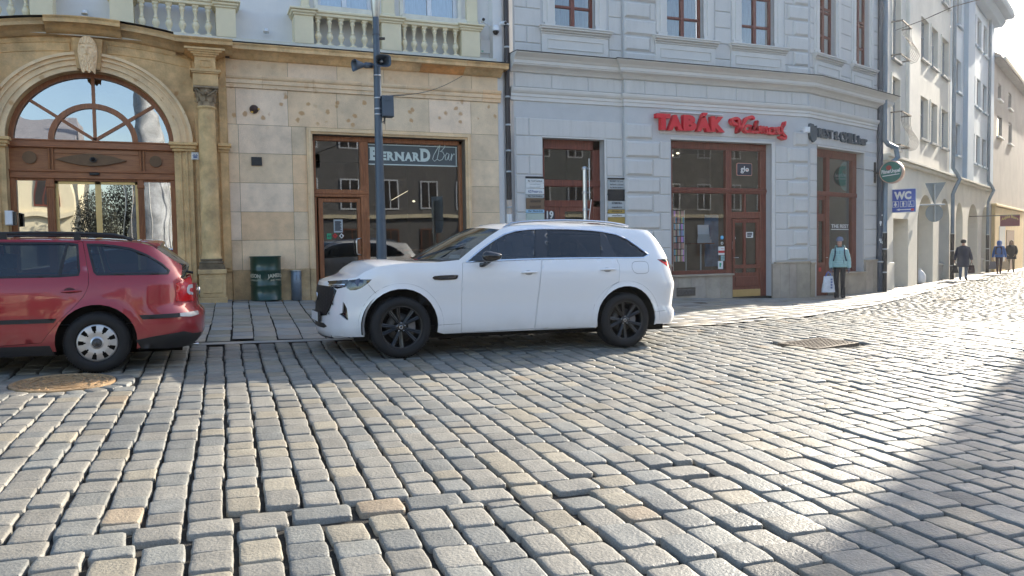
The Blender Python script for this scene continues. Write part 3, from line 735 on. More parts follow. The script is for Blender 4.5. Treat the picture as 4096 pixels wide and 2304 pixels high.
for sgn in (1, -1):
	def q(x, dz): return (AC + sgn * (x - AC), dz + carc(x))
	segs = [((-1.36, 5.17), (.08, 5.17)), ((-1.36, 5.33), (.08, 5.33)), ((-1.36, 5.17), (-1.36, 5.33)), ((.08, 5.17), (.08, 5.33))]
	for (xa, za), (xb, zb) in segs:
		N = 8 if xa != xb else 1
		pts = [(xa + (xb - xa) * i / N, za + (zb - za) * i / N) for i in range(N + 1)]
		b.tube([(AC + sgn * (x - AC), YB - .005, z + carc(x) * .9) for x, z in pts], .011, 6)
b.build_split('spandrel_frame', M_sandold, beige)
# --- keystone with a bearded head
b = MB(); b.col = (.95, .9, .82)
b.prism([(AC - .19, 5.0), (AC + .19, 5.0), (AC + .25, 5.56), (AC - .25, 5.56)], 'y', YB - .16, YB)
ks = b.build('keystone', M_sandold, beige)
def relief_head():
	b = MB(); b.col = (1.15, 1.1, 1.0); cx, cyy, cz = AC, YB - .17, 5.27
	R = random.Random(3); rowsn, colsn = 44, 40; rows_ = []
	for i in range(rowsn + 1):
		v = i / rowsn; z = .31 - .66 * v; r = []
		for j in range(colsn + 1):
			u = -1 + 2 * j / colsn
			wd = .165 * math.sqrt(max(0, 1 - (max(0, z - .02) / .31) ** 2.2)) if z > .02 else .165 - .05 * ((.02 - z) / .37) ** 1.2
			x = u * wd; d = .15 * math.sqrt(max(0, 1 - u * u)) * (1 if z < .15 else math.sqrt(max(.02, 1 - ((z - .15) / .18) ** 2)))
			g = lambda a, c, s, t_: math.exp(-((x - a) / s) ** 2 - ((z - c) / t_) ** 2)
			d += .050 * g(0, .035, .020, .05) + .022 * g(0, .06, .017, .06)                       # nose
			d += .020 * (g(.055, .105, .035, .014) + g(-.055, .105, .035, .014))                  # brows
			d -= .030 * (g(.052, .075, .024, .017) + g(-.052, .075, .024, .017))                  # sockets
			d += .014 * (g(.052, .07, .012, .009) + g(-.052, .07, .012, .009))
			d += .012 * (g(.075, .02, .03, .03) + g(-.075, .02, .03, .03))
			d += .022 * (g(.035, -.025, .03, .012) + g(-.035, -.025, .03, .012)) - .03 * g(0, -.048, .03, .009) + .012 * g(0, -.066, .02, .008)
			if z < -.06 or abs(u) > .72: d += .018 * math.sin(x * 130 + math.sin(z * 60) * 1.5) * math.cos(z * 45 + x * 30) + .01
			if z > .15: d += .018 * math.sin(x * 95 + z * 60) * math.sin(z * 80 - x * 30) + .02
			if z > .25: d *= .9
			r.append((cx + x, cyy - max(0, d), cz + z - (.02 * math.sin(x * 70) if v > .97 else 0)))
		rows_.append(r)
	b.grid(rows_)
	return b.build('bearded_head', M_sand, ks)
relief_head()
# --- wooden entrance in the arch
YE = 16.98
def ring_xz(b, r0, r1, y0, y1, n=40, a0=0, a1=math.pi, cz=SP, el=RH / HW):
	o = arcpts(r1, r1 * el, n, a0, a1, AC, cz); i = arcpts(r0, r0 * el, n, a0, a1, AC, cz)
	for k in range(n):
		b.prism([i[k], i[k + 1], o[k + 1], o[k]], 'y', y0, y1, smooth=False)
ent = beige
zb1, zb0 = FZ(357, 565, YE), FZ(357, 597, YE)            # transom under the fan
zp0 = FZ(357, 685, YE); zq0 = FZ(357, 718, YE)
XL, XR = AC - HW - .0, AC + HW + .0
b = MB(); ring_xz(b, HW - .085, HW + .03, YE - .06, YE + .06); ring_xz(b, .66, .76, YE - .05, YE + .05, el=.93, cz=zb1)
hub = (AC + .02, zb1 + .02)
for ang, ra, rb in ((90, 0, 1.25), (35, .0, 1.28), (145, .0, 1.28)):
	a = math.radians(ang); c_, s_ = math.cos(a), math.sin(a); w_ = .028
	L0 = ra; L1 = rb
	P = [(hub[0] + c_ * L0 - s_ * w_, hub[1] + s_ * L0 * .95 + c_ * w_), (hub[0] + c_ * L1 - s_ * w_, hub[1] + s_ * L1 * .95 + c_ * w_), (hub[0] + c_ * L1 + s_ * w_, hub[1] + s_ * L1 * .95 - c_ * w_), (hub[0] + c_ * L0 + s_ * w_, hub[1] + s_ * L0 * .95 - c_ * w_)]
	b.prism(P, 'y', YE - .035, YE + .035)
fr = b.build('fan_frame', M_wood, ent)
b = MB(); V, fs = cdt([(AC - HW + .02, zb1)] + [(x, z) for x, z in arcpts(HW - .02, RH - .02)][::-1] + [(AC + HW - .02, zb1)][:0])
b.add([(x, YE + .01, z) for x, z in V], fs); b.build('fan_glass', GL_arch, ent)
b = MB()
b.box(XL, XR, YE - .10, YE + .06, zb0, zb1, .012); b.box(XL, XR, YE - .12, YE + .06, zb1 - .03, zb1, .008)
b.box(XL, XR, YE - .10, YE + .06, zq0, zp0, .012); b.box(XL, XR, YE - .13, YE + .06, zp0 - .035, zp0 + .005, .01)
b.build('transom_beam', M_woodh, ent)
b = MB(); b.box(XL, XR, YE - .02, YE + .04, zp0, zb0)
xs_ = [XL + .0, FX(205, 640, YE), FX(569, 640, YE), XR]
for x in xs_[1:3]: b.box(x - .045, x - .015, YE - .07, YE, zp0, zb0, .01); b.box(x + .015, x + .045, YE - .07, YE, zp0, zb0, .01)
b.box(xs_[1] + .06, xs_[2] - .06, YE - .045, YE, zb0 - .09, zb0 - .02)
b.build('name_board', M_wpanel, ent)
def ell(cx, cz, rx, rz, n=28): return [(cx + rx * math.cos(2 * math.pi * i / n), cz + rz * math.sin(2 * math.pi * i / n)) for i in range(n)]
b = MB(); zc = (zp0 + zb0) / 2 + .0
lens_ = [(AC - .05 + .60 * u, zc + .115 * s_ * (1 - abs(u) ** 1.7)) for s_, us in ((1, np.linspace(-1, 1, 18)), (-1, np.linspace(1, -1, 18)[1:-1])) for u in us]
b.prism(lens_, 'y', YE - .085, YE); b.prism(ell(FX(120, 636, YE), zc + .02, .115, .115), 'y', YE - .07, YE); b.prism(ell(FX(623, 645, YE), zc, .11, .11), 'y', YE - .07, YE)
b.build_split('carved_ornament', M_oval, ent)
b = MB(); b.prism(ell(AC - .02, zc, .06, .05, 12), 'y', YE - .12, YE - .08); b.lathe([(0, -.03), (.04, 0), (0, .03)], (AC - .02, YE - .13, zc), 8, 'y'); b.build('emblem', M_black, ent)
b = MB(); b.box(FX(362, 699, YE), FX(401, 699, YE), YE - .17, YE - .12, zq0 + .07, zq0 + .12, .01); b.build('motion_sensor', M_black, ent)
b = MB()
xm = [FX(p, 760, YE) for p in (31, 68, 188, 221, 552, 576, 683, 705)]
b.box(XL, xm[1], YE - .08, YE + .06, .35, zq0, .01); b.box(xm[6], XR, YE - .08, YE + .06, .35, zq0, .01)
for xa, xb in ((xm[2], xm[3]), (xm[4], xm[5])):
	b.box(xa, xb, YE - .08, YE + .06, .35, zq0, .008)
	for k in range(4): b.box(xa + (xb - xa) * (k + .25) / 4.3, xa + (xb - xa) * (k + .75) / 4.3, YE - .095, YE - .07, .9, zq0 - .2)
	b.box(xa - .01, xb + .01, YE - .11, YE, zq0 - .16, zq0 - .10, .008)
b.box(XL, XR, YE - .05, YE + .05, zq0 - .035, zq0)
b.build('door_frame', M_wood, ent)
for nm, xa, xb in (('side_window', xm[1], xm[2]), ('side_window', xm[5], xm[6])):
	b = MB(); b.add([(xa, YE, .55), (xb, YE, .55), (xb, YE, zq0 - .03), (xa, YE, zq0 - .03)], [(0, 1, 2, 3)]); b.build(nm, GL_door, ent)
xd = [FX(p, 780, YE) for p in (224, 380, 393, 407, 552)]
for xa, xb in ((xm[3], xd[2]), (xd[2], xm[4])):
	b = MB(); b.box(xa, xa + .05, YE + .02, YE + .06, .55, zq0 - .04); b.box(xb - .05, xb, YE + .02, YE + .06, .55, zq0 - .04); b.box(xa, xb, YE + .02, YE + .06, zq0 - .09, zq0 - .04)
	dl = b.build('sliding_door', M_brass, ent)
	b = MB(); b.add([(xa + .04, YE + .04, .6), (xb - .04, YE + .04, .6), (xb - .04, YE + .04, zq0 - .08), (xa + .04, YE + .04, zq0 - .08)], [(0, 1, 2, 3)]); b.build('door_glass', GL_door, dl)
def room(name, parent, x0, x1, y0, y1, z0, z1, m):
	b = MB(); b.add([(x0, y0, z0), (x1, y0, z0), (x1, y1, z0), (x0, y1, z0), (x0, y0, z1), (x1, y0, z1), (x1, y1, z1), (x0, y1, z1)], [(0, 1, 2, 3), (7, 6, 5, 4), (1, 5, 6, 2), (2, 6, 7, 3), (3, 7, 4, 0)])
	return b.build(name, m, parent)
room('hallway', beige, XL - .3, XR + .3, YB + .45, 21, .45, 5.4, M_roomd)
# --- corner shop front with lettering
YS = 16.93
shop = beige
sx = lambda p, q=700: FX(p, q, YS); sz = lambda p, q: FZ(p, q, YS)
xa, xb = 2.36, 5.66; zt = 3.99
m0, m1 = sx(1438), sx(1471); zt0, zt1 = sz(1350, 790), sz(1350, 759); gt = sz(1400, 568)
b = MB()
b.box(xa, xb, YS - .06, YS + .05, gt, zt, .01); b.box(xa, sx(1262), YS - .06, YS + .05, .3, zt, .01); b.box(sx(1833), xb, YS - .06, YS + .05, .3, zt, .01)
b.box(xa, m1, YS - .085, YS + .05, zt0, zt1, .015); b.box(xa, m1, YS - .10, YS + .05, (zt0 + zt1) / 2 - .02, (zt0 + zt1) / 2 + .03, .012)
b.box(m0, m1, YS - .08, YS + .05, .3, gt, .006)
for k in range(3):
	u = m0 + (m1 - m0) * (k + .3) / 3.2
	b.box(u, u + .022, YS - .095, YS - .07, zt1 + .12, gt - .1); b.box(u, u + .022, YS - .095, YS - .07, .9, zt0 - .32)
b.box(m1, sx(1833), YS - .06, YS + .05, .55, 1.1, .01)
b.build('frame', M_wood, shop)
b = MB(); b.add([(m1, YS, 1.1), (sx(1833), YS, 1.1), (sx(1833), YS, gt), (m1, YS, gt)], [(0, 1, 2, 3)]); b.build('display_window', GL_shop, shop)
b = MB(); b.add([(sx(1262), YS, zt1), (m0, YS, zt1), (m0, YS, gt), (sx(1262), YS, gt)], [(0, 1, 2, 3)]); b.build('transom_window', GL_shop, shop)
d0, d1, g0, g1, dt, gtp = sx(1268), sx(1446), sx(1287), sx(1424), zt0 - .02, sz(1350, 809)
b = MB(); b.box(d0, g0, YS - .04, YS + .03, .52, dt, .008); b.box(g1, m0, YS - .04, YS + .03, .52, dt, .008); b.box(g0, g1, YS - .04, YS + .03, gtp, dt, .008); b.box(g0, g1, YS - .04, YS + .03, .52, .85, .008)
dr = b.build('door', M_wood, shop)
b = MB(); b.add([(g0, YS + .01, .85), (g1, YS + .01, .85), (g1, YS + .01, gtp), (g0, YS + .01, gtp)], [(0, 1, 2, 3)]); b.build('door_glass', GL_shop, dr)
hx = sx(1436); hz0, hz1 = sz(1430, 1020), sz(1430, 953)
b = MB()
b.tube([(hx, YS - .04, hz0), (hx - .01, YS - .09, hz0), (hx - .10, YS - .12, hz0 + .02), (hx - .11, YS - .12, hz0 + .06), (hx - .11, YS - .12, hz1 - .06), (hx - .10, YS - .12, hz1 - .02), (hx - .01, YS - .09, hz1), (hx, YS - .04, hz1)], .014, 8)
b.build('door_handle', M_steel, dr)
b = MB(); b.lathe([(.0, 0), (.02, 0), (.02, -.012), (0, -.012)], (sx(1440), YS - .042, sz(1440, 990)), 12, 'y'); b.build('lock', M_brass, dr)
M_letter = mat('window_lettering', (.62, .70, .66), .6, var=0)
M_let2 = mat('white_sticker', (.75, .76, .75), .6, var=.03)
b = MB()
def seg_text(b, word, x0, x1, z0, z1, y, **k): text_mb(b, word, x0, y, z0, x1 - x0, z1 - z0, **k)
LX0, LX1, LZ0, LZ1 = sx(1478, 640), sx(1722, 640), sz(1500, 642), sz(1500, 605)
wd = LX1 - LX0; pos = [0, .155, .275, .405, .56, .70, .825, 1.0]
for i, ch in enumerate('BERNARD'):
	a_, c_ = LX0 + wd * pos[i] + .008, LX0 + wd * pos[i + 1] - .008; hi = LZ1 + (.09 if i in (0, 6) else 0)
	seg_text(b, ch, a_, c_, LZ0 + (0 if i in (0, 6) else .01), hi, YS - .012, depth=.004, bold=.055)
	for zz in (LZ0, hi - .022):
		if ch in 'BERND' or zz == LZ0: b.box(a_ - .018, a_ + .05, YS - .0145, YS - .010, zz + (.01 if i not in (0, 6) and zz == LZ0 else 0), zz + .022)
		if ch in 'NRA' and (ch == 'N' or zz == LZ0): b.box(c_ - .05, c_ + .014, YS - .0145, YS - .010, zz, zz + .022)
b.box(m1 + .02, sx(1829), YS - .012, YS - .009, sz(1650, 663), sz(1650, 659)); b.box(m1 + .02, sx(1829), YS - .012, YS - .009, sz(1650, 585), sz(1650, 582))
b.box(sx(1824), sx(1827), YS - .012, YS - .009, sz(1650, 663), sz(1650, 582))
b.build('window_lettering', M_letter, shop)
b = MB()
bx, bz = sx(1730, 640), sz(1730, 648)
S_ = (sx(1819, 640) - bx)
def stroke(pts, r): b.tube([(bx + p[0] * S_, YS - .012, bz + p[1] * S_) for p in pts], [q * S_ for q in r] if isinstance(r, list) else r * S_, 5)
stroke([(.33, .80), (.28, .45), (.20, .12), (.08, .03), (.0, .12), (.06, .30), (.25, .62), (.42, .80), (.55, .80), (.56, .66), (.42, .50), (.33, .46), (.46, .44), (.53, .30), (.44, .12), (.30, .06), (.22, .12)], .017)
stroke([(.72, .36), (.64, .40), (.56, .26), (.57, .10), (.64, .10), (.71, .26), (.74, .36), (.71, .14), (.76, .08), (.82, .16)], .016)
stroke([(.82, .16), (.86, .38), (.87, .30), (.84, .08), (.88, .28), (.96, .38), (1.0, .33)], .016)
b.build('script_lettering', M_letter, shop)
M_band = mat('lettered_band', (.10, .115, .12), .7, var=.1)
b = MB(); b.add([(m1 + .02, YS - .004, sz(1650, 661)), (sx(1829), YS - .004, sz(1650, 661)), (sx(1829), YS - .004, sz(1650, 584)), (m1 + .02, YS - .004, sz(1650, 584))], [(0, 1, 2, 3)]); b.build('foil_band', M_band, shop)
def sticker(name, label, px0, px1, py0, py1, y, m, diamond=False, extra=None, group=None, cat='sticker', fz=None):
	x0, x1 = FX(px0, py0, y), FX(px1, py0, y); z1, z0 = FZ(px0, py0, y), FZ(px0, py1, y); cx, cz = (x0 + x1) / 2, (z0 + z1) / 2
	b = MB()
	if diamond: b.prism([(cx, z0), (x1, cz), (cx, z1), (x0, cz)], 'y', y - .004, y)
	else: b.box(x0, x1, y - .004, y, z0, z1)
	if extra: b.cur = 1; extra(b, x0, x1, z0, z1, y - .0055)
	o = b.build(name, [m, M_ink], loc=(cx, y, cz)); return tag(o, label, cat, group)
M_ink = mat('black_ink', (.03, .03, .035), .7, var=0)
M_green = mat('green_print', (.03, .38, .20), .5, var=0); M_red = mat('red_print', (.55, .03, .03), .5, var=0)
def lines_on(n, mg=.12):
	def f(b, x0, x1, z0, z1, y):
		for i in range(n):
			z = z1 - (z1 - z0) * (mg + (1 - 2 * mg) * (i + .5) / n); h = (z1 - z0) * .3 / n; q = random.uniform(.0, .25)
			b.box(x0 + (x1 - x0) * (mg + q * .2), x1 - (x1 - x0) * (mg + q), y, y + .002, z - h, z + h)
	return f
def txt_on(s_, sx0=.15, sz0=.3, bold=.02):
	def f(b, x0, x1, z0, z1, y): text_mb(b, s_, x0 + (x1 - x0) * sx0, y, z0 + (z1 - z0) * sz0, (x1 - x0) * (1 - 2 * sx0), (z1 - z0) * (1 - 2 * sz0), depth=.002, bold=bold)
	return f
M_let_grey = mat('grey_paper', (.42, .45, .46), .7, var=.05)
sticker('opening_hours_sheet', 'grey printed opening hours sheet high on the bar door glass', 1334, 1370, 878, 930, YS, M_let_grey, extra=lines_on(9), cat='notice')
sticker('rating_sticker', 'green rating sticker reading 4.0 on the bar door', 1307, 1325, 934, 957, YS, M_green, extra=txt_on('4.0'))
sticker('rating_sticker', 'red diamond sticker reading 4.9 on the bar door', 1330, 1350, 933, 954, YS, M_red, True, txt_on('4.9', .3, .38))
sticker('award_sticker', 'white diamond sticker beside the red one on the bar door', 1356, 1376, 933, 954, YS, M_let2, True, lines_on(3, .3))
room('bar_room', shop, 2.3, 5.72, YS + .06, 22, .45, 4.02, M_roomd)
M_furn = mat('dark_furniture', (.10, .045, .025), .6, var=.2)
def bar_table(x, y, label):
	t = thing('bar_table', label, 'table', (x, y, .5)); b = MB(); b.box(x - .45, x + .45, y - .3, y + .3, 1.55, 1.6); b.build('table_top', M_furn, t)
	for s_ in (-1, 1):
		b = MB(); b.box(x + s_ * .38 - .025, x + s_ * .38 + .025, y - .03, y + .03, .5, 1.55); b.build('leg', M_furn, t)
bar_table(4.9, 17.9, 'tall brown table behind the bar window')
for k, (x, y, lb) in enumerate(((4.45, 17.45, 'left wooden bar stool under the tall table in the bar window'), (5.15, 17.5, 'right wooden bar stool under the tall table in the bar window'))):
	t = thing('bar_stool', lb, 'stool', (x, y, .5), group='stools behind the bar window')
	b = MB(); b.box(x - .17, x + .17, y - .15, y + .15, 1.15, 1.19); b.build('seat', M_furn, t)
	b = MB(); b.box(x - .17, x + .17, y + .13, y + .16, 1.35, 1.48); b.box(x - .15, x - .12, y + .13, y + .15, 1.19, 1.4); b.box(x + .12, x + .15, y + .13, y + .15, 1.19, 1.4); b.build('backrest', M_furn, t)
	b = MB()
	for sx2 in (-.14, .12):
		for sy2 in (-.13, .12): b.box(x + sx2, x + sx2 + .025, y + sy2, y + sy2 + .025, .5, 1.15)
	b.build('leg_frame', M_furn, t)
M_glow = emit('lamp_glow', (1, .85, .6), .9)
for (px, py, lb) in ((1655, 805, 'orange glowing ceiling lamp seen deep inside the bar'), ):
	b = MB(); b.lathe([(0, -.03), (.045, 0), (0, .03)], (FX(px, py, 19), 19, FZ(px, py, 19)), 10); tag(b.build('ceiling_lamp', M_glow, loc=(FX(px, py, 19), 19, FZ(px, py, 19))), lb, 'lamp')
p0_, p1_ = (FX(1566, 801, 19), 19, FZ(1566, 801, 19)), (FX(1632, 763, 19), 19.0, FZ(1632, 763, 19))
b = MB(); b.tube([p0_, p1_], .006, 6); tag(b.build('strip_light', M_glow, loc=p0_), 'thin slanting strip light seen inside the bar window', 'lamp')
# --- upper floor: pale wall, ledge, balustrade, windows
YU = 17.0
b = MB()
uw = [(FX(1271, 30, YU), FX(1487, 45, YU)), (FX(1612, 60, YU), FX(1830, 80, YU))]
hz = 6.68
wall_panel(b, rect(-9, 6.62, 5.5, 11.5), [rect(a, c_, hz, 8.6) for a, c_ in uw] + [rect(-2.35, -1.15, hz, 8.6)], YU, .18)
b.add([(6.62, YU, 5.5), (6.62, YU + 4, 5.5), (6.62, YU + 4, 11.5), (6.62, YU, 11.5)], [(0, 1, 2, 3)])
b.build('upper_wall', M_white, beige)
b = MB()
b.box(.9, 6.42, YB - .12, YU, 5.674, 5.80)
for i in range(30):
	xa_ = -6 + 6.9 * i / 30; xb_ = xa_ + .23; z0_ = 5.676 + (carc(xa_) + carc(xb_)) / 2
	b.add([(xa_, YB - .12, 5.60), (xb_, YB - .12, 5.60), (xb_, YB - .12, 5.80 + carc(xb_) * .35), (xa_, YB - .12, 5.80 + carc(xa_) * .35), (xb_, YU, 5.80 + carc(xb_) * .35), (xa_, YU, 5.80 + carc(xa_) * .35)], [(0, 1, 2, 3), (3, 2, 4, 5)])
b.build('balustrade_ledge', M_ledge, beige)
b = MB(); b.box(6.40, 6.62, YB + .04, YU + .02, .2, 11.5); b.box(6.62, 6.92, YB + .10, YU + 1, .2, 11.5)
b.build_split('side_strip', M_white, beige)
bal_prof = [(.052, 0), (.052, .03), (.036, .045), (.026, .07), (.030, .10), (.052, .15), (.062, .19), (.050, .235), (.030, .265), (.040, .275), (.040, .29), (.026, .30), (.024, .36), (.030, .42), (.034, .455), (.045, .47), (.048, .49), (.034, .50), (.046, .53), (.052, .56)]
YR = YB - .02
def balustrade(xa, xb, centres, rail=True):
	bz_ = 5.80
	if rail:
		b = MB(); b.box(xa, xb, YR - .09, YR + .09, bz_ + .58, bz_ + .64, .01); b.box(xa, xb, YR - .115, YR + .115, bz_ + .64, bz_ + .70, .015)
	else: b = MB(); b.box(xa, xb, YR - .09, YR + .09, bz_ + .58, bz_ + .70, .01)
	b.box(xa, xb, YR + .085, YR + .09, bz_, bz_ + .01)
	rl = b.build('balustrade', M_cream, beige)
	for c_ in centres:
		b = MB(); b.lathe([(r * 1.12, z + bz_) for r, z in bal_prof], (c_, YR, 0), 14, cap=False)
		b.box(c_ - .062, c_ + .062, YR - .062, YR + .062, bz_ - .005, bz_ + .035); b.box(c_ - .058, c_ + .058, YR - .058, YR + .058, bz_ + .54, bz_ + .58)
		b.build('baluster', M_cream, rl)
	return rl
def pier(xa, xb, cap=True):
	b = MB(); b.box(xa, xb, YR - .11, YU, 5.80, 6.36)
	if cap:
		b.box(xa - .03, xb + .03, YR - .14, YU, 6.36, 6.40, .01); b.box(xa - .06, xb + .06, YR - .17, YU, 6.40, 6.46, .02); b.box(xa - .09, xb + .09, YR - .20, YU, 6.46, 6.50, .01)
	b.build('pier', M_cream, beige)
px_ = lambda p, q=150: FX(p, q, YR - .1)
piers = [(px_(120, 60), px_(212, 60)), (px_(440, 80), px_(535, 90)), (px_(865, 100), px_(944, 110)), (px_(1180), px_(1255)), (px_(1528), px_(1605)), (px_(1847), px_(1919))]
for a_, c_ in piers: pier(a_, c_)
balustrade(piers[1][1], piers[2][0], [FX(900 * 0 + .483 * q, 80, YR) for q in (1175, 1290, 1400, 1510, 1620, 1725)])
balustrade(piers[3][1], piers[4][0], [FX(900 + .483 * q, 140, YR) for q in (773, 868, 962, 1058, 1155, 1240)])
balustrade(piers[4][1], piers[5][0], [FX(900 + .483 * q, 170, YR) for q in (1487, 1567, 1650, 1737, 1822, 1908)])
balustrade(-3.6, piers[0][0], [FX(.483 * q, 40, YR) for q in (-20, 90, 215)])
M_wframe = mat('white_window_frame', (.72, .74, .78), .5, var=.03)
M_curt = mat('pale_curtain', (.45, .55, .68), .8, var=.3, vs=6, stretch=(8, 1, .6))
def up_window(xa, xb, frame_m, parent, z0=hz, z1=8.6, y=YU + .12, mull=True, gl=GL_up, curtain=True, fw=.07, bars=(), cm=None):
	b = MB()
	for q in ((xa, xa + fw, z0, z1), (xb - fw, xb, z0, z1), (xa + fw, xb - fw, z0, z0 + fw), (xa + fw, xb - fw, z1 - fw, z1)): b.box(q[0], q[1], y - .03, y + .04, q[2], q[3], .008)
	xm_ = (xa + xb) / 2
	if mull: b.box(xm_ - .05, xm_ + .05, y - .035, y + .04, z0 + fw, z1 - fw, .008)
	for zb_ in bars: b.box(xa + fw, xb - fw, y - .025, y + .03, zb_ - .03, zb_ + .03, .006)
	wf = b.build('window', frame_m, parent)
	b = MB(); b.add([(xa + fw, y + .01, z0 + fw), (xb - fw, y + .01, z0 + fw), (xb - fw, y + .01, z1 - fw), (xa + fw, y + .01, z1 - fw)], [(0, 1, 2, 3)]); b.build('pane', gl, wf)
	b = MB()
	if curtain: b.add([(xa, y + .16, z0), (xb, y + .16, z0), (xb, y + .16, z1), (xa, y + .16, z1)], [(0, 1, 2, 3)]); b.build('curtain', cm or M_curt, wf)
	return wf
for a_, c_ in uw: up_window(a_, c_, M_wframe, beige)
up_window(-2.35, -1.15, M_wframe, beige)
b = MB()
for a_, c_ in uw:
	b.box(a_ - .10, c_ + .10, YR - .02, YU + .02, 6.50, 6.62); b.box(a_ - .08, a_, YU - .05, YU, hz - .06, 8.7); b.box(c_, c_ + .08, YU - .05, YU, hz - .06, 8.7)
	b.box(a_ - .04, c_ + .04, YU - .12, YU + .05, hz - .05, hz)
b.build_split('window_surround', M_ledge, beige)
b = MB()
for xa_, xb_ in ((uw[0][1] + .16, uw[1][0] - .16), (uw[1][1] + .14, 6.15), (2.2, uw[0][0] - .14)):
	b.box(xa_, xb_, YU - .16, YU, 6.50, 6.58, .01); b.box(xa_ + .03, xb_ - .03, YU - .13, YU, 6.58, 6.66, .02); b.box(xa_ + .05, xb_ - .05, YU - .10, YU, 6.66, 9, .005)
b.build_split('pilaster', M_cream, beige)
b = MB(); b.box(-40, 6.9, YU + .01, YU + 12, 11.5, 12.0); b.box(-40, -9, YB, YU + 12, 0, 11.5); b.build('roof', M_white, beige)
# --- small things on the sandstone wall
b = MB(); z1_, z0_ = FZ(1005, 628), FZ(1005, 662); b.box(FX(1005, 640), FX(1047.5, 640), YB - .03, YB, z0_, z1_); tag(b.build('wall_plaque', M_black, loc=(1.3, YB, z0_)), 'small blank black square plaque on the sandstone wall', 'plaque')
c_ = (FX(1016, 437), YB - .02, FZ(1016, 437)); t = thing('wall_hatch', 'round dark bronze knob with two yellow clips high on the sandstone wall', 'wall fitting', c_)
M_brz = mat('dark_bronze', (.06, .035, .03), .55, metal=.3, var=.3)
M_yel = mat('yellow_clip', (.75, .42, .05), .5, var=.05)
b = MB(); b.lathe([(0, -.085), (.05, -.07), (.08, -.03), (.088, .02)], c_, 20, 'y'); b.build('knob', M_brz, t)
for dx, dz in ((-.045, -.07), (.085, -.005)): b = MB(); b.box(c_[0] + dx - .02, c_[0] + dx + .02, c_[1] - .07, c_[1] - .03, c_[2] + dz - .014, c_[2] + dz + .014); b.build('clip', M_yel, t)
b = MB(); xa_, xb_ = FX(766, 624, YB - .08), FX(796, 624, YB - .08); z0_, z1_ = FZ(780, 639, YB - .08), FZ(780, 609, YB - .08)
b.box(xa_, xb_, YB - .09, YB, z0_, z1_, .01); b.cur = 1
cx_ = (xa_ + xb_) / 2; b.box(cx_ - .035, cx_ + .035, YB - .094, YB - .088, z0_ + .035, z0_ + .065); b.box(cx_ - .05, cx_ + .05, YB - .094, YB - .088, z0_ + .075, z0_ + .085); b.box(cx_ - .03, cx_ - .012, YB - .094, YB - .088, z0_ + .092, z0_ + .105); b.box(cx_ + .012, cx_ + .03, YB - .094, YB - .088, z0_ + .092, z0_ + .105)
M_blueink = mat('blue_ink', (.12, .16, .32), .6, var=0)
tag(b.build('info_plate', [M_let2, M_blueink], loc=(cx_, YB, z0_)), 'small white plate with a blue pictogram between arch and column', 'sign')
b = MB(); c_ = (FX(40, 872, YB - .1), YB - .15, FZ(40, 872, YB - .1)); b.box(c_[0] - .07, c_[0] + .05, YB - .17, YB, c_[2] - .13, c_[2] + .13, .015); b.cur = 1; b.box(c_[0] + .05, c_[0] + .09, YB - .15, YB, c_[2] - .13, c_[2] + .11)
tag(b.build('intercom_box', [mat('white_plastic', (.75, .76, .78), .4, var=.03), M_black], loc=c_), 'white intercom box on the left door jamb above the red car', 'intercom')
M_wplast = MATS['white_plastic']
def spot(px, py, lb):
	x, z = FX(px, py, YU - .15), FZ(px, py, YU - .15); t = thing('wall_spotlight', lb, 'spotlight', (x, YU, z))
	b = MB(); b.lathe([(.03, .02), (.045, .015), (.045, -.03), (.06, -.04)], (x, YU - .15, z), 14); b.build('housing', M_wplast, t)
	b = MB(); b.lathe([(.06, -.04), (.055, -.07), (.0, -.085)], (x, YU - .15, z), 14); b.build('lens', M_steel, t)
	b = MB(); b.tube([(x, YU, z), (x, YU - .12, z)], .012, 6); b.build('bracket', M_steel, t)
spot(338, 45, 'small round spotlight on the pale wall above the arch keystone'); spot(1064, 118, 'small round spotlight on the white wall left of the balcony windows')
cx_, cz_ = FX(1983, 108, YU - .3), FZ(1983, 108, YU - .3)
cc = thing('security_camera', 'white dome security camera hanging at the corner beside the drainpipe', 'security camera', (cx_, YU, cz_))
b = MB(); b.tube([(cx_, YU, cz_), (cx_, YU - .12, cz_ + .02), (cx_, YU - .28, cz_ + .02)], .025, 8); b.lathe([(.03, .04), (.06, .02), (.085, -.05), (.085, -.09)], (cx_, YU - .30, cz_), 16); b.build('housing', M_wplast, cc)
b = MB(); b.lathe([(.07, -.09), (.065, -.13), (.035, -.165), (0, -.17)], (cx_, YU - .30, cz_), 16); b.build('dome', M_black, cc)
for px, py, dx, lb in ((1934, 77, -.12, 'left white bullet camera above the dome camera'), (2015, 90, .12, 'right white bullet camera beside the drainpipe')):
	x, z = FX(px, py, YU - .35), FZ(px, py, YU - .35); t = thing('bullet_camera', lb, 'security camera', (x, YU, z), group='bullet cameras at the building corner')
	b = MB(); b.tube([(x - dx * .3, YU - .18, z + .01), (x + dx * .15, YU - .40, z - .02)], .045, 12); b.build('housing', M_wplast, t)
	b = MB(); b.tube([(x + dx * .15, YU - .39, z - .018), (x + dx * .17, YU - .412, z - .022)], .034, 12); b.build('lens', M_black, t)
	b = MB(); b.tube([(x - dx * .3, YU - .2, z), (cx_, YU - .1, cz_ + .03)], .016, 6); b.build('bracket', M_wplast, t)
b = MB(); xa_, xb_ = FX(1921, 160, YU - .05), FX(1984, 170, YU - .05); z0_, z1_ = FZ(1950, 214, YU - .05), FZ(1950, 160, YU - .05); b.box(xa_, xb_, YU - .06, YU, z0_, z1_, .006)
b.cur = 1; b.box(xa_ + .02, xa_ + .07, YU - .064, YU - .058, z0_ + .03, z0_ + .05)
tag(b.build('meter_box', [M_white, M_green], loc=(xa_, YU, z0_)), 'flat white meter box cover on the white wall below the cameras', 'meter box')
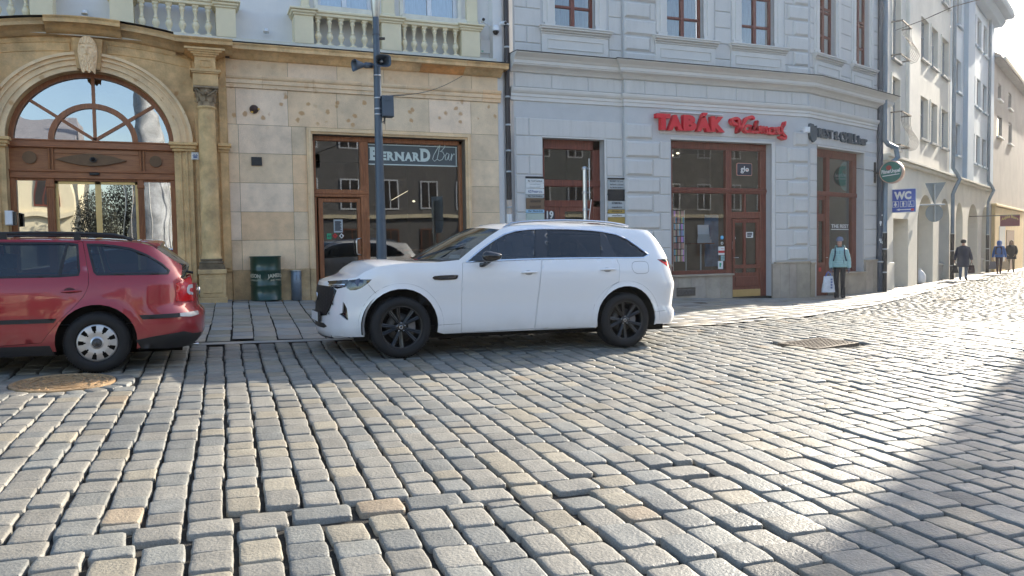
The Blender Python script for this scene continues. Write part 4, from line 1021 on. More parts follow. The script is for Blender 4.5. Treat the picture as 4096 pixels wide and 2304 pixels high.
b = MB(); b.tube([(cx_ + .12, YU - .06, cz_ - .05), (cx_ + .16, YU - .03, cz_ - .4), (cx_ + .12, YU - .03, cz_ - .62), (cx_ + .15, YU - .05, 5.72)], .008, 5); tag(b.build('camera_cable', M_wplast, loc=(cx_, YU, 5.7)), 'thin white cable running down from the security cameras', 'cable')
# ================================================================== grey corner house
def streaks(m, n, l, tc, cur, b):
	mp = n.new('ShaderNodeMapping'); mp.inputs['Scale'].default_value = (5, 5, .45); l.new(tc.outputs['Object'], mp.inputs[0])
	nz = n.new('ShaderNodeTexNoise'); nz.inputs['Scale'].default_value = 1.6; nz.inputs['Detail'].default_value = 7; nz.inputs['Roughness'].default_value = .7; l.new(mp.outputs[0], nz.inputs['Vector'])
	r = n.new('ShaderNodeMapRange'); r.inputs[1].default_value = .50; r.inputs[2].default_value = .78; r.inputs[3].default_value = 0; r.inputs[4].default_value = .30; l.new(nz.outputs[0], r.inputs[0])
	mx = n.new('ShaderNodeMix'); mx.data_type = 'RGBA'; l.new(r.outputs[0], mx.inputs[0]); l.new(cur, mx.inputs[6]); mx.inputs[7].default_value = (.36, .345, .31, 1)
	return mx.outputs[2]
M_grey = mat('grey_stucco', (.63, .61, .585), .85, var=.045, vs=1.2, bump=.12, bs=90, extra=streaks)
M_grey2 = mat('pale_grey_trim', (.68, .655, .62), .8, var=.04, vs=3, bump=.05)
M_groove = mat('stucco_groove', (.55, .55, .55), .9, var=.05)
M_plin = mat('travertine_plinth', (.37, .32, .265), .6, var=.22, vs=2.5, bump=.1, bs=40, attr=True)
M_redw = wood_mat('red_brown_wood', (.145, .034, .020), (.23, .060, .032), 'z')
M_redh = wood_mat('red_brown_wood_rail', (.145, .034, .020), (.23, .060, .032), 'x')
GL_grey = glass('shop_window_glass', (.86, .90, .92), .085, wave=.02, wsc=.7)
M_dcurt = mat('dim_curtain', (.16, .18, .19), .9, var=.5, vs=5, stretch=(9, 1, .5))
GL_upg = glass('upper_window_glass', (.6, .63, .65), .22, wave=.05, wsc=1.0)
YG = YB; CX = 15.28; CA = math.radians(19.2); CP = (CX, YG); CL = 4.45
cca, csa = math.cos(CA), math.sin(CA)
def cw(t, d, z): return (CX + t * cca - d * csa, YG + t * csa + d * cca, z)      # chamfer wall: d>0 goes into the wall
Mc = Matrix(((cca, -csa, 0, CX), (csa, cca, 0, YG), (0, 0, 1, 0), (0, 0, 0, 1)))
def cT(px, py, d=0): return onW(px, py, (CX - d * csa, YG + d * cca), CA)[0]
def cZ(px, py, d=0): return onW(px, py, (CX - d * csa, YG + d * cca), CA)[1]
grey = thing('corner_house', 'grey rusticated corner house with red-brown shop windows and a chamfered corner', 'building', (11, YG, .25))
RR = [1.12 + 0, 1.52, 1.96, 2.39, 2.83, 3.26, 3.70, 4.14, 4.56]; RW = 9.69      # courses
YR2 = YG - .085                                            # projecting bay
doorO = (7.56, 9.17, .2, 4.12); shopO = (10.99, 14.06, .1, 4.19)
w1 = (FX(2208, 122, YG + .14), FX(2368, 122, YG + .14)); w2 = (FX(2653, 156, YR2 + .14), FX(2799, 156, YR2 + .14)); w3 = (FX(2950, 186, YR2 + .14), FX(3080, 186, YR2 + .14)); WB = 6.68
ctr = (cT(3256, 600), cT(3443, 620)); cwin_z = 4.20
c4 = (cT(3244, 225, .14), cT(3309, 230, .14)); c5 = (cT(3391, 270, .14), cT(3443, 280, .14))
b = MB()
wall_panel(b, rect(6.86, RW, .1, 5.5), [rect(*doorO)], YG + .0, .34)
wall_panel(b, rect(6.86, RW, 5.5, 11.6), [rect(w1[0], w1[1], WB, 8.9)], YG, .20)
b.add([(RW, YR2, .1), (RW, YG, .1), (RW, YG, 11.6), (RW, YR2, 11.6)], [(0, 1, 2, 3)])
wall_panel(b, rect(RW, CX, .1, 5.5), [rect(*shopO)], YR2, .34)
wall_panel(b, rect(RW, CX, 5.5, 11.6), [rect(w2[0], w2[1], WB, 8.9), rect(w3[0], w3[1], WB, 8.9)], YR2, .20)
b.add([(CX, YR2, .1), cw(0.028, -.081, .1), cw(.028, -.081, 11.6), (CX, YR2, 11.6)], [(0, 1, 2, 3)])
b.M = Mc
wall_panel(b, rect(0.0, CL, .0, 5.5), [rect(ctr[0], ctr[1], .0, cwin_z)], -.081, .36)
wall_panel(b, rect(0.0, CL, 5.5, 11.6), [rect(c4[0], c4[1], WB, 8.9), rect(c5[0], c5[1], WB, 8.9)], -.081, .22)
b.add([(CL, -.081, 0), (CL, 6, 0), (CL, 6, 11.6), (CL, -.081, 11.6)], [(0, 1, 2, 3)])
b.M = None
b.build('wall', M_groove, grey)
bl = MB(); R_ = random.Random(9)
holesG = [(doorO[0] - .0, doorO[1] + .05, 0, doorO[3] + .03), (shopO[0] - .04, shopO[1] + .12, 0, shopO[3] + .05)]
def blocks(b, xs, z0, z1, y, holes, g=.022, bev=.014, th=.022):
	for xa, xb in zip(xs, xs[1:]):
		for r in subtract((xa + g / 2, xb - g / 2, z0 + g / 2, z1 - g / 2), holes): b.box(r[0], r[1], y - th, y + .01, r[2], r[3], bev)
for k, (z0, z1) in enumerate(zip(RR, RR[1:])):
	alt = k % 2
	if z0 > 4.1: xs = [6.88, 7.22, RW - .02]
	elif z0 > 3.65: xs = [6.88, RW - .02]
	else: xs = [6.88, 7.22, 7.56] if alt else [6.88, 7.56]
	if z0 >= 3.65: xs2 = []
	else: xs2 = [9.22, RW - .02]
	blocks(bl, xs, z0, z1, YG, holesG[:1]);
	if xs2: blocks(bl, xs2, z0, z1, YG, [])
	q0 = RW + .05; qa = q0 + (.72 if alt else .92)
	bl.box(RW + .015, qa - .011, YR2 - .055, YR2 + .01, z0 + .03, z1 - .03, .045)
	if z0 < 4.1: blocks(bl, [qa, shopO[0] - .03], z0, z1, YR2, [])
	q1 = CX - (.50 if alt else .70)
	bl.box(q1 + .011, CX - .015, YR2 - .055, YR2 + .01, z0 + .03, z1 - .03, .045)
	if z0 < 4.1: blocks(bl, [shopO[1] + .12, q1], z0, z1, YR2, [])
blocks(bl, [RW + .95, CX - .7], 4.30, 4.56, YR2, [])
blocks(bl, [6.88] + [FX(p, 320) for p in (2204, 2350)] + [RW - .02], 5.23, 5.56, YG, [])
blocks(bl, [RW + .02] + [FX(p, 340, YR2) for p in (2577, 2703, 2825, 2943, 3057, 3165)] + [CX - .02], 5.23, 5.56, YR2, [])
ur = [5.98, 6.24, 6.62, 7.02, 7.42, 7.82, 8.22, 8.62]
uh = [(w1[0] - .36, w1[1] + .36, 5.9, 9), (w2[0] - .34, w2[1] + .34, 5.9, 9), (w3[0] - .34, w3[1] + .34, 5.9, 9)]
for k, (z0, z1) in enumerate(zip(ur, ur[1:])):
	alt = k % 2
	blocks(bl, ([6.88, 7.2, RW - .02] if alt else [6.88, RW - .02]), z0, z1, YG, uh[:1])
	qa = RW + (.72 if alt else .90)
	bl.box(RW + .015, qa - .01, YR2 - .055, YR2 + .01, z0 + .02, z1 - .02, .045); bl.box(CX - (.5 if alt else .7), CX - .015, YR2 - .055, YR2 + .01, z0 + .02, z1 - .02, .045)
	blocks(bl, [qa, CX - (.52 if alt else .72)], z0, z1, YR2, uh[1:])
bl.M = Mc
for k, (z0, z1) in enumerate(zip(RR, RR[1:])):
	if z0 < 4.1:
		blocks(bl, [.04, ctr[0] - .01], z0, z1, -.081, []); blocks(bl, [ctr[1] + .05, CL - .03], z0, z1, -.081, [])
	else: blocks(bl, [.04, CL - .03], z0 + .1, z1, -.081, [])
blocks(bl, [.04] + [.04 + i * .85 for i in range(1, 5)] + [CL - .03], 5.23, 5.56, -.081, [])
uhc = [(c4[0] - .3, c4[1] + .3, 5.9, 9), (c5[0] - .3, c5[1] + .3, 5.9, 9)]
for k, (z0, z1) in enumerate(zip(ur, ur[1:])): blocks(bl, [.04, CL - .03], z0, z1, -.081, uhc)
bl.M = None
bl.build('rustication', M_grey, grey)
b = MB()
def trim(b, x0, x1, z0, z1, y, w_=.09, pr=.03):
	b.box(x0 - w_, x0, y - pr, y + .05, z0, z1 + w_); b.box(x1, x1 + w_, y - pr, y + .05, z0, z1 + w_); b.box(x0, x1, y - pr, y + .05, z1, z1 + w_)
def uptrim(b, xa, xb, y):
	for q, (o_, pr) in enumerate(((.0, .03), (.10, .06), (.20, .03))):
		b.box(xa - o_ - .10, xa - o_, y - pr, y + .02, WB + .06, 9); b.box(xb + o_, xb + o_ + .10, y - pr, y + .02, WB + .06, 9)
	b.box(xa - .26, xa - .0, y - .05, y + .02, WB - .02, WB + .10); b.box(xb, xb + .26, y - .05, y + .02, WB - .02, WB + .10)
def sill(b, xa, xb, y):
	b.box(xa - .42, xb + .42, y - .17, y + .15, WB - .05, WB - .02)
	b.box(xa - .40, xb + .40, y - .15, y, WB - .10, WB - .05, .01); b.box(xa - .38, xb + .38, y - .11, y, WB - .15, WB - .10, .02); b.box(xa - .36, xb + .36, y - .07, y, WB - .20, WB - .15, .02)
	b.box(xa - .34, xb + .34, y - .045, y, 5.97, WB - .20, .006)
	c0, c1, e0, e1 = xa - .20, xb + .20, 6.15, 6.36
	for r in ((c0, c1, e0, e0 + .012), (c0, c1, e1, e1 + .012), (c0, c0 + .012, e0 + .012, e1), (c1 - .012, c1, e0 + .012, e1)): b.box(r[0], r[1], y - .062, y - .04, r[2], r[3])
for (xa, xb), y in ((w1, YG), (w2, YR2), (w3, YR2)): uptrim(b, xa, xb, y); sill(b, xa, xb, y)
b.box(shopO[0] - .03, shopO[1] + .11, YR2 - .025, YR2 + .02, shopO[3], shopO[3] + .05); b.box(shopO[1], shopO[1] + .11, YR2 - .025, YR2 + .02, 1.1, shopO[3])
b.box(doorO[0] - .02, doorO[1] + .05, YG - .025, YG + .02, doorO[3], doorO[3] + .03); b.box(doorO[1], doorO[1] + .05, YG - .025, YG + .02, 1.1, doorO[3])
b.M = Mc
for xa, xb in (c4, c5): uptrim(b, xa, xb, -.081); sill(b, xa + .05, xb - .05, -.081)
b.box(ctr[0] - .0, ctr[1] + .05, -.11, -.07, cwin_z, cwin_z + .04); b.box(ctr[1], ctr[1] + .05, -.11, -.07, 1.1, cwin_z)
b.M = None
b.build_split('trim', M_grey2, grey)
def plan_strip(b, prof, end=.25):
	"""prof: (out, z). path: left wall -> bay -> chamfer"""
	k = math.tan(CA / 2)
	def P(o, z): return [(6.78 + 0 * o, YG - o, z), (RW - o, YG - o, z), (RW - o, YR2 - o, z), (CX + (o - 0) * 0 - (-.085 - 0) * 0 + k * (-(o + .085)) * -1, YR2 - o, z), cw(CL + min(o, end), -(o + .081), z)]
	rows_ = [P(o, z) for o, z in prof]
	for j in range(len(prof) - 1):
		for i in range(4): b.add([rows_[j][i], rows_[j][i + 1], rows_[j + 1][i + 1], rows_[j + 1][i]], [(0, 1, 2, 3)])
	n = len(prof)
	b.add([r[0] for r in rows_] + [(6.78, YG + .1, prof[-1][1]), (6.78, YG + .1, prof[0][1])], [tuple(range(n + 2))])
	b.add([r[4] for r in rows_] + [cw(CL + .02, .1, prof[-1][1]), cw(CL + .02, .1, prof[0][1])], [tuple(range(n + 1, -1, -1))])
b = MB()
plan_strip(b, [(0, 4.93), (.03, 4.94), (.03, 5.02), (.05, 5.03), (.05, 5.09), (.075, 5.11), (.10, 5.15), (.11, 5.19), (.11, 5.215), (0, 5.225)])
b.build('string_course', M_grey2, grey)
b = MB()
plan_strip(b, [(0, 5.57), (.05, 5.58), (.07, 5.61), (.13, 5.66), (.20, 5.69), (.22, 5.70), (.22, 5.72), (.24, 5.73), (.24, 5.80), (.26, 5.81), (.29, 5.85), (.36, 5.90), (.40, 5.925), (.40, 5.945), (.0, 5.96)])
b.build('cornice', M_grey2, grey)
b = MB(); plan_strip(b, [(.0, 5.962), (.425, 5.949), (.425, 5.962), (.0, 5.985)]); b.build('cornice_flashing', M_flash, grey)
b = MB(); R_ = random.Random(2)          # pigeon spikes on the cornice
for i in range(150):
	t = i / 149 * 4.3; p = cw(t, -.42, 5.96); b.tube([p, (p[0] + R_.uniform(-.02, .02), p[1] + R_.uniform(-.02, .02), 5.96 + R_.uniform(.05, .09))], .0022, 3, cap=False)
for i in range(200):
	x = 6.9 + i / 199 * 8.4; y = (YG if x < RW else YR2) - .36; b.tube([(x, y, 5.965), (x + R_.uniform(-.02, .02), y - .01, 5.965 + R_.uniform(.05, .09))], .002, 3, cap=False)
b.build('pigeon_spikes', M_steel, grey)['kind'] = 'stuff'
b = MB(); xs = [RW, RW + .45, shopO[0]]; R_ = random.Random(4)
def pl(b, xa, xb, y, zt, th=.07, bot=-.05):
	g = R_.uniform(.88, 1.1); b.col = (g, g * R_.uniform(.97, 1.01), g * R_.uniform(.93, 1.0)); b.box(xa + .002, xb - .002, y - th, y + .2, bot, zt, .004)
for xs, y in (([6.9, 7.25, 7.56], YG), ([9.17, RW], YG), ([RW, 10.2, 10.55, 10.95], YR2), ([14.0 + .06, 14.30, 14.60, 14.85, CX + .02], YR2)):
	for a, c_ in zip(xs, xs[1:]): pl(b, a, c_, y, 1.06)
for a, c_ in zip([shopO[0] - .04] + [FX(p, 1150, YR2) for p in (2710, 2760, 2819, 2878)], [FX(p, 1150, YR2) for p in (2710, 2760, 2819, 2878)] + [FX(2926, 1150, YR2)]): pl(b, a, c_, YR2 + .0, .80, th=.05)
b.M = Mc
for a, c_ in ((0.0, .25), (ctr[0] + 1.02, ctr[0] + 1.7), (ctr[0] + 1.7, ctr[1] + .05)): pl(b, a, c_, -.081, 1.02 if a < .1 else .70)
for a, c_ in ((ctr[1] + .05, ctr[1] + .55), (ctr[1] + .55, CL)): pl(b, a, c_, -.081, 1.02)
b.M = None
b.col = (1.15, 1.12, 1.05)
b.box(shopO[0] - .06, FX(2929, 1100, YR2), YR2 - .10, YR2 + .2, .80, .845, .008)
for xs, y in (((6.88, 7.56), YG), ((9.2, RW), YG), ((RW - .01, 10.96), YR2), ((14.14, CX + .03), YR2)): b.box(xs[0], xs[1], y - .095, y + .1, 1.06, 1.115, .012)
b.M = Mc
b.box(ctr[0] + 1.02, ctr[1] + .05, -.20, .12, .70, .74, .008); b.box(ctr[1] + .05, CL, -.175, 0, 1.02, 1.075, .01); b.box(0, .25, -.175, 0, 1.02, 1.075, .01)
b.M = None
b.build_split('plinth', M_plin, grey)
b = MB(); xa, xb = FX(2707, 1165, YR2 - .06), FX(2781, 1165, YR2 - .06); za, zb = FZ(2744, 1184, YR2 - .06), FZ(2744, 1150, YR2 - .06)
b.box(xa, xb, YR2 - .055, YR2 - .05, za, zb); b.box(xa, xb, YR2 - .07, YR2 - .05, za, za + .02); b.box(xa, xb, YR2 - .07, YR2 - .05, zb - .02, zb); b.box(xa, xa + .02, YR2 - .07, YR2 - .05, za, zb); b.box(xb - .02, xb, YR2 - .07, YR2 - .05, za, zb)
for i in range(4): z = za + .04 + i * (zb - za - .07) / 4; b.add([(xa, YR2 - .056, z + .03), (xb, YR2 - .056, z + .03), (xb, YR2 - .075, z), (xa, YR2 - .075, z)], [(0, 1, 2, 3)])
b.build('vent_grille', M_iron, grey)
# --- upper windows (red-brown)
for (xa, xb), y in ((w1, YG), (w2, YR2), (w3, YR2)):
	up_window(xa, xb, M_redw, grey, z0=WB, z1=8.9, y=y + .14, gl=GL_upg, curtain=True, fw=.07, bars=(7.18, 7.9, 8.4), cm=M_dcurt)
def in_M(fn, M):
	"""build with local matrix: temporarily patch box coordinates"""
	old = MB.__init__
	def init(s): old(s); s.M = M
	MB.__init__ = init
	try: return fn()
	finally: MB.__init__ = old
for xa, xb in (c4, c5): in_M(lambda: up_window(xa, xb, M_redw, grey, z0=WB, z1=8.9, y=.06, gl=GL_upg, curtain=True, fw=.06, bars=(7.25, 7.9, 8.0), cm=M_dcurt), Mc)
# --- door no. 19
YD = YG + .26
ent2 = grey
X = lambda p, q=750: FX(p, q, YD); Z = lambda p, q=2300: FZ(q, p, YD)
b = MB(); b.box(doorO[0], doorO[1], YD - .05, YD + .06, Z(600), doorO[3], .01); b.box(doorO[0], doorO[1], YD - .07, YD + .06, Z(748), Z(721), .015); b.box(doorO[0], doorO[1], YD - .05, YD + .06, Z(829), Z(802), .01)
b.box(X(2368), doorO[1], YD - .05, YD + .06, .3, doorO[3], .01); b.box(doorO[0], X(2176), YD - .05, YD + .06, .3, doorO[3], .01)
b.build('frame', M_redw, ent2)
for z0, z1 in ((Z(721), Z(600)), (Z(802), Z(748))):
	b = MB(); b.add([(doorO[0], YD, z0), (doorO[1], YD, z0), (doorO[1], YD, z1), (doorO[0], YD, z1)], [(0, 1, 2, 3)]); b.build('transom_window', GL_grey, ent2)
xmid = X(2236, 850)
for xa, xb in ((X(2176), xmid), (xmid + .01, X(2368))):
	b = MB(); wall_panel(b, rect(xa, xb, .4, Z(829)), [rect(xa + .13, xb - .13, 1.5, Z(846))], YD - .03, .05)
	lf = b.build('door_leaf', M_redw, ent2)
	b = MB(); b.add([(xa + .12, YD + .01, 1.5), (xb - .12, YD + .01, 1.5), (xb - .12, YD + .01, Z(846)), (xa + .12, YD + .01, Z(846))], [(0, 1, 2, 3)]); b.build('door_glass', GL_grey, lf)
M_numb = mat('dark_number_plate', (.03, .04, .06), .4, var=0)
b = MB(); xa, xb = X(2178, 860), X(2214, 860); za, zb = Z(886), Z(848); b.box(xa, xb, YD - .055, YD - .035, za, zb); b.cur = 1
text_mb(b, '19', xa + .03, YD - .058, za + .06, xb - xa - .06, .19, depth=.004, bold=.03); b.build('number_plate', [M_numb, M_let2], ent2)
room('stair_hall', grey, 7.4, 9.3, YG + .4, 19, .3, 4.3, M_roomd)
# --- shop front
YT = YR2 + .24
sh = grey
X = lambda p, q=700: FX(p, q, YT); Z = lambda p, q=2800: FZ(q, p, YT)
x0, x1 = shopO[0], shopO[1]; xg0, xg1, xm0, xm1, xr = X(2686), X(2898), X(2898), X(2921), X(3036)
b = MB()
zh = Z(598, 2800); zr1, zr0 = Z(751, 2800), Z(774, 2800); zb1, zb0 = Z(1081, 2800), Z(1102, 2800)
b.box(x0, x1, YT - .05, YT + .05, zh, shopO[3], .01); b.box(x0, xg0, YT - .05, YT + .05, .8, zh, .01); b.box(xr, x1, YT - .05, YT + .05, .15, zh, .01)
b.box(xm0, xm1, YT - .06, YT + .05, .15, zh, .01); b.box(x0, x1, YT - .07, YT + .05, zr0, zr1, .015); b.box(x0, x1, YT - .085, YT + .05, zr0 + .05, zr0 + .10, .01)
b.box(x0, xm0 + .02, YT - .05, YT + .05, .80, zb1, .01)
zt1, zt0 = Z(848, 2980), Z(874, 2980)
b.box(xm1, xr, YT - .05, YT + .05, zt0, zt1, .01)
xmm = X(2976, 820); b.box(xmm - .03, xmm + .03, YT - .05, YT + .05, zt1, zr0, .01)
b.build('frame', M_redw, sh)
for nm, xa, xb, za, zb in (('display_window', xg0, xm0, zb1, zr0), ('transom_window', xg0, xm0, zr1, zh), ('transom_window', xm1, xr, zr1, zh), ('transom_window', xm1, xr, zt1, zr0)):
	b = MB(); b.add([(xa, YT, za), (xb, YT, za), (xb, YT, zb), (xa, YT, zb)], [(0, 1, 2, 3)]); b.build(nm, GL_grey, sh)
dx0, dx1 = X(2927, 1000), X(3037, 1000); db = Z(1185, 2980)
gl_ = [(X(2930 + 0, 1000) + .06, X(2971, 1000)), (X(2981, 1000), X(3022, 1000))]
b = MB(); wall_panel(b, rect(dx0, dx1, db, zt0 - .01), [rect(a, c_, Z(1090, 2980), Z(891, 2980)) for a, c_ in gl_], YT - .03, .04)
b.box(dx0 + .02, dx1 - .0, YT - .055, YT - .03, Z(1073, 2980), Z(1058, 2980), .008); b.box(dx0 + .08, dx1 - .08, YT - .045, YT - .03, Z(1145, 2980), Z(1105, 2980), .012)
lf = b.build('door', M_redw, sh)
b = MB(); b.add([(dx0 + .05, YT, Z(1095, 2980)), (dx1 - .05, YT, Z(1095, 2980)), (dx1 - .05, YT, Z(885, 2980)), (dx0 + .05, YT, Z(885, 2980))], [(0, 1, 2, 3)]); b.build('door_glass', GL_grey, lf)
b = MB(); b.box(dx0, dx1, YT - .045, YT - .03, db, Z(1157, 2980)); b.build('kick_plate', M_brass, lf)
b = MB(); b.tube([(dx0 + .05, YT - .03, Z(1030, 2950)), (dx0 + .05, YT - .08, Z(1030, 2950)), (dx0 + .15, YT - .085, Z(1030, 2950))], .009, 6); b.build('door_handle', M_steel, lf)
b = MB(); b.box(dx0 - .2, x1, YR2 - .02, YT + .1, -.05, db - .005); b.build('threshold', M_plin, sh)
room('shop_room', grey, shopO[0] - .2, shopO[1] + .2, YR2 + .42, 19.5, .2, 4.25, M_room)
M_redsign = mat('red_sign_letter', (.66, .006, .022), .35, var=.03)
M_redside = mat('dark_red_sign_side', (.38, .015, .02), .4, var=.03)
YL = YR2 - .16
sg = thing('shop_sign', 'red block letters TABÁK followed by slanting red script above the tobacco shop window', 'sign', (12.5, YR2, 4.3))
def letters(word, px0, px1, pyb, pyt, parent, depth=.13, bold=.045, mats=None):
	b = MB()
	xa, xb = FX(px0, pyb, YL), FX(px1, pyb, YL); za, zb = FZ((px0 + px1) / 2, pyb, YL), FZ((px0 + px1) / 2, pyt, YL)
	text_mb(b, word, xa, YL + depth, za, xb - xa, zb - za, depth=depth, bold=bold); b.build('lettering', mats, parent)
for ch, a, c_, yb, yt in (('T', 2627, 2683, 519, 454), ('A', 2674, 2732, 521, 459), ('B', 2735, 2787, 523, 460), ('Á', 2789, 2845, 526, 450), ('K', 2846, 2900, 528, 466)):
	letters(ch, a, c_, yb, yt, sg, mats=M_redsign, bold=.07)
def script_letters(b, strokes, px0, px1, pyb, pyt, y0, y1, slope):
	"""chunky script: fat ribbons from strokes in unit space"""
	xa, xb = FX(px0, pyb, YL), FX(px1, pyb, YL); za, zb = FZ(px0, pyb, YL), FZ(px0, pyt, YL); Wd, Hh = xb - xa, zb - za
	for pts, r in strokes:
		n = len(pts); L = [];
		P = [Vector((xa + p[0] * Wd, za + p[1] * Hh + slope * p[0] * Wd)) for p in pts]
		Q = []
		for i in range(n - 1):
			p0, p1, p2, p3 = P[max(i - 1, 0)], P[i], P[i + 1], P[min(i + 2, n - 1)]
			for s_ in range(5):
				t = s_ / 5; Q.append(.5 * ((2 * p1) + (-p0 + p2) * t + (2 * p0 - 5 * p1 + 4 * p2 - p3) * t * t + (-p0 + 3 * p1 - 3 * p2 + p3) * t ** 3))
		Q.append(P[-1]); lf_, rt = [], []
		for i, q in enumerate(Q):
			d = (Q[min(i + 1, len(Q) - 1)] - Q[max(i - 1, 0)]); d.normalize(); nn = Vector((-d.y, d.x)); w_ = r * Hh * (1 if 0 < i < len(Q) - 1 else .75)
			lf_.append(q + nn * w_); rt.append(q - nn * w_)
		for i in range(len(Q) - 1): b.prism([lf_[i], lf_[i + 1], rt[i + 1], rt[i]], 'y', y0, y1)
		for q in (Q[0], Q[-1]): b.prism([(q.x + r * Hh * .95 * math.cos(a), q.y + r * Hh * .95 * math.sin(a)) for a in np.linspace(0, 2 * math.pi, 11)[:-1]], 'y', y0 + .001, y1 - .001)
b = MB()
VAL = [([(.10, .52), (.04, .60), (.03, .78), (.10, .86), (.15, .74), (.14, .30), (.13, .12)], .085), ([(.13, .12), (.20, .45), (.27, .85), (.36, 1.0), (.40, .92)], .085),
	([(.36, .48), (.28, .50), (.24, .28), (.30, .14), (.36, .30), (.38, .50), (.36, .20), (.42, .14)], .062), ([(.42, .14), (.46, .55), (.47, .80), (.44, .40), (.45, .16), (.50, .16)], .058),
	([(.50, .16), (.51, .46), (.53, .46), (.54, .16), (.56, .44), (.58, .46), (.59, .16), (.61, .44), (.64, .44), (.64, .18), (.67, .16)], .055),
	([(.75, .44), (.69, .42), (.69, .16), (.76, .14), (.78, .34), (.74, .46)], .055), ([(.79, .46), (.80, .14), (.82, .44), (.85, .46), (.85, .18), (.89, .20)], .055),
	([(.89, .50), (.95, .62), (.97, .82)], .06), ([(.94, .60), (.91, .36), (.93, .16), (.98, .0), (.96, -.14), (.88, -.04)], .062)]
script_letters(b, VAL, 2925, 3150, 534, 462, YL, YL + .13, -.004)
b.build('script_lettering', M_redsign, sg)
b = MB(); za = FZ(2650, 478, YR2 - .03)
for xa, xb, z in ((FX(2640, 475, YR2 - .03), FX(2890, 475, YR2 - .03), 4.84), (FX(2940, 520, YR2), FX(3140, 520, YR2), 4.52)): b.box(xa, xb, YR2 - .05, YR2 - .02, z, z + .03)
b.build('mounting_rail', M_let2, sg)
M_navy = mat('navy_board', (.018, .022, .045), .35, var=0); M_coral = mat('coral_rim', (.75, .38, .30), .5, var=0)
YW = YT - .01
xa, xb, za, zb = FX(2945, 680, YW), FX(3006, 680, YW), FZ(2975, 703, YW), FZ(2975, 653, YW)
def rrect(x0, x1, z0, z1, r, n=5):
	P = []
	for cx, cz, a in ((x1 - r, z1 - r, 0), (x0 + r, z1 - r, 90), (x0 + r, z0 + r, 180), (x1 - r, z0 + r, 270)):
		for i in range(n + 1): t = math.radians(a + 90 * i / n); P.append((cx + r * math.cos(t), cz + r * math.sin(t)))
	return P
gs = thing('window_sign', 'small navy rounded sign reading glo in the upper right shop window pane', 'sign', ((xa + xb) / 2, YW, za))
b = MB(); b.prism(rrect(xa, xb, za, zb, .04), 'y', YW - .02, YW); b.build('rim', M_coral, gs)
b = MB(); b.prism(rrect(xa + .012, xb - .012, za + .012, zb - .012, .035), 'y', YW - .024, YW - .018); b.build('board', M_navy, gs)
b = MB(); xw = xb - xa; text_mb(b, 'glo', xa + xw * .24, YW - .026, za + (zb - za) * .18, xw * .54, (zb - za) * .58, depth=.004, bold=.012); b.cur = 1
b.prism(ell(xa + xw * .665, za + (zb - za) * .445, xw * .05, xw * .05, 12), 'y', YW - .03, YW - .025); b.build('lettering', [M_let2, M_coral], gs)
PC = [(.75, .35, .80), (.22, .50, .70), (.62, .60, .28), (.70, .40, .32), (.30, .35, .65), (.25, .55, .50), (.75, .65, .55), (.55, .30, .28)]
M_card = mat('postcard_print', (1, 1, 1), .5, var=.15, vs=30, attr=True)
yr = YT + .35; rx0, rx1 = FX(2694, 900, yr), FX(2738, 900, yr); rz0, rz1 = FZ(2715, 1048, yr), FZ(2715, 842, yr)
rk = thing('postcard_rack', 'tall wire rack packed with colourful postcards behind the shop window', 'rack', ((rx0 + rx1) / 2, yr, rz0))
R_ = random.Random(8); nrow = 8
for i in range(nrow):
	b = MB()
	for j in range(6):
		xa = rx0 + (rx1 - rx0) * j / 6; zz = rz0 + (rz1 - rz0) * i / nrow; b.col = R_.choice(PC); b.box(xa + .004, xa + (rx1 - rx0) / 6 - .004, yr - .01 + (j % 2) * .03, yr + .0 + (j % 2) * .03, zz + .01, zz + (rz1 - rz0) / nrow * .93)
	b.build('postcard_row', M_card, rk)
b = MB(); b.tube([(rx0 - .02, yr, rz0 - .5), (rx0 - .02, yr, rz1)], .012, 6); b.tube([(rx1 + .01, yr + .02, rz0), (rx1 + .01, yr + .02, rz1)], .008, 6); b.build('stand', M_steel, rk)
tx0, tx1, tz = FX(2764, 970, YT + .5), FX(2858, 975, YT + .5), FZ(2800, 972, YT + .5)
tb = thing('display_table', 'small brown table with thin pale legs in the middle of the shop window', 'table', ((tx0 + tx1) / 2, YT + .7, .5))
b = MB(); b.box(tx0, tx1, YT + .5, YT + .9, tz - .03, tz); b.build('table_top', M_furn, tb)
for x, y in ((FX(2803, 1040, YT + .52), YT + .52), (FX(2773, 1040, YT + .52), YT + .85)): b = MB(); b.tube([(x, y, .5), (x, y, tz - .03)], .018, 8); b.build('leg', M_let_grey, tb)
st_ = thing('leaflet_stand', 'white tilted leaflet display standing on the small table in the shop window', 'display stand', ((tx0 + tx1) / 2, YT + .6, tz))
xc = (FX(2790, 950, YT + .5), FX(2858, 900, YT + .5)); b = MB(); zt_ = FZ(2830, 898, YT + .5)
b.add([(xc[0] + .10, YT + .62, tz + .08), (xc[1] - .06, YT + .62, tz + .08), (xc[1] + .01, YT + .78, zt_), (xc[0] + .20, YT + .78, zt_)], [(0, 1, 2, 3)]); b.build('back_board', M_let2, st_)
for k in range(3): b = MB(); b.box(xc[0] - .0 + k * .04, xc[1] - .10, YT + .50 + k * .04, YT + .52 + k * .04, tz + .002 + k * .05, tz + .09 + k * .07); b.build('pocket', M_let_grey, st_)
M_cyan = mat('cyan_print', (.12, .45, .75), .5, var=0)
def round_sticker(label, px, py, r, m, extra=None):
	x, z = FX(px, py, YW), FZ(px, py, YW); b = MB(); b.prism(ell(x, z, r, r, 16), 'y', YW - .004, YW - .001)
	if extra: b.cur = 1; extra(b, x - r, x + r, z - r, z + r, YW - .0055)
	tag(b.build('sticker', [m, M_ink], loc=(x, YW, z)), label, 'sticker')
round_sticker('round blue sticker at the top of the sticker column in the shop window', 2888, 950, .05, M_cyan)
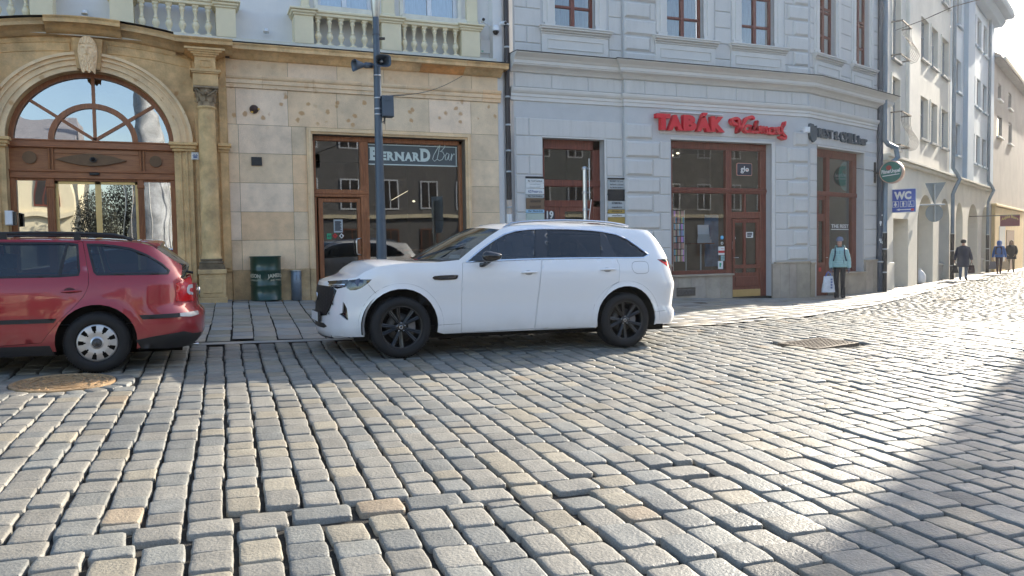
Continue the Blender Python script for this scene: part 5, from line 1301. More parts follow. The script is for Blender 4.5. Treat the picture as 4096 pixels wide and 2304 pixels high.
round_sticker('round black and white sticker below the blue one in the shop window', 2888, 973, .038, M_let2, lambda b, x0, x1, z0, z1, y: b.prism(ell((x0 + x1) / 2, (z0 + z1) / 2, .024, .024, 8), 'y', y, y + .001))
round_sticker('round white sticker with a small black animal on the shop door glass', 2938, 952, .038, M_let2, lambda b, x0, x1, z0, z1, y: b.box(x0 + .02, x1 - .02, y, y + .001, (z0 + z1) / 2 - .01, (z0 + z1) / 2 + .008))
def flat_sticker(label, a, c_, d_, e_, m, extra=None, cat='sticker', m2=None):
	xa, xb, za, zb = FX(a, (d_ + e_) / 2, YW), FX(c_, (d_ + e_) / 2, YW), FZ((a + c_) / 2, e_, YW), FZ((a + c_) / 2, d_, YW)
	b = MB(); b.box(xa, xb, YW - .004, YW - .001, za, zb)
	if extra: b.cur = 1; extra(b, xa, xb, za, zb, YW - .0055)
	tag(b.build('sticker', [m, m2 or M_ink], loc=(xa, YW, za)), label, cat)
def parcel(b, x0, x1, z0, z1, y): b.box(x0, x1, y, y + .001, z0 + (z1 - z0) * .24, z0 + (z1 - z0) * .52); text_mb(b, 'dpd', x0 + (x1 - x0) * .45, y + .002, z0 + (z1 - z0) * .66, (x1 - x0) * .4, (z1 - z0) * .16, depth=.002)
flat_sticker('white parcel sticker with a red band reading dpd in the shop window', 2873, 2898, 986, 1020, M_let2, parcel, m2=M_red)
flat_sticker('small green and grey sticker under the parcel sticker in the shop window', 2883, 2898, 1022, 1043, mat('teal_grey_print', (.28, .42, .42), .6, var=.4, vs=20))
flat_sticker('white sticker with two green lines lowest in the shop window', 2872, 2892, 1044, 1076, M_let2, lines_on(2, .25), m2=M_green)
flat_sticker('white sheet with small print stuck on the right door pane of the shop', 2984, 3012, 928, 951, M_let2, lines_on(3), 'notice')
flat_sticker('tall white prohibition sticker on the shop door glass', 2929, 2939, 966, 996, M_let2, lines_on(2, .2))
b = MB(); xa, xb = FX(2838, 950, YT + .8), FX(2892, 950, YT + .8); b.box(xa, xb, YT + 1.0, YT + 1.03, 1.0, FZ(2865, 858, YT + .8)); tag(b.build('poster', mat('blue_poster', (.05, .14, .26), .6, var=.5, vs=3), loc=(xa, YT + 1, 1)), 'dark blue poster panel behind the stickers in the shop window', 'poster')
for k, (px, py) in enumerate(((2687, 622), (2710, 613))):
	x, z = FX(px, py, 19), FZ(px, py, 19); b = MB(); b.prism(ell(x, z, .05, .028, 10), 'y', 18.98, 19)
	tag(b.build('ceiling_spot', M_glow, loc=(x, 19, z)), ('lower left' if k == 0 else 'upper right') + ' one of two bright ceiling spots seen in the shop transom', 'lamp')
# --- chamfer shop front
cf = grey
yc = .17
CTc = lambda p, q: cT(p, q, yc); CZc = lambda p, q: cZ(p, q, yc)
def cbuild():
	b = MB(); t0, t1 = ctr
	tm0, tm1 = CTc(3298, 700), CTc(3312, 700); gz1 = CZc(3370, 640) ; r1, r0 = CZc(3370, 772), CZc(3370, 789); tr = CTc(3402, 700)
	b.box(t0, t1, yc - .05, yc + .05, gz1, cwin_z, .01); b.box(t0, t1, yc - .07, yc + .05, r0, r1, .012); b.box(tr, t1, yc - .05, yc + .05, .74, gz1, .01)
	b.box(tm0, tm1, yc - .05, yc + .05, .1, gz1, .01); b.box(tm1, tr, yc - .05, yc + .05, .72, .80, .01)
	b.build('frame', M_redw, cf)
	for xa, xb, za, zb, nm in ((t0, tm0, r1, gz1, 'transom_window'), (tm1, tr, r1, gz1, 'transom_window'), (tm1, tr, .80, r0, 'display_window')):
		b = MB(); b.add([(xa, yc, za), (xb, yc, za), (xb, yc, zb), (xa, yc, zb)], [(0, 1, 2, 3)]); b.build(nm, GL_grey, cf)
	b = MB(); g0, g1 = CTc(3270, 950), CTc(3290, 950); t00 = t0 + .02
	wall_panel(b, rect(t00, tm0 - .01, .12, r0 - .01), [rect(g0, g1, CZc(3280, 1050), CZc(3280, 885)), rect(g0 - .0, g1, CZc(3280, 855), CZc(3280, 800))], yc - .03, .04)
	b.box(t00 + .05, tm0 - .05, yc - .045, yc - .03, CZc(3280, 1065), CZc(3280, 1054), .006); b.box(t00 + .08, tm0 - .08, yc - .04, yc - .03, .35, .62, .01)
	d = b.build('door', M_redw, cf)
	b = MB(); b.add([(g0, yc, CZc(3280, 1050)), (g1, yc, CZc(3280, 1050)), (g1, yc, CZc(3280, 800)), (g0, yc, CZc(3280, 800))], [(0, 1, 2, 3)]); b.build('door_glass', GL_grey, d)
	b = MB(); hx, hz_ = CTc(3300, 1030), CZc(3300, 1030); b.tube([(hx, yc - .03, hz_), (hx, yc - .08, hz_), (hx - .1, yc - .085, hz_)], .01, 6); b.build('door_handle', M_steel, d)
	b = MB(); xa, za = CTc(3323, 930), CZc(3323, 912); ww = CTc(3392, 915) - xa
	text_mb(b, 'THE REST', xa, yc - .012, za, ww, CZc(3350, 897) - CZc(3350, 912), depth=.004, bold=.015); b.box(xa, xa + ww, yc - .014, yc - .010, za - .05, za - .03); b.build('window_lettering', M_let2, cf)
	b = MB(); xa = CTc(3271, 1085); za = CZc(3275, 1086); b.box(xa, xa + .12, yc - .036, yc - .032, za, za + .11); tag_ = b.build('door_sticker', M_red, cf)
	b = MB(); cx_, cz_ = CTc(3385, 705), CZc(3385, 705); rr_ = .42
	P = [(cx_ + rr_ * math.cos(a), cz_ + rr_ * math.sin(a)) for a in np.linspace(math.pi / 2 - .12, 3 * math.pi / 2 + .12, 24)]
	b.prism(P, 'y', yc + .015, yc + .03); b.build('half_round_panel', mat('bottle_green', (.02, .14, .11), .35, var=.05), cf)
in_M(cbuild, Mc)
M_bgreen = MATS['bottle_green']
def croom():
	b = MB(); x0, x1, y0, y1, z0, z1 = ctr[0] - .2, ctr[1] + .2, .38, 3.2, .1, 4.25
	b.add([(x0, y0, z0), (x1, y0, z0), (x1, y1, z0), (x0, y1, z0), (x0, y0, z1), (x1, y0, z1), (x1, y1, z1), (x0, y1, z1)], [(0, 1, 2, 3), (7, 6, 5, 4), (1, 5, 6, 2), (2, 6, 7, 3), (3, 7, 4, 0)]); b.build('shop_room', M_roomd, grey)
in_M(croom, Mc)
M_slate = mat('slate_sign_letter', (.035, .06, .085), .45, var=.05)
rs = thing('bar_sign', 'dark slate raised letters REST & CHILL bar with a leaf logo on the chamfered corner', 'sign', cw(1.5, -.1, 4.5))
def rbuild():
	yl = -.16
	def L(word, p0, p1, yb, yt, bold=.03):
		b = MB(); ta, tb_ = cT(p0, yb, yl), cT(p1, yb, yl); za, zb = cZ((p0 + p1) / 2, yb, yl), cZ((p0 + p1) / 2, yt, yl)
		text_mb(b, word, ta, yl + .07, za, tb_ - ta, zb - za, depth=.07, bold=bold); b.build('lettering', M_slate, rs)
	L('REST', 3277, 3334, 553, 516); L('&', 3341, 3358, 560, 525); L('CHILL', 3364, 3430, 572, 531); L('bar', 3434, 3471, 580, 545, .05)
	b = MB(); cx_, cz_ = cT(3256, 530, yl), cZ(3256, 530, yl)
	P = [(cx_ - .17, cz_ + .23), (cx_ - .22, cz_ + .02), (cx_ - .14, cz_ - .18), (cx_, cz_ - .26), (cx_ + .14, cz_ - .18), (cx_ + .2, cz_ + .04), (cx_ + .16, cz_ + .20), (cx_ + .06, cz_ + .12), (cx_ + .0, cz_ + .22)]
	b.prism(P, 'y', yl, yl + .07); b.build('leaf_logo', M_slate, rs)
	b = MB(); z = cZ(3350, 548, yl) ; b.box(cT(3280, 548), cT(3465, 560), -.11, -.08, z - .03, z); b.build('mounting_rail', M_let2, rs)
in_M(rbuild, Mc)
b = MB(); p = cw(cT(3229, 517, -.25), -.25, cZ(3229, 517, -.25)); b.box(p[0] - .09, p[0] + .07, p[1] - .05, p[1] + .05, p[2] - .09, p[2] + .06, .02); b.box(p[0] + .0, p[0] + .03, p[1], p[1] + .3, p[2], p[2] + .03)
tag(b.build('floodlight', M_wplast, loc=p), 'small white floodlight to the left of the leaf logo', 'floodlight')
hs_t = CL - .25
hsn = thing('hanging_sign', 'round green beer sign hanging out from the corner drainpipe', 'sign', cw(CL - .25, -.6, 3.3))
sa = CA + math.radians(-6)
def disc_fix():
	r = ray(3564, 688); q = cw(CL - .50, -.56, 0); k = (q[0] * cca + q[1] * csa) / (r.x * cca + r.y * csa); P0 = Vector((r.x * k, r.y * k, CZ + r.z * k))
	nrm = Vector((-cca, -csa, 0)); nrm = (Matrix.Rotation(math.radians(4), 3, 'Z') @ nrm); up = Vector((0, 0, 1)); rt = up.cross(nrm)
	M = Matrix((rt, up, nrm)).transposed().to_4x4(); M.translation = P0
	b = MB(); b.M = M; b.lathe([(.32, -.18), (.335, -.17), (.335, .0), (.32, .012), (.305, .012)], n=40, cap=False); b.build('rim', mat('copper_rim', (.60, .42, .34), .35, metal=.7, var=.1), hsn)
	for s_ in (1, -1):
		b = MB(); b.M = M; z = .008 if s_ > 0 else -.188
		b.lathe([(0.001, z), (.318, z)] if s_ > 0 else [(.318, z), (0.001, z)], n=40, smooth=False, cap=False); f = b.build('face', M_bgreen, hsn)
		if s_ > 0:
			b = MB(); b.M = M; b.prism([(.08 * math.cos(a) - .06, .13 + .07 * math.sin(a)) for a in np.linspace(0, 6.283, 17)[:-1]], 'z', .009, .011); b.build('red_seal', mat('dull_red', (.32, .03, .02), .5, var=0), f)
			b = MB(); text_mb(b, 'PilsnerUrquell', 0, 0, 0, .53, .15, mapf=lambda u, h, d: T3(M @ Vector((-.265 + u, -.08 + h + u * .06, .013 - d * .002))), bold=.03)
			b.add([T3(M @ Vector(v)) for v in ((-.24, -.125, .0135), (.24, -.08, .0135), (.24, -.06, .0135), (-.24, -.10, .0135))], [(0, 1, 2, 3)]); b.build('lettering', M_let2, f)
	b = MB(); w0 = cw(cT(3497, 693, -.1), -.10, P0.z); b.box(w0[0] - .04, w0[0] + .04, w0[1] - .03, w0[1] + .03, P0.z - .3, P0.z + .32); b.tube([w0, tuple(P0 + rt * -.38 - nrm * .09)], .03, 8); b.build('bracket', M_black, hsn)
disc_fix()
b = MB(); a_ = cw(cT(3425, 673, -.1), -.10, cZ(3425, 673, -.1)); b.tube([a_, cw(cT(3460, 674, -.1), -.1, cZ(3460, 677, -.1)), cw(cT(3493, 682, -.1), -.1, cZ(3493, 682, -.1))], .010, 5); tag(b.build('sign_cable', M_black, loc=a_), 'thin black cable running along the wall to the round green sign', 'cable')
def board(name, label, p0, p1, ys, xc_off=0):
	yb_ = YG - .05; xa, xb = FX(p0, 800, yb_), FX(p1, 800, yb_); t = thing(name, label, 'sign', ((xa + xb) / 2, yb_, FZ(p0, ys[-1][1], yb_)))
	for (q0, q1, m, txt, ink) in ys:
		za, zb = FZ((p0 + p1) / 2, q1, yb_), FZ((p0 + p1) / 2, q0, yb_); b = MB(); b.box(xa, xb, yb_ - .01, yb_ + .05, za + .004, zb - .004)
		if txt:
			b.cur = 1; n = len(txt)
			for i, s_ in enumerate(txt):
				h = (zb - za) * .5 / n; zz = zb - (zb - za) * ((i + .75) / n)
				wd_ = (xb - xa) * .8 if len(s_) > 9 else (xb - xa) * .6
				if h > .012: text_mb(b, s_, (xa + xb) / 2 - wd_ / 2, yb_ - .012, zz, wd_, h, depth=.003, bold=.01)
		b.build('panel', [m, ink or M_ink], t)
	return t
M_bronze = mat('bronze_plate', (.19, .13, .085), .45, metal=.3, var=.1); M_lblue = mat('light_blue_plate', (.35, .55, .72), .6, var=0); M_gold = mat('gold_plate', (.42, .30, .09), .4, metal=.3, var=.1); M_pgreen = mat('pale_green_plate', (.45, .53, .48), .6, var=.1)
board('name_board', 'column of name plates to the left of door 19, white above bronze', 2105, 2176,
	[(705, 714, M_black, None, None), (715, 732, M_let2, ['Mgr. Tomáš Čestmírová'], None), (732, 753, M_let2, ['notářská', 'kancelář'], M_let_grey), (754, 777, M_let2, ['AZS Prostor s.r.o.'], M_blueink), (778, 792, M_let_grey, ['Mgr. Pavla Nováková'], None), (793, 837, M_bronze, ['ADVOKÁTNÍ', 'KANCELÁŘ'], None), (838, 852, M_lblue, ['Mgr. Marek Král'], None), (853, 890, M_pgreen, None, None)])
board('name_board', 'column of name plates to the right of door 19, grey above gold', 2433, 2500,
	[(711, 718, M_black, None, None), (719, 757, M_let_grey, ['REGRET CZ s.r.o.', 'daňové a účetní', 'Ing. Martina Sováková'], None), (758, 803, M_black, None, None), (804, 837, M_let_grey, ['KOSMETIKA', 'manikúra'], None), (838, 854, M_gold, ['STUDIO R'], None), (855, 868, M_let2, ['otevřeno'], None), (869, 895, M_gold, None, None)])
# ================================================================== street on the right
SP0 = (cw(CL, -.05, 0)[0] + .12, cw(CL, -.05, 0)[1] + .04); SANG = math.radians(29.2); ca_, sa_ = math.cos(SANG), math.sin(SANG)
Ms = Matrix(((ca_, -sa_, 0, SP0[0]), (sa_, ca_, 0, SP0[1]), (0, 0, 1, 0), (0, 0, 0, 1)))
def so_(d): return (SP0[0] - d * sa_, SP0[1] + d * ca_)
def sT(px, py, d=0): return onW(px, py, so_(d), SANG)[0]
def sZ(px, py, d=0): return onW(px, py, so_(d), SANG)[1]
def sw(t, d, z): return (SP0[0] + t * ca_ - d * sa_, SP0[1] + t * sa_ + d * ca_, z)
M_wc = mat('arcade_plaster', (.74, .70, .61), .85, var=.10, vs=1.2, bump=.12, bs=40)
M_wc2 = mat('upper_beige_plaster', (.72, .68, .60), .85, var=.12, vs=.8, bump=.12, bs=40)
M_blue = mat('pale_blue_plaster', (.62, .68, .72), .85, var=.05, vs=1)
M_blue2 = mat('shade_blue_plaster', (.36, .46, .56), .85, var=.05, vs=1)  # darker blue trim, also standing for the shade stripes at the pilasters
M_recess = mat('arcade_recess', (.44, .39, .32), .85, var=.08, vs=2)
M_tan = mat('shaded_tan_plaster', (.36, .33, .30), .9, var=.15, vs=.8)  # shade of the turned front is put into this darker tan
M_slate_r = mat('grey_roof', (.26, .25, .26), .8, var=.2, vs=3)
M_greyw = mat('grey_window_frame', (.30, .32, .34), .6, var=.05)
GL_st = glass('street_glass', (.3, .33, .36), .45, wave=.03)
def spx(x, y): return 3500 + x * .4142, y * .4142
def r4(x, y): return 3000 + x * .483, 550 + y * .483
Zc = sZ(*r4(1500, 279))                    # ledge above the arcade
T_BL = sT(3800, 300); T_END = sT(3968, 300); T0 = .0
arc = thing('arcade_house', 'beige plastered house with a row of arched recesses along the pavement', 'building', sw(4, 0, .1))
blu = thing('pale_blue_house', 'pale blue plastered house above the far end of the arcade', 'building', sw(T_BL + 3, 0, Zc))
arches = []
for xa, xb, yt in ((1185, 1310, None), (1385, 1515, 475), (1565, 1650, 505), (1700, 1760, 537), (1800, 1885, 550), (1915, 1975, 570)):
	ta, tb_ = sT(*r4(xa, 900)), sT(*r4(xb, 900)); zt = sZ(*r4((xa + xb) / 2, yt)) if yt else 2.35
	arches.append((ta, tb_, zt, yt is not None))
b = MB(); holes = []
for ta, tb_, zt, ar in arches:
	if ar:
		r = (tb_ - ta) / 2; h = min(r * 1.05, 1.1); holes.append([(ta, .02), (tb_, .02)] + [((ta + tb_) / 2 + r * math.cos(a), zt - h + h * math.sin(a)) for a in np.linspace(0, math.pi, 17)])
	else: holes.append(rect(ta, tb_, .02, zt))
b.M = Ms
wall_panel(b, rect(0.0, T_END, -.4, Zc), holes, 0, .95)
b.build('arcade_wall', M_wc, arc)
b = MB(); b.M = Ms
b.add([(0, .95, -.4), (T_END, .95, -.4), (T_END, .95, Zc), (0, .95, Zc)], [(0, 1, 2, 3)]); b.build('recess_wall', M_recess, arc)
b = MB(); b.M = Ms; b.box(-.0, T_END, -.22, .1, Zc, Zc + .07); b.box(0, T_END, -.14, .1, Zc - .12, Zc, .03); b.build('ledge', M_wc, arc)
b = MB(); b.M = Ms; b.box(.0, arches[0][0] - .1, -.07, .0, -.2, .95, .02); b.build('plinth', M_wc, arc)
for i, (ta, tb_, zt, ar) in enumerate(arches):
	if i < 2: continue
	b = MB(); b.M = Ms; b.box(ta + .10, tb_ - .05, .88, .94, .9, zt - .45, .01); wf = b.build('window', M_greyw, arc)
	b = MB(); b.M = Ms; b.add([(ta + .2, .875, 1.0), (tb_ - .15, .875, 1.0), (tb_ - .15, .875, zt - .6), (ta + .2, .875, zt - .6)], [(0, 1, 2, 3)]); b.build('pane', GL_st, wf)
	b = MB(); b.M = Ms; x0, x1 = ta + .05, tb_ - .02
	b.prism([(.25, -.2), (.25, .62), (.18, .62), (.18, .68), (.9, .98), (.94, .98), (.94, -.2)], 'x', x0, x1); b.build('slanted_box', mat('pale_metal', (.62, .62, .60), .5, metal=.2, var=.08), arc)
def wins(name, parent, wall_m, T0_, T1_, z0, z1, boxes, frame=M_greyw, dep=.25, d=0):
	hs = []
	for (xa, xb, ya, yb) in boxes:
		p0, p1 = spx(xa, ya), spx(xa, yb); ta, tb_ = sT(*p0, d), sT(*spx(xb, yb), d); za, zb = sZ(*p1, d), sZ(*p0, d); hs.append((ta, tb_, za, zb))
	return hs
bx = [(440, 500, 128, 540), (538, 600, 235, 628), (640, 697, 388, 750), (432, 502, 905, 1322), (536, 592, 978, 1372), (636, 694, 1070, 1430)]
hs = wins('w', arc, M_wc2, 0, T_BL, 0, 0, bx)
def avg(v): return sum(v) / len(v)
zlo = (avg([h[2] for h in hs[3:]]), avg([h[3] for h in hs[3:]])); zhi = (avg([h[2] for h in hs[:3]]), avg([h[3] for h in hs[:3]]))
frd = (sT(*spx(160, 900)), sT(*spx(236, 900)))
HT = 17.5
b = MB(); b.M = Ms; hl = []
for h in hs[3:]: hl.append((h[0], h[1], zlo[0], zlo[1])); hl.append((h[0], h[1], zhi[0], zhi[1])); hl.append((h[0], h[1], zhi[0] * 2 - zlo[0], zhi[1] * 2 - zlo[1]))
zf = (Zc + .35, zlo[1] + .05)
fl = zhi[0] - zlo[0]
hl += [(frd[0], frd[1], zf[0], zf[1]), (frd[0], frd[1], zf[0] + fl, zf[1] + fl)]
wall_panel(b, rect(0.0, T_BL, Zc, HT), [rect(*h) for h in hl], 0, .28)
b.build('upper_wall', M_wc2, arc)
b = MB(); b.M = Ms
pA, pB = sT(*spx(295, 700)), sT(*spx(405, 700)); b.box(pA, pB, -.12, .0, Zc + .07, HT, .03)
b.build('pilaster', M_wc2, arc)
for h in hl:
	def wb(h=h):
		b = MB(); y = .16; fw = .07
		for q in ((h[0], h[0] + fw, h[2], h[3]), (h[1] - fw, h[1], h[2], h[3]), (h[0] + fw, h[1] - fw, h[2], h[2] + fw), (h[0] + fw, h[1] - fw, h[3] - fw, h[3]), ((h[0] + h[1]) / 2 - .04, (h[0] + h[1]) / 2 + .04, h[2] + fw, h[3] - fw), (h[0] + fw, h[1] - fw, h[2] + (h[3] - h[2]) * .62 - .03, h[2] + (h[3] - h[2]) * .62 + .03)): b.box(q[0], q[1], y - .03, y + .03, q[2], q[3])
		wf = b.build('window', M_greyw, arc); b = MB(); b.add([(h[0], y + .01, h[2]), (h[1], y + .01, h[2]), (h[1], y + .01, h[3]), (h[0], y + .01, h[3])], [(0, 1, 2, 3)]); b.build('pane', GL_st, wf)
		b = MB(); b.box(h[0] - .08, h[1] + .08, -.10, .16, h[2] - .07, h[2]); b.build('sill', M_greyw, wf)
		b = MB()
		for q in ((h[0] - .09, h[0], h[2], h[3] + .09), (h[1], h[1] + .09, h[2], h[3] + .09), (h[0], h[1], h[3], h[3] + .09)): b.box(q[0], q[1], -.03, .01, q[2], q[3])
		b.build('surround', M_wc, wf)
	in_M(wb, Ms)
def balcony(zb_, lb):
	t0_, t1_ = frd[0] - .12, frd[1] + .12; t = thing('balcony', lb, 'balcony', sw((t0_ + t1_) / 2, -.2, zb_), group='bellied iron balconies')
	def fn():
		b = MB(); b.box(t0_, t1_, -.34, -.30, zb_ + 1.0, zb_ + 1.04); b.box(t0_, t0_ + .04, -.34, 0, zb_ + 1.0, zb_ + 1.04); b.box(t1_ - .04, t1_, -.34, 0, zb_ + 1.0, zb_ + 1.04); b.box(t0_, t1_, -.30, -.27, zb_ - .02, zb_ + .02); b.box(t0_, t0_ + .03, -.30, 0, zb_ - .02, zb_ + .02); b.box(t1_ - .03, t1_, -.30, 0, zb_ - .02, zb_ + .02); b.build('rail', M_iron, t)
		b = MB(); N = 7
		def bar(x, y0): b.tube([(x, y0, zb_ + 1.0), (x, y0, zb_ + .75), (x, y0 - .05, zb_ + .55), (x, y0 - .20, zb_ + .30), (x, y0 - .26, zb_ + .12), (x, y0 - .16, zb_ - .06), (x, y0 + .02, zb_ - .10)], .008, 5)
		for i in range(N): bar(t0_ + .03 + (t1_ - t0_ - .06) * i / (N - 1), -.31)
		b.build('bars', M_iron, t)
	in_M(fn, Ms)
balcony(zf[0] + .05, 'lower black iron balcony with bellied bars on the beige arcade house'); balcony(zf[0] + fl + .05, 'upper black iron balcony with bellied bars on the beige arcade house')
bx2 = [(785, 828, 565, 880), (932, 965, 690, 980), (982, 1018, 730, 1035), (1040, 1075, 840, 1095)]
h2 = wins('w', blu, M_blue, 0, 0, 0, 0, bx2); zA = (avg([h[2] for h in h2]), avg([h[3] for h in h2])); fl2 = 3.0
u0 = wins('w', blu, M_blue, 0, 0, 0, 0, [(942, 975, 95, 405)])[0]; l0 = wins('w', blu, M_blue, 0, 0, 0, 0, [(925, 957, 1270, 1560)])[0]
zU = (u0[2], u0[3]); zL = (l0[2], l0[3]); HB = sZ(*spx(1130, 190))
hh = []
for h in h2:
	for z_ in (zL, zA, zU): hh.append((h[0], h[1], z_[0], z_[1]))
b = MB(); b.M = Ms; wall_panel(b, rect(T_BL, T_END, Zc, HB), [rect(*h) for h in hh], -.01, .26); b.add([(T_END, -.01, -.4), (T_END, 8, -.4), (T_END, 8, HB), (T_END, -.01, HB)], [(0, 1, 2, 3)]); b.build('wall', M_blue, blu)
b = MB(); b.M = Ms; qa, qb = sT(*spx(852, 700)), sT(*spx(915, 700)); b.box(qa, qb, -.20, 0, Zc + .07, HB, .02); b.box(T_END - 1.1, T_END + .05, -.10, 0, Zc + .07, HB, .02); b.build_split('pilaster', M_blue2, blu)
b = MB(); b.M = Ms; b.box(T_BL - .2, T_END + .4, -.95, .1, HB, HB + .25, .1); b.box(T_BL - .2, T_END + .3, -.6, .1, HB - .35, HB, .2); b.add([(T_BL - .2, -.95, HB + .26), (T_END + .4, -.95, HB + .26), (T_END + .4, 4, HB + 3), (T_BL - .2, 4, HB + 3)], [(0, 1, 2, 3)]); b.build('eaves', M_blue2, blu)
for h in hh:
	def wb(h=h):
		b = MB(); y = .14; fw = .06
		for q in ((h[0], h[0] + fw, h[2], h[3]), (h[1] - fw, h[1], h[2], h[3]), (h[0] + fw, h[1] - fw, h[2], h[2] + fw), (h[0] + fw, h[1] - fw, h[3] - fw, h[3]), ((h[0] + h[1]) / 2 - .04, (h[0] + h[1]) / 2 + .04, h[2], h[3])): b.box(q[0], q[1], y - .03, y + .03, q[2], q[3])
		wf = b.build('window', M_greyw, blu); b = MB(); b.add([(h[0], y + .01, h[2]), (h[1], y + .01, h[2]), (h[1], y + .01, h[3]), (h[0], y + .01, h[3])], [(0, 1, 2, 3)]); b.build('pane', GL_st, wf)
		b = MB(); b.box(h[0] - .07, h[1] + .07, -.11, .1, h[2] - .08, h[2]); b.build('sill', M_blue2, wf)
	in_M(wb, Ms)
TT = T_END + 1.0
tan = thing('tan_house', 'tan house with a grey tiled roof and a yellow shop portal at the far end', 'building', sw(TT + 6, 0, 0))
rf = sZ(*spx(1145, 575), -.3); b = MB(); b.M = Ms
ev = sZ(*spx(1225, 640), 0)
def tp(px, py, d=0): p = spx(px, py); return sT(*p, d), sZ(*p, d)
thl = []
for xa, xb, ya, yb in ((1197, 1228, 790, 950), (1296, 1325, 880, 1040), (1190, 1235, 1105, 1310), (1297, 1330, 1170, 1380)):
	ta, za = tp(xa, yb); tb_, zb = tp(xb, yb)[0], tp(xa, ya)[1]; thl.append((ta, tb_, za, zb))
TEND2 = TT + 32
wall_panel(b, rect(T_END + .05, TEND2, -.8, ev), [rect(*h) for h in thl], .05, .2); b.build('wall', M_tan, tan)
b = MB(); b.M = Ms; b.add([(T_END + .05, -.35, ev - .02), (TEND2, -.35, ev - .02), (TEND2, 6, ev + 4.2), (T_END + .05, 6, ev + 4.2)], [(0, 1, 2, 3)]); b.box(T_END + .05, TEND2, -.38, .05, ev - .14, ev - .03); b.build('roof', M_slate_r, tan)
b = MB(); b.M = Ms; b.tube([(T_END + 1.2, -.42, ev), (TEND2, -.42, ev)], .09, 8); b.build('gutter', mat('zinc', (.45, .48, .50), .45, metal=.5, var=.1), tan)
M_zinc = MATS['zinc']
for h in thl:
	def wb(h=h):
		b = MB(); b.box(h[0], h[1], .15, .2, h[2], h[3]); wf = b.build('window', M_greyw, tan); b = MB(); b.add([(h[0] + .08, .145, h[2] + .08), (h[1] - .08, .145, h[2] + .08), (h[1] - .08, .145, h[3] - .08), (h[0] + .08, .145, h[3] - .08)], [(0, 1, 2, 3)]); b.build('pane', GL_st, wf)
		b = MB(); b.box(h[0] - .1, h[1] + .1, -.08, .15, h[2] - .08, h[2]); b.build('sill', M_let2, wf)
	in_M(wb, Ms)
M_yell = mat('ochre_paint', (.62, .46, .22), .8, var=.1, vs=1)
b = MB(); b.M = Ms
p0t, p1t = sT(*r4(2005, 900)), sT(*r4(2245, 900)); pzt = sZ(*r4(2010, 570)); b.box(p0t, p1t, -.12, .06, -.8, pzt, .04); b.box(p0t - .1, p1t + .1, -.2, .06, pzt, pzt + .15, .03); b.build('yellow_portal', M_yell, tan)
b = MB(); b.M = Ms; b.box(p0t + .35 * (p1t - p0t), p0t + .62 * (p1t - p0t), -.14, -.11, -.4, 2.2); b.build('portal_door', M_roomd if False else mat('brown_shade', (.16, .08, .05), .7, var=.2), tan)
b = MB(); b.M = Ms; b.box(p0t + .12 * (p1t - p0t), p0t + .30 * (p1t - p0t), -.14, -.11, .3, 2.4); b.build('portal_window', M_let_grey, tan)
far = thing('far_pale_house', 'pale stuccoed house past the tan one at the right edge', 'building', sw(TEND2 + 5, 0, -.3))
b = MB(); b.M = Ms; b.box(TEND2 - 6, TEND2 + 30, -.45, 5, -1.5, ev + 2.0); b.build('wall', M_white, far)
b = MB(); b.M = Ms
for i in range(6): b.box(TEND2 - 5 + i * 3, TEND2 - 4.2 + i * 3, -.62, -.45, -1, ev + 1.6)
b.build_split('pilaster', M_cream, far)
def facing_board(name, label, px0, px1, py0, py1, tpos, thick=.03, cat='sign'):
	"""board standing square to the wall at distance tpos along the street"""
	def hit(px, py):
		r = ray(px, py); q = sw(tpos, 0, 0); k = (q[0] * ca_ + q[1] * sa_) / (r.x * ca_ + r.y * sa_); P = Vector((r.x * k, r.y * k, CZ + r.z * k))
		return (P.x - q[0]) * (-sa_) + (P.y - q[1]) * ca_, P.z
	return hit
hit = facing_board('', '', 0, 0, 0, 0, 1.15)
d0, zt_ = hit(3564, 760); d1, zb_ = hit(3662, 846)
Mw = Matrix(((sa_, -ca_, 0, 0), (-ca_, -sa_, 0, 0), (0, 0, 1, 0), (0, 0, 0, 1)))       # local x: outward from wall, local -y: back towards camera... checked below
q0 = sw(1.15, 0, 0)
def bm(u, d, z):          # u = distance out from the wall, d towards the viewer
	return (q0[0] + sa_ * u - ca_ * d, q0[1] - ca_ * u - sa_ * d, z)
M_wcb = mat('blue_enamel', (.035, .085, .42), .35, var=.03)
u0, u1 = -d0, -d1
wcs = thing('wc_sign', 'blue WC sign with three pictograms and an arrow on the arcade corner', 'sign', bm((u0 + u1) / 2, 0, zb_))
def bbox(b, ua, ub, da, db_, za, zb):
	v = [bm(u, d, z) for z in (za, zb) for d in (da, db_) for u in (ua, ub)]
	b.add(v, [(0, 1, 3, 2), (4, 6, 7, 5), (0, 4, 5, 1), (1, 5, 7, 3), (3, 7, 6, 2), (2, 6, 4, 0)])
Hh = zt_ - zb_; Wd = u1 - u0
b = MB(); bbox(b, u0 - .02, u1 + .02, -.02, .0, zb_ - .02, zt_ + .02); b.build('white_border', M_let2, wcs)
b = MB(); bbox(b, u0, u1, .0, .006, zb_, zt_); b.build('blue_panel', M_wcb, wcs)
b = MB(); text_mb(b, 'WC', 0, 0, 0, Wd * .70, Hh * .36, mapf=lambda u, h, d: bm(u0 + Wd * .13 + u, .010 - d * .01, zb_ + Hh * .55 + h), bold=.055)
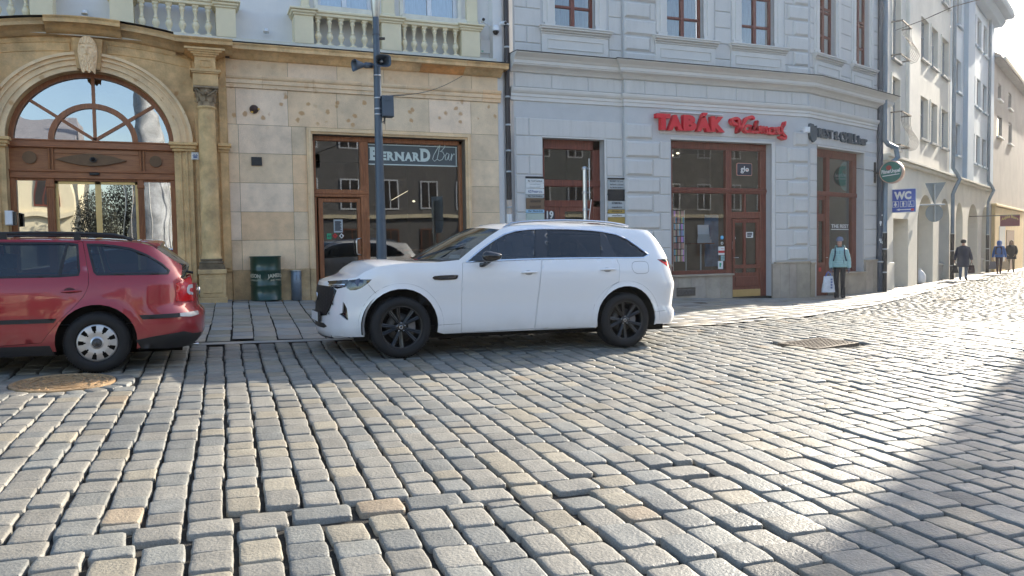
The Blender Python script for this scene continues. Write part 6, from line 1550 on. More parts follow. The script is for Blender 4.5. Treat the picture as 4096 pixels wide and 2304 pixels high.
for k in range(3):
	ua = u0 + Wd * (.06 + .315 * k); ub = ua + Wd * .26; za, zb2 = zb_ + Hh * .22, zb_ + Hh * .48
	for r in ((ua, ub, za, za + .012), (ua, ub, zb2 - .012, zb2), (ua, ua + .012, za, zb2), (ub - .012, ub, za, zb2)): bbox(b, r[0], r[1], .006, .009, r[2], r[3])
	uc = (ua + ub) / 2; h_ = zb2 - za
	hd = [bm(uc + .022 * math.cos(a) - (0.02 if k == 2 else 0), .009, zb2 - h_ * .2 + .022 * math.sin(a)) for a in np.linspace(0, 6.283, 11)[:-1]]; b.add(hd, [tuple(range(10))])
	if k == 0: b.add([bm(uc - .02, .009, zb2 - h_ * .3), bm(uc + .02, .009, zb2 - h_ * .3), bm(uc + .055, .009, za + h_ * .32), bm(uc - .055, .009, za + h_ * .32)], [(0, 1, 2, 3)]); bbox(b, uc - .015, uc + .015, .006, .009, za + h_ * .12, za + h_ * .35)
	if k == 1: bbox(b, uc - .032, uc + .032, .006, .009, za + h_ * .42, zb2 - h_ * .3); bbox(b, uc - .02, uc + .02, .006, .009, za + h_ * .12, za + h_ * .45)
	if k == 2:
		bbox(b, uc - .03, uc - .01, .006, .009, za + h_ * .35, zb2 - h_ * .3); bbox(b, uc - .02, uc + .04, .006, .009, za + h_ * .36, za + h_ * .44)
		b.tube([bm(uc - .01 + .045 * math.cos(a), .009, za + h_ * .30 + .045 * math.sin(a)) for a in np.linspace(2.2, 6.0, 9)], .007, 4)
bbox(b, u0 + Wd * .34, u0 + Wd * .82, .006, .010, zb_ + Hh * .085, zb_ + Hh * .125)
b.add([bm(u0 + Wd * .22, .010, zb_ + Hh * .105), bm(u0 + Wd * .36, .010, zb_ + Hh * .055), bm(u0 + Wd * .36, .010, zb_ + Hh * .155)], [(0, 1, 2)])
b.build('white_print', M_let2, wcs)
b = MB(); bbox(b, -.06, u0 + .02, -.02, -.01, zt_ - .25, zt_ - .22); bbox(b, -.06, u0 + .02, -.02, -.01, zb_ + .25, zb_ + .28); b.build('bracket', M_steel, wcs)
b = MB(); bbox(b, u1 - .13, u1 - .04, .007, .009, zb_ + .03, zb_ + .10); b.build('torn_sticker', M_red, wcs)
tb0 = sT(*r4(2070, 690), -1.2)
q1 = sw(tb0, 0, 0)
def hit2(px, py):
	r = ray(px, py); k = (q1[0] * ca_ + q1[1] * sa_) / (r.x * ca_ + r.y * sa_); P = Vector((r.x * k, r.y * k, CZ + r.z * k)); return -((P.x - q1[0]) * (-sa_) + (P.y - q1[1]) * ca_), P.z
ua, zt2 = hit2(4001, 864); ub, zb2 = hit2(4079, 904)
def bm2(u, d, z): return (q1[0] + sa_ * u - ca_ * d, q1[1] - ca_ * u - sa_ * d, z)
bs_ = thing('bistro_sign', 'dark red hanging board with gold lettering at the far right', 'sign', bm2((ua + ub) / 2, 0, zb2))
M_maroon = mat('maroon_board', (.17, .03, .04), .5, var=.05); M_goldl = mat('gold_lettering', (.62, .45, .12), .5, var=0)
def bb2(b, a, c_, d0_, d1_, za, zb):
	v = [bm2(u, d, z) for z in (za, zb) for d in (d0_, d1_) for u in (a, c_)]; b.add(v, [(0, 1, 3, 2), (4, 6, 7, 5), (0, 4, 5, 1), (1, 5, 7, 3), (3, 7, 6, 2), (2, 6, 4, 0)])
b = MB(); bb2(b, ua, ub, -.04, .04, zb2, zt2); b.build('board', M_maroon, bs_)
b = MB(); text_mb(b, 'Asijské Bistro', 0, 0, 0, (ub - ua) * .86, (zt2 - zb2) * .34, mapf=lambda u, h, d: bm2(ua + (ub - ua) * .07 + u, .05 - d * .01, zb2 + (zt2 - zb2) * .45 + h + .12 * math.sin(math.pi * u / ((ub - ua) * .86))), bold=.02); b.build('lettering', M_goldl, bs_)
b = MB(); bb2(b, 0, ub, -.02, .02, zt2, zt2 + .04); b.build('bracket', M_iron, bs_)
# ---- drainpipes
def pipe(name, label, pts, r, segs, group=None, bands=()):
	"""segs: list of (i0,i1,material)"""
	t = thing(name, label, 'drainpipe', tuple(pts[-1]), group=group)
	for k, (a, c_, m, nm) in enumerate(segs):
		b = MB(); b.tube(pts[a:c_ + 1], r * (1.0 if 'lower' not in nm else 1.08), 12); b.build(nm, m, t)
	for (p, rr) in bands: b = MB(); b.lathe([(rr * .9, -.02), (rr, -.02), (rr, .02), (rr * .9, .02)], p, 14); b.build('pipe_clamp', M_zinc, t)
	return t
M_brown = mat('dark_brown_pipe', (.035, .028, .028), .4, metal=.2, var=.1)
M_slp = mat('slate_pipe', (.17, .23, .29), .45, metal=.2, var=.12)
M_tube2 = mat('beige_pipe', (.52, .43, .36), .5, var=.1)
yp = YG - .02; xp = FX(2032, 500, yp); zq = FZ(2032, 800, yp)
pipe('drainpipe', 'dark brown drainpipe between the sandstone house and the grey house', [(xp, yp, 11.5), (xp, yp, zq), (xp, yp, zq - .32), (xp, yp, .35)], .062, [(0, 1, M_brown, 'upper_pipe'), (1, 2, M_tube2, 'joint_pipe'), (2, 3, M_wplast, 'lower_pipe')],
	bands=[((xp, yp, FZ(2032, q, yp)), .068) for q in (100, 190, 388, 500, 603, 687, 830)])
p = lambda t, z, d=-.17: cw(t, d, z)
t2 = cT(3521, 500, -.17)
pipe('drainpipe', 'dark slate drainpipe covered in torn stickers at the grey house corner', [p(t2, 11.5), p(t2, 1.0), p(t2, .05)], .085, [(0, 1, mat('dark_slate_pipe', (.045, .06, .085), .45, var=.15), 'pipe'), (1, 2, MATS['dark_slate_pipe'], 'lower_pipe')], bands=[(p(t2, 1.0), .11)])
b = MB(); R_ = random.Random(3)
for k in range(9):
	z = R_.uniform(1.2, 2.6); a = R_.uniform(-.6, .9); w_ = R_.uniform(.03, .07); h_ = R_.uniform(.04, .12); P0 = p(t2, z)
	vv = [(P0[0] + .09 * math.sin(a + s_ * w_ / .09) - 0, P0[1] - .09 * math.cos(a + s_ * w_ / .09), z + q * h_) for s_, q in ((-.5, 0), (.5, .1), (.6, .9), (-.4, 1))]; b.add(vv, [(0, 1, 2, 3)])
tag(b.build('torn_stickers', M_let2, loc=p(t2, 1.2)), 'scraps of torn white stickers on the dark corner drainpipe', 'sticker')
t3 = sT(3540, 300, -.15); z1 = sZ(3538, 560, -.15); z2 = sZ(3560, 600, -.15); z3 = sZ(3575, 640, -.15); t3b = sT(3575, 610, -.15)
low = sZ(3546, 930, -.15)
pipe('drainpipe', 'slate drainpipe bending out over the ledge behind the round green sign', [sw(t3, -.15, 15), sw(t3, -.15, z1), sw(t3 + .12, -.22, z1 - .12), sw(t3 + .35, -.38, z1 - .22), sw(t3 + .42, -.42, z3), sw(t3 + .30, -.30, z3 - .15), sw(t3 + .10, -.16, z3 - .35), sw(t3 + .10, -.14, low), sw(t3 + .10, -.14, .06)], .075,
	[(0, 7, M_slp, 'upper_pipe'), (7, 8, M_black, 'lower_pipe')], bands=[(sw(t3 + .10, -.14, z), .09) for z in (low, low - .5, low - 1.2)])
for (pxu, pyb, lb, pl_) in ((3820, 540, 'slate drainpipe in the middle of the arcade front', 3819), (3962, 640, 'drainpipe at the far end of the arcade front', 3959)):
	tt = sT(pxu, 300, -.15); z1 = Zc + .35; tl = tt
	pipe('drainpipe', lb, [sw(tt, -.12, 15), sw(tt, -.12, z1), sw(tt + .1, -.25, z1 - .25), sw(tt + .15, -.34, Zc - .1), sw(tt + .05, -.2, Zc - .45), sw(tt, -.12, Zc - .7), sw(tt, -.12, 1.9), sw(tt, -.12, 0.0)], .075,
		[(0, 6, M_slp, 'upper_pipe'), (6, 7, M_black, 'lower_pipe')], group='drainpipes along the arcade front', bands=[(sw(tt, -.12, z), .09) for z in (1.9, 1.2, .6)])
# ---- priority signs seen from behind on a bracket pole
gp = G(3667, 1137)
tsn = thing('sign_pole', 'thin dark pole with a side arm carrying two traffic signs beside the arcade', 'pole', tuple(gp))
rdir = Vector((cy, -sy, 0))       # across the picture
def hitp(px, py):                  # vertical plane through the pole facing the photographer
	r = ray(px, py); n = Vector((sy, cy, 0)); k = (gp.x * n.x + gp.y * n.y) / (r.x * n.x + r.y * n.y); return Vector((r.x * k, r.y * k, CZ + r.z * k))
tp_ = hitp(3668, 818); b = MB(); b.tube([tuple(gp), (gp.x, gp.y, tp_.z)], .035, 10); b.build('pole', M_iron, tsn)
a1 = hitp(3778, 818); vtop, vbot = hitp(3739, 738), hitp(3740, 888)
b = MB(); b.tube([(gp.x, gp.y, tp_.z - .02), tuple(a1)], .03, 8); b.build('side_arm', M_zinc, tsn); b = MB(); b.tube([tuple(vtop), tuple(vbot)], .03, 8); b.build('hanger_tube', M_zinc, tsn)
M_back = mat('sign_back', (.27, .30, .30), .5, metal=.3, var=.08)
nb = Vector((sy, cy, 0)) * .05
def plate(name, label, P, ):
	c = sum(P, Vector()) / len(P); b = MB(); n = len(P); f = [p_ + nb for p_ in P]; g = [p_ + nb * 1.3 for p_ in P]
	b.add([T3(v) for v in f + g], [tuple(range(n)), tuple(range(2 * n - 1, n - 1, -1))] + [(i, n + i, n + (i + 1) % n, (i + 1) % n) for i in range(n)])
	o = b.build(name, M_back, loc=tuple(c)); return tag(o, label, 'traffic sign')
tri = [hitp(3704, 733), hitp(3787, 728), hitp(3739, 814)]
plate('traffic_sign', 'upside-down triangular give-way sign seen from its grey back', tri)
cc_ = hitp(3740.5, 852); rr_ = (hitp(3776, 852) - cc_).length; up = Vector((0, 0, 1))
plate('traffic_sign', 'round traffic sign seen from its grey back below the triangle', [cc_ + rdir * rr_ * math.cos(a) + up * rr_ * math.sin(a) for a in np.linspace(0, 6.283, 29)[:-1]])
g = G(3678, 1134); b = MB(); R_ = random.Random(1); prof = [(.05, .0), (.17, .02), (.2, .12), (.19, .3), (.15, .42), (.07, .48), (.03, .52), (.06, .56)]
b.lathe(prof, tuple(g), 14); b.v = [(x + .012 * math.sin(z * 30 + x * 40), y + .012 * math.cos(z * 26), z) for x, y, z in b.v]
tag(b.build('rubbish_sack', M_wplast, loc=tuple(g)), 'tied white sack standing behind the sign pole', 'sack')
b = MB(); P0 = Vector(sw(.1, -.3, sZ(*spx(88, 200), -.3))); P1 = Vector((30, 17.0, 9.6)); r_ = ray(*spx(760, 62));
k = 26.0 / math.hypot(r_.x, r_.y); P1 = Vector((r_.x * k, r_.y * k, CZ + r_.z * k)); r_ = ray(*spx(950, 10)); k = 24 / math.hypot(r_.x, r_.y); P2 = Vector((r_.x * k, r_.y * k, CZ + r_.z * k)); P3 = P2 + (P2 - P1) * 4
b.tube([tuple(P0), tuple((P0 + P1) / 2 + Vector((0, 0, -.03))), tuple(P1), tuple(P2), tuple(P3)], .012, 5)
tag(b.build('overhead_wire', M_iron, loc=tuple(P0)), 'thin wire strung from the corner drainpipe across the street', 'wire')
# ------- buildings off to the right and behind the viewer (shade and reflections)
def back_house(x0, x1, y, h, m, label, floors=3, faces=1, name='town_house', nw=None, rz=0, piv=None, roof=M_slate_r, depth=9):
	t = thing(name, label, 'building', (0, 0, 0) if piv is None else piv, rz)
	y2 = y - depth * faces
	b = MB(); b.box(x0, x1, min(y, y2), max(y, y2), -1.5, h); b.build('wall', m, t, local=True)
	b = MB(); ym = (y + y2) / 2; b.prism([(min(y, y2) - .4, h), (max(y, y2) + .4, h), (ym, h + 2.6)], 'x', x0 - .2, x1 + .2); b.build('roof', roof, t, local=True)
	nw = nw or int((x1 - x0) / 2.6); fh = (h - 4.2) / max(1, floors - 1) if floors > 1 else 3
	for f in range(floors):
		for i in range(nw):
			cx_ = x0 + (x1 - x0) * (i + .5) / nw; z0 = .9 if f == 0 else 4.6 + (f - 1) * fh; hh_ = 2.2 if f == 0 else min(1.9, fh * .6)
			b = MB(); b.box(cx_ - .65, cx_ + .65, y - .02, y + .06 * faces, z0 - .1, z0 + hh_ + .1); wf = b.build('window', (M_wframe if m.name in ('shaded_plaster', 'shaded_green_plaster') else M_redw) if f else M_wood_d, t, local=True)
			b = MB(); yy = y + .07 * faces
			for s_ in (-1, 1): b.add([(cx_ + s_ * .3 - .25, yy, z0), (cx_ + s_ * .3 + .25, yy, z0), (cx_ + s_ * .3 + .25, yy, z0 + hh_), (cx_ + s_ * .3 - .25, yy, z0 + hh_)], [(0, 1, 2, 3)] if faces < 0 else [(3, 2, 1, 0)])
			b.build('pane', M_roomd, wf, local=True)
	b = MB(); b.box(x0, x1, y, y + .25 * faces, 3.9, 4.15); b.box(x0, x1, y, y + .45 * faces, h - .25, h); b.build('cornice', M_cream, t, local=True)
	return t
M_yel2 = mat('yellow_plaster', (.60, .56, .36), .85, var=.06); M_pink = mat('rose_plaster', (.50, .36, .28), .85, var=.06); M_och = mat('ochre_plaster', (.48, .38, .22), .85, var=.06)
M_dim = mat('shaded_plaster', (.15, .145, .14), .9, var=.1); M_dim2 = mat('shaded_green_plaster', (.17, .18, .175), .9, var=.1)  # plaster darkened to stand for facades lying in shade
back_house(-26, -15, -20.5, 8.3, M_yel2, 'pale yellow house across the square, mirrored in the left door glass', 2)
back_house(-14.8, -6.6, -20, 8.0, M_cream, 'cream house across the square next to the pale yellow one', 2)
back_house(6.0, 20, -21, 12.5, M_dim, 'shade-darkened brown house across the square, mirrored in the bar window', 3)
back_house(20.2, 34, -20, 12.0, M_dim2, 'grey-green house across the square to the right of the shade-darkened one', 3)
back_house(34.2, 52, -20, 12.5, M_dim, 'long brown house across the square at its right end', 3)
back_house(-6, 5.8, -60, 9, M_och, 'ochre house with dark windows far across the square', 2)
t = thing('wrapped_monument', 'tall monument wrapped in grey scaffold netting in the square behind the viewer', 'monument', (-2.3, -20, -1))
M_net = mat('scaffold_net', (.30, .31, .32), .9, var=.5, vs=1.5, bump=.5, bs=6)
b = MB(); R_ = random.Random(5); rows_ = []
for i in range(30):
	z = i * .45; r0 = 1.5 - .9 * i / 30; rows_.append([(-2.3 + (r0 + R_.uniform(-.14, .14)) * math.cos(a), -20 + (r0 + R_.uniform(-.14, .14)) * math.sin(a), -1 + z) for a in np.linspace(0, 6.283, 15)[:-1]])
b.grid(rows_, closed=True); b.build('netting', M_net, t)
b = MB()
for a in np.linspace(0, 6.283, 9)[:-1]: b.tube([(-2.3 + 1.6 * math.cos(a), -20 + 1.6 * math.sin(a), -1), (-2.3 + 1.5 * math.cos(a), -20 + 1.5 * math.sin(a), 7)], .04, 5)
b.build('scaffold_pole', M_steel, t)
M_leaf = mat('dark_bare_tree', (.035, .035, .022), .9, var=.3)
for x, y, h_, lb in ((-5.2, -18, 5.4, 'dark tree in the square nearer to the cream house'), (-3.9, -22, 6.6, 'taller dark tree in the square beside the wrapped monument')):
	t = thing('tree', lb, 'tree', (x, y, -1)); b = MB(); b.tube([(x, y, -1), (x, y, h_ * .5)], [.16, .08], 8); b.build('trunk', M_leaf, t)
	b = MB(); R_ = random.Random(int(h_ * 10)); vs = []; fs = []
	for i in range(7000):
		a, u_, r = R_.uniform(0, 6.28), R_.uniform(-1, 1), R_.random() ** .5; c_ = Vector((x + 1.25 * r * math.cos(a) * math.sqrt(1 - u_ * u_), y + 1.25 * r * math.sin(a) * math.sqrt(1 - u_ * u_), h_ * .62 + u_ * r * h_ * .38)); d = Vector((R_.uniform(-1, 1), R_.uniform(-1, 1), R_.uniform(-1, 1))) * .07; e_ = Vector((R_.uniform(-1, 1), R_.uniform(-1, 1), R_.uniform(-1, 1))) * .07
		n_ = len(vs); vs += [T3(c_ - d), T3(c_ + e_), T3(c_ + d)]; fs.append((n_, n_ + 1, n_ + 2))
	b.add(vs, fs); b.build('crown', M_leaf, t)
sd = thing('corner_block', 'tall plain corner block just outside the picture on the right', 'building', (34.0, 17.0, 0))
u = (math.cos(SUN_AZ), math.sin(SUN_AZ))
Bc = Vector((28.0, 13.8, 0)); ca3, sa3 = ca_, sa_
sd.location = (Bc.x, Bc.y, 0)
b = MB(); L = 48; P = [(Bc.x, Bc.y), (Bc.x + L * ca3, Bc.y + L * sa3), (Bc.x + L * ca3 + 20 * sa3, Bc.y + L * sa3 - 20 * ca3), (Bc.x + 20 * sa3, Bc.y - 20 * ca3)]
b.prism(P[::-1], 'z', -1, 14.7); b.build('wall', M_wc2, sd)
b = MB(); b.prism([(p_[0], p_[1]) for p_ in P][::-1], 'z', 14.703, 15.0); b.build('roof', M_slate_r, sd)
for i in range(6):
	for f in range(3):
		s0 = 2 + i * 3; q0_ = (Bc.x + s0 * sa3, Bc.y - s0 * ca3); q1_ = (Bc.x + (s0 + 1.2) * sa3, Bc.y - (s0 + 1.2) * ca3); z0 = 4.5 + f * 3.5
		b = MB(); b.add([(q0_[0] - .05, q0_[1], z0), (q1_[0] - .05, q1_[1], z0), (q1_[0] - .05, q1_[1], z0 + 1.9), (q0_[0] - .05, q0_[1], z0 + 1.9)], [(3, 2, 1, 0)]); b.build('window', GL_st, sd)
# ================================================================== street furniture
M_pole = mat('grey_blue_pole', (.075, .10, .13), .45, metal=.3, var=.08)
M_alu = mat('aluminium', (.50, .50, .47), .35, metal=.8, var=.1)
pdep = 12.9     # world Y of the post
base = None
px_b, pyb_ = 1527, 1045
X_, Z_ = onY(px_b, pyb_, pdep); gb = Vector((X_, pdep, float(gz(X_, pdep))))
lp = thing('lamp_post', 'tall grey steel lamp post with loudspeakers and a control box in front of the bar', 'lamp post', tuple(gb))
def PZ(py, px=1512): return onY(px, py, pdep)[1]
zj = PZ(140);
b = MB(); b.lathe([(.085, gb.z), (.085, gb.z + .9), (.080, PZ(900)), (.068, PZ(600)), (.060, PZ(300)), (.054, zj), (.052, PZ(66))], (X_, pdep, 0), 20); b.lathe([(.0, gb.z + .001), (.14, gb.z + .002), (.14, gb.z + .03), (.09, gb.z + .05)], (X_, pdep, 0), 20); b.build('post', M_pole, lp)
b = MB(); zt_ = PZ(72); b.lathe([(.050, zt_), (.060, zt_ + .03), (.085, zt_ + .40), (.105, zt_ + .9), (.12, zt_ + 1.6)], (X_, pdep, 0), 20); b.build('lamp_cone', M_alu, lp)
for py in (303, 393, 436, 458): z = PZ(py); b = MB(); b.lathe([(.060, z - .012), (.067, z - .012), (.067, z + .012), (.060, z + .012)], (X_, pdep, 0), 18); b.build('band', M_steel, lp)
b = MB(); b.lathe([(.060, zj - .004), (.062, zj), (.060, zj + .004)], (X_, pdep, 0), 18); b.build('joint_ring', M_black, lp)
b = MB(); b.tube([(X_ + .05, pdep - .02, PZ(155)), (X_ + .13, pdep - .05, PZ(155))], .022, 8); b.build('small_sensor', M_black, lp)
def horn(cx_, cyy_, cz_, dirv, label, group, L=.34, w_=.19, h_=.14, offs=0):
	t = thing('loudspeaker', label, 'loudspeaker', (cx_, cyy_, cz_), group=group); D = Vector(dirv).normalized(); S_ = D.cross(Vector((0, 0, 1))).normalized(); U_ = S_.cross(D)
	rows_ = []
	for s_, k in ((0, .30), (.12, .34), (.2, .42), (.5, .60), (.8, .82), (1.0, 1.0), (1.0, .93), (.85, .74), (.5, .50), (.25, .28)):
		r = []
		for i in range(20):
			a = 2 * math.pi * i / 20; c_, q = math.cos(a), math.sin(a); c_ = math.copysign(abs(c_) ** .55, c_); q = math.copysign(abs(q) ** .55, q)
			r.append(Vector((cx_, cyy_, cz_)) + D * L * s_ + S_ * c_ * w_ * .5 * k + U_ * q * h_ * .5 * k)
		rows_.append([T3(v) for v in r])
	b = MB(); b.grid(rows_, closed=True); b.build('horn', M_pole, t)
	b = MB(); b.M = Matrix((S_, U_, D)).transposed().to_4x4(); b.M.translation = Vector((cx_, cyy_, cz_)); b.lathe([(.0, L * .62), (.022, L * .60), (.026, L * .45), (.03, L * .2)], n=12); b.build('driver_cone', M_zinc, t)
	b = MB(); b.M = Matrix((S_, U_, D)).transposed().to_4x4(); b.M.translation = Vector((cx_, cyy_, cz_)); b.lathe([(0, -.14), (.045, -.13), (.05, -.02), (.035, .02)], n=12); b.build('driver', M_pole, t)
hz_ = onY(1515, 258, pdep)[1]
horn(X_ + .03, pdep - .10, hz_ + .01, (-.05, -1, -.10), 'grey horn loudspeaker on the lamp post pointing at the viewer', 'horn loudspeakers on the lamp post', L=.26, w_=.27, h_=.20)
horn(X_ - .20, pdep, hz_ - .03, (-1, -.25, -.12), 'grey horn loudspeaker on the lamp post pointing left', 'horn loudspeakers on the lamp post', L=.19, w_=.21, h_=.19)
b = MB(); b.tube([(X_, pdep, hz_), (X_ - .2, pdep, hz_ - .03)], .018, 6); b.build('speaker_arm', M_pole, lp)
xb0, xb1 = onY(1526, 430, pdep - .05)[0], onY(1572, 430, pdep - .05)[0]; zb0, zb1 = onY(1548, 470, pdep)[1], onY(1548, 387, pdep)[1]
cbx = thing('control_box', 'grey metal control box strapped to the lamp post', 'box', ((xb0 + xb1) / 2, pdep, zb0))
b = MB(); b.box(xb0, xb1, pdep - .12, pdep + .05, zb0, zb1, .008); b.build('cabinet', M_pole, cbx)
b = MB(); b.box(xb0 + .008, xb1 - .008, pdep - .128, pdep - .12, zb0 + .01, zb1 - .01); b.build('door', M_pole, cbx)
b = MB(); b.box(xb0 + .06, xb0 + .12, pdep - .14, pdep - .128, zb1 - .09, zb1 - .02); b.build('latch', M_pole, cbx)
b = MB(); b.tube([(xb0 + .07, pdep, zb0), (xb0 + .06, pdep, zb0 - .06), (xb0 - .0, pdep, zb0 - .09), (xb0 - .04, pdep, zb0 - .10)], .008, 5); b.tube([(xb0 + .05, pdep, zb0), (xb0 + .045, pdep, zb0 - .1), (xb0 + .055, pdep, zb0 - .11), (xb0 + .06, pdep, zb0)], .005, 5); b.build('cable', M_black, cbx)
wa = (onY(1546, 383, pdep)[0], pdep, onY(1546, 383, pdep)[1]); wb_ = (FX(1852, 300, YB - .1), YB - .05, FZ(1852, 302, YB - .1))
b = MB(); n = 12; b.tube([tuple(Vector(wa).lerp(Vector(wb_), i / n) - Vector((0, 0, .12 * math.sin(math.pi * i / n)))) for i in range(n + 1)], [.011] * 3 + [.006] * (n - 2), 5); tag(b.build('supply_wire', M_black, loc=wa), 'thin sagging wire from the control box to the sandstone cornice', 'wire')
g = G(1072, 1206); bx_, by_ = g.x, g.y + .30; bz_ = float(gz(bx_, by_)); Rb = .298; Hb = .885
M_drum = mat('dark_green_drum', (.006, .040, .026), .32, var=.10, vs=5, coat=.4, bump=.05, bs=12)
br = thing('oil_drum', 'dark green steel drum with white whiskey lettering standing by the sandstone wall', 'barrel', (bx_, by_, bz_))
b = MB(); pr = [(.0, 0.004), (Rb - .01, .0), (Rb + .008, .006), (Rb + .008, .02), (Rb - .004, .028)]
for z, d in ((.28, 0), (.30, .012), (.32, 0), (.58, 0), (.60, .012), (.62, 0)): pr.append((Rb - .004 + d, z))
pr += [(Rb - .004, Hb - .03), (Rb + .008, Hb - .02), (Rb + .008, Hb), (Rb - .008, Hb), (Rb - .012, Hb - .02), (0, Hb - .02)]
b.lathe(pr, (bx_, by_, bz_), 48); b.build('shell', M_drum, br)
b = MB(); b.lathe([(0, 0), (.05, 0), (.05, .018), (0, .018)], (bx_ - .05, by_ - .12, bz_ + Hb - .018), 12); b.build('bung_cap', M_wplast, br)
def wrap(word, a0, z, wid, hgt, arc_=.0, bold=.02):
	def f(u_, h, d):
		a = a0 + (u_ - wid / 2) / Rb; r = Rb + .003 + d * .0; return (bx_ + r * math.sin(a), by_ - r * math.cos(a), bz_ + z + h + arc_ * math.cos((u_ / wid - .5) * math.pi))
	text_mb(bt, word, 0, 0, 0, wid, hgt, mapf=f, bold=bold)
fa = math.atan2(bx_, by_)       # direction towards the viewer
bt = MB()
for a in (-1.05, .80):
	wrap('JAMESON', -fa + a, .42, .42, .10, .02, .05); wrap('IRISH WHISKEY', -fa + a, .385, .30, .03, .012, .02)
bt.build('lettering', mat('cream_print', (.75, .72, .58), .6, var=0), br)
g = G(1190, 1203); x, y = g.x, g.y + .12; z = float(gz(x, y)); bn = thing('litter_bin', 'slim grey cylindrical bin with a square slot beside the drum', 'bin', (x, y, z))
M_gal = mat('grey_bin_metal', (.21, .25, .30), .42, metal=.35, var=.15, vs=8)
b = MB(); b.lathe([(0, 0.003), (.105, 0), (.105, .60), (.100, .605)], (x, y, z), 28); b.build('body', M_gal, bn)
b = MB(); b.lathe([(.118, .60), (.12, .612), (.118, .622), (.09, .618), (.0, .612)], (x, y, z), 28, cap=False); b.build('ash_tray', M_alu, bn)
b = MB(); sl_a = -math.atan2(x, y) + .45; ca2, sa2 = math.sin(sl_a), -math.cos(sl_a)
vv = []
for q in ((-.05, .42), (.05, .42), (.05, .52), (-.05, .52)):
	a = sl_a + q[0] / .107; vv.append((x + .1075 * math.sin(a), y - .1075 * math.cos(a), z + q[1]))
b.add(vv, [(0, 1, 2, 3)]); b.build('slot', M_black, bn)
yq = 12.3; X_, _ = onY(2340, 800, yq); gq = float(gz(X_, yq)); spn = thing('steel_post', 'stainless steel post standing behind the white car in front of door 19', 'post', (X_, yq, gq))
PZ2 = lambda py: onY(2340, py, yq)[1]
b = MB(); b.tube([(X_, yq, gq), (X_, yq, PZ2(672))], .040, 14); b.lathe([(.041, 0), (.041, .02), (0, .028)], (X_, yq, PZ2(672)), 14); b.build('post', M_steel, spn)
for py in (675, 770, 838): b = MB(); z = PZ2(py); b.lathe([(.042, -.018), (.05, -.018), (.05, .018), (.042, .018)], (X_, yq, z), 14); b.box(X_ + .04, X_ + .10, yq - .015, yq + .015, z - .014, z + .014); b.build('clamp', M_steel, spn)
M_signbk = mat('sign_face_grey', (.55, .58, .60), .4, metal=.2, var=.05)
def edge_plate(px0, py0, px1, py1, w_, label):
	a, c_ = onY(px0, py0, yq), onY(px1, py1, yq); b = MB(); d = Vector((X_, yq)).normalized()
	th = .012; n_ = (cy * 1, -sy);
	v = []
	for (xx, zz) in (a, c_):
		for s_ in (-.5, .5):
			for q in (-1, 1): v.append((xx + d.x * s_ * w_ + q * th * .5 * cy, yq + d.y * s_ * w_ - q * th * .5 * sy, zz))
	b.add(v, [(0, 1, 3, 2), (4, 6, 7, 5), (0, 4, 5, 1), (1, 5, 7, 3), (3, 7, 6, 2), (2, 6, 4, 0)]); return tag(b.build('traffic_sign', [M_signbk], loc=(a[0], yq, a[1])), label, 'traffic sign')
edge_plate(2356, 640, 2358, 798, .45, 'long upper traffic sign seen edge-on at the steel post'); edge_plate(2365, 800, 2356, 878, .4, 'lower tilted traffic sign seen edge-on at the steel post')
# ================================================================== cars
def crom(tab, x):
	xs = [a for a, _ in tab]
	if x <= xs[0]: return tab[0][1]
	if x >= xs[-1]: return tab[-1][1]
	for i in range(len(tab) - 1):
		if x <= xs[i + 1]:
			x0, y0 = tab[i]; x1, y1 = tab[i + 1]; h = x1 - x0; t = (x - x0) / h
			def sl_(k):
				if k <= 0 or k >= len(tab) - 1: k2 = min(max(k, 0), len(tab) - 2) if k > 0 else 0; return (tab[k2 + 1][1] - tab[k2][1]) / (tab[k2 + 1][0] - tab[k2][0])
				a = (tab[k][1] - tab[k - 1][1]) / (tab[k][0] - tab[k - 1][0]); c = (tab[k + 1][1] - tab[k][1]) / (tab[k + 1][0] - tab[k][0])
				return 0 if a * c <= 0 else 2 * a * c / (a + c)
			m0, m1 = sl_(i) * h, sl_(i + 1) * h
			return (2 * t ** 3 - 3 * t * t + 1) * y0 + (t ** 3 - 2 * t * t + t) * m0 + (-2 * t ** 3 + 3 * t * t) * y1 + (t ** 3 - t * t) * m1
def smooth(x, a, b):
	t = min(1, max(0, (x - a) / (b - a))); return t * t * (3 - 2 * t)
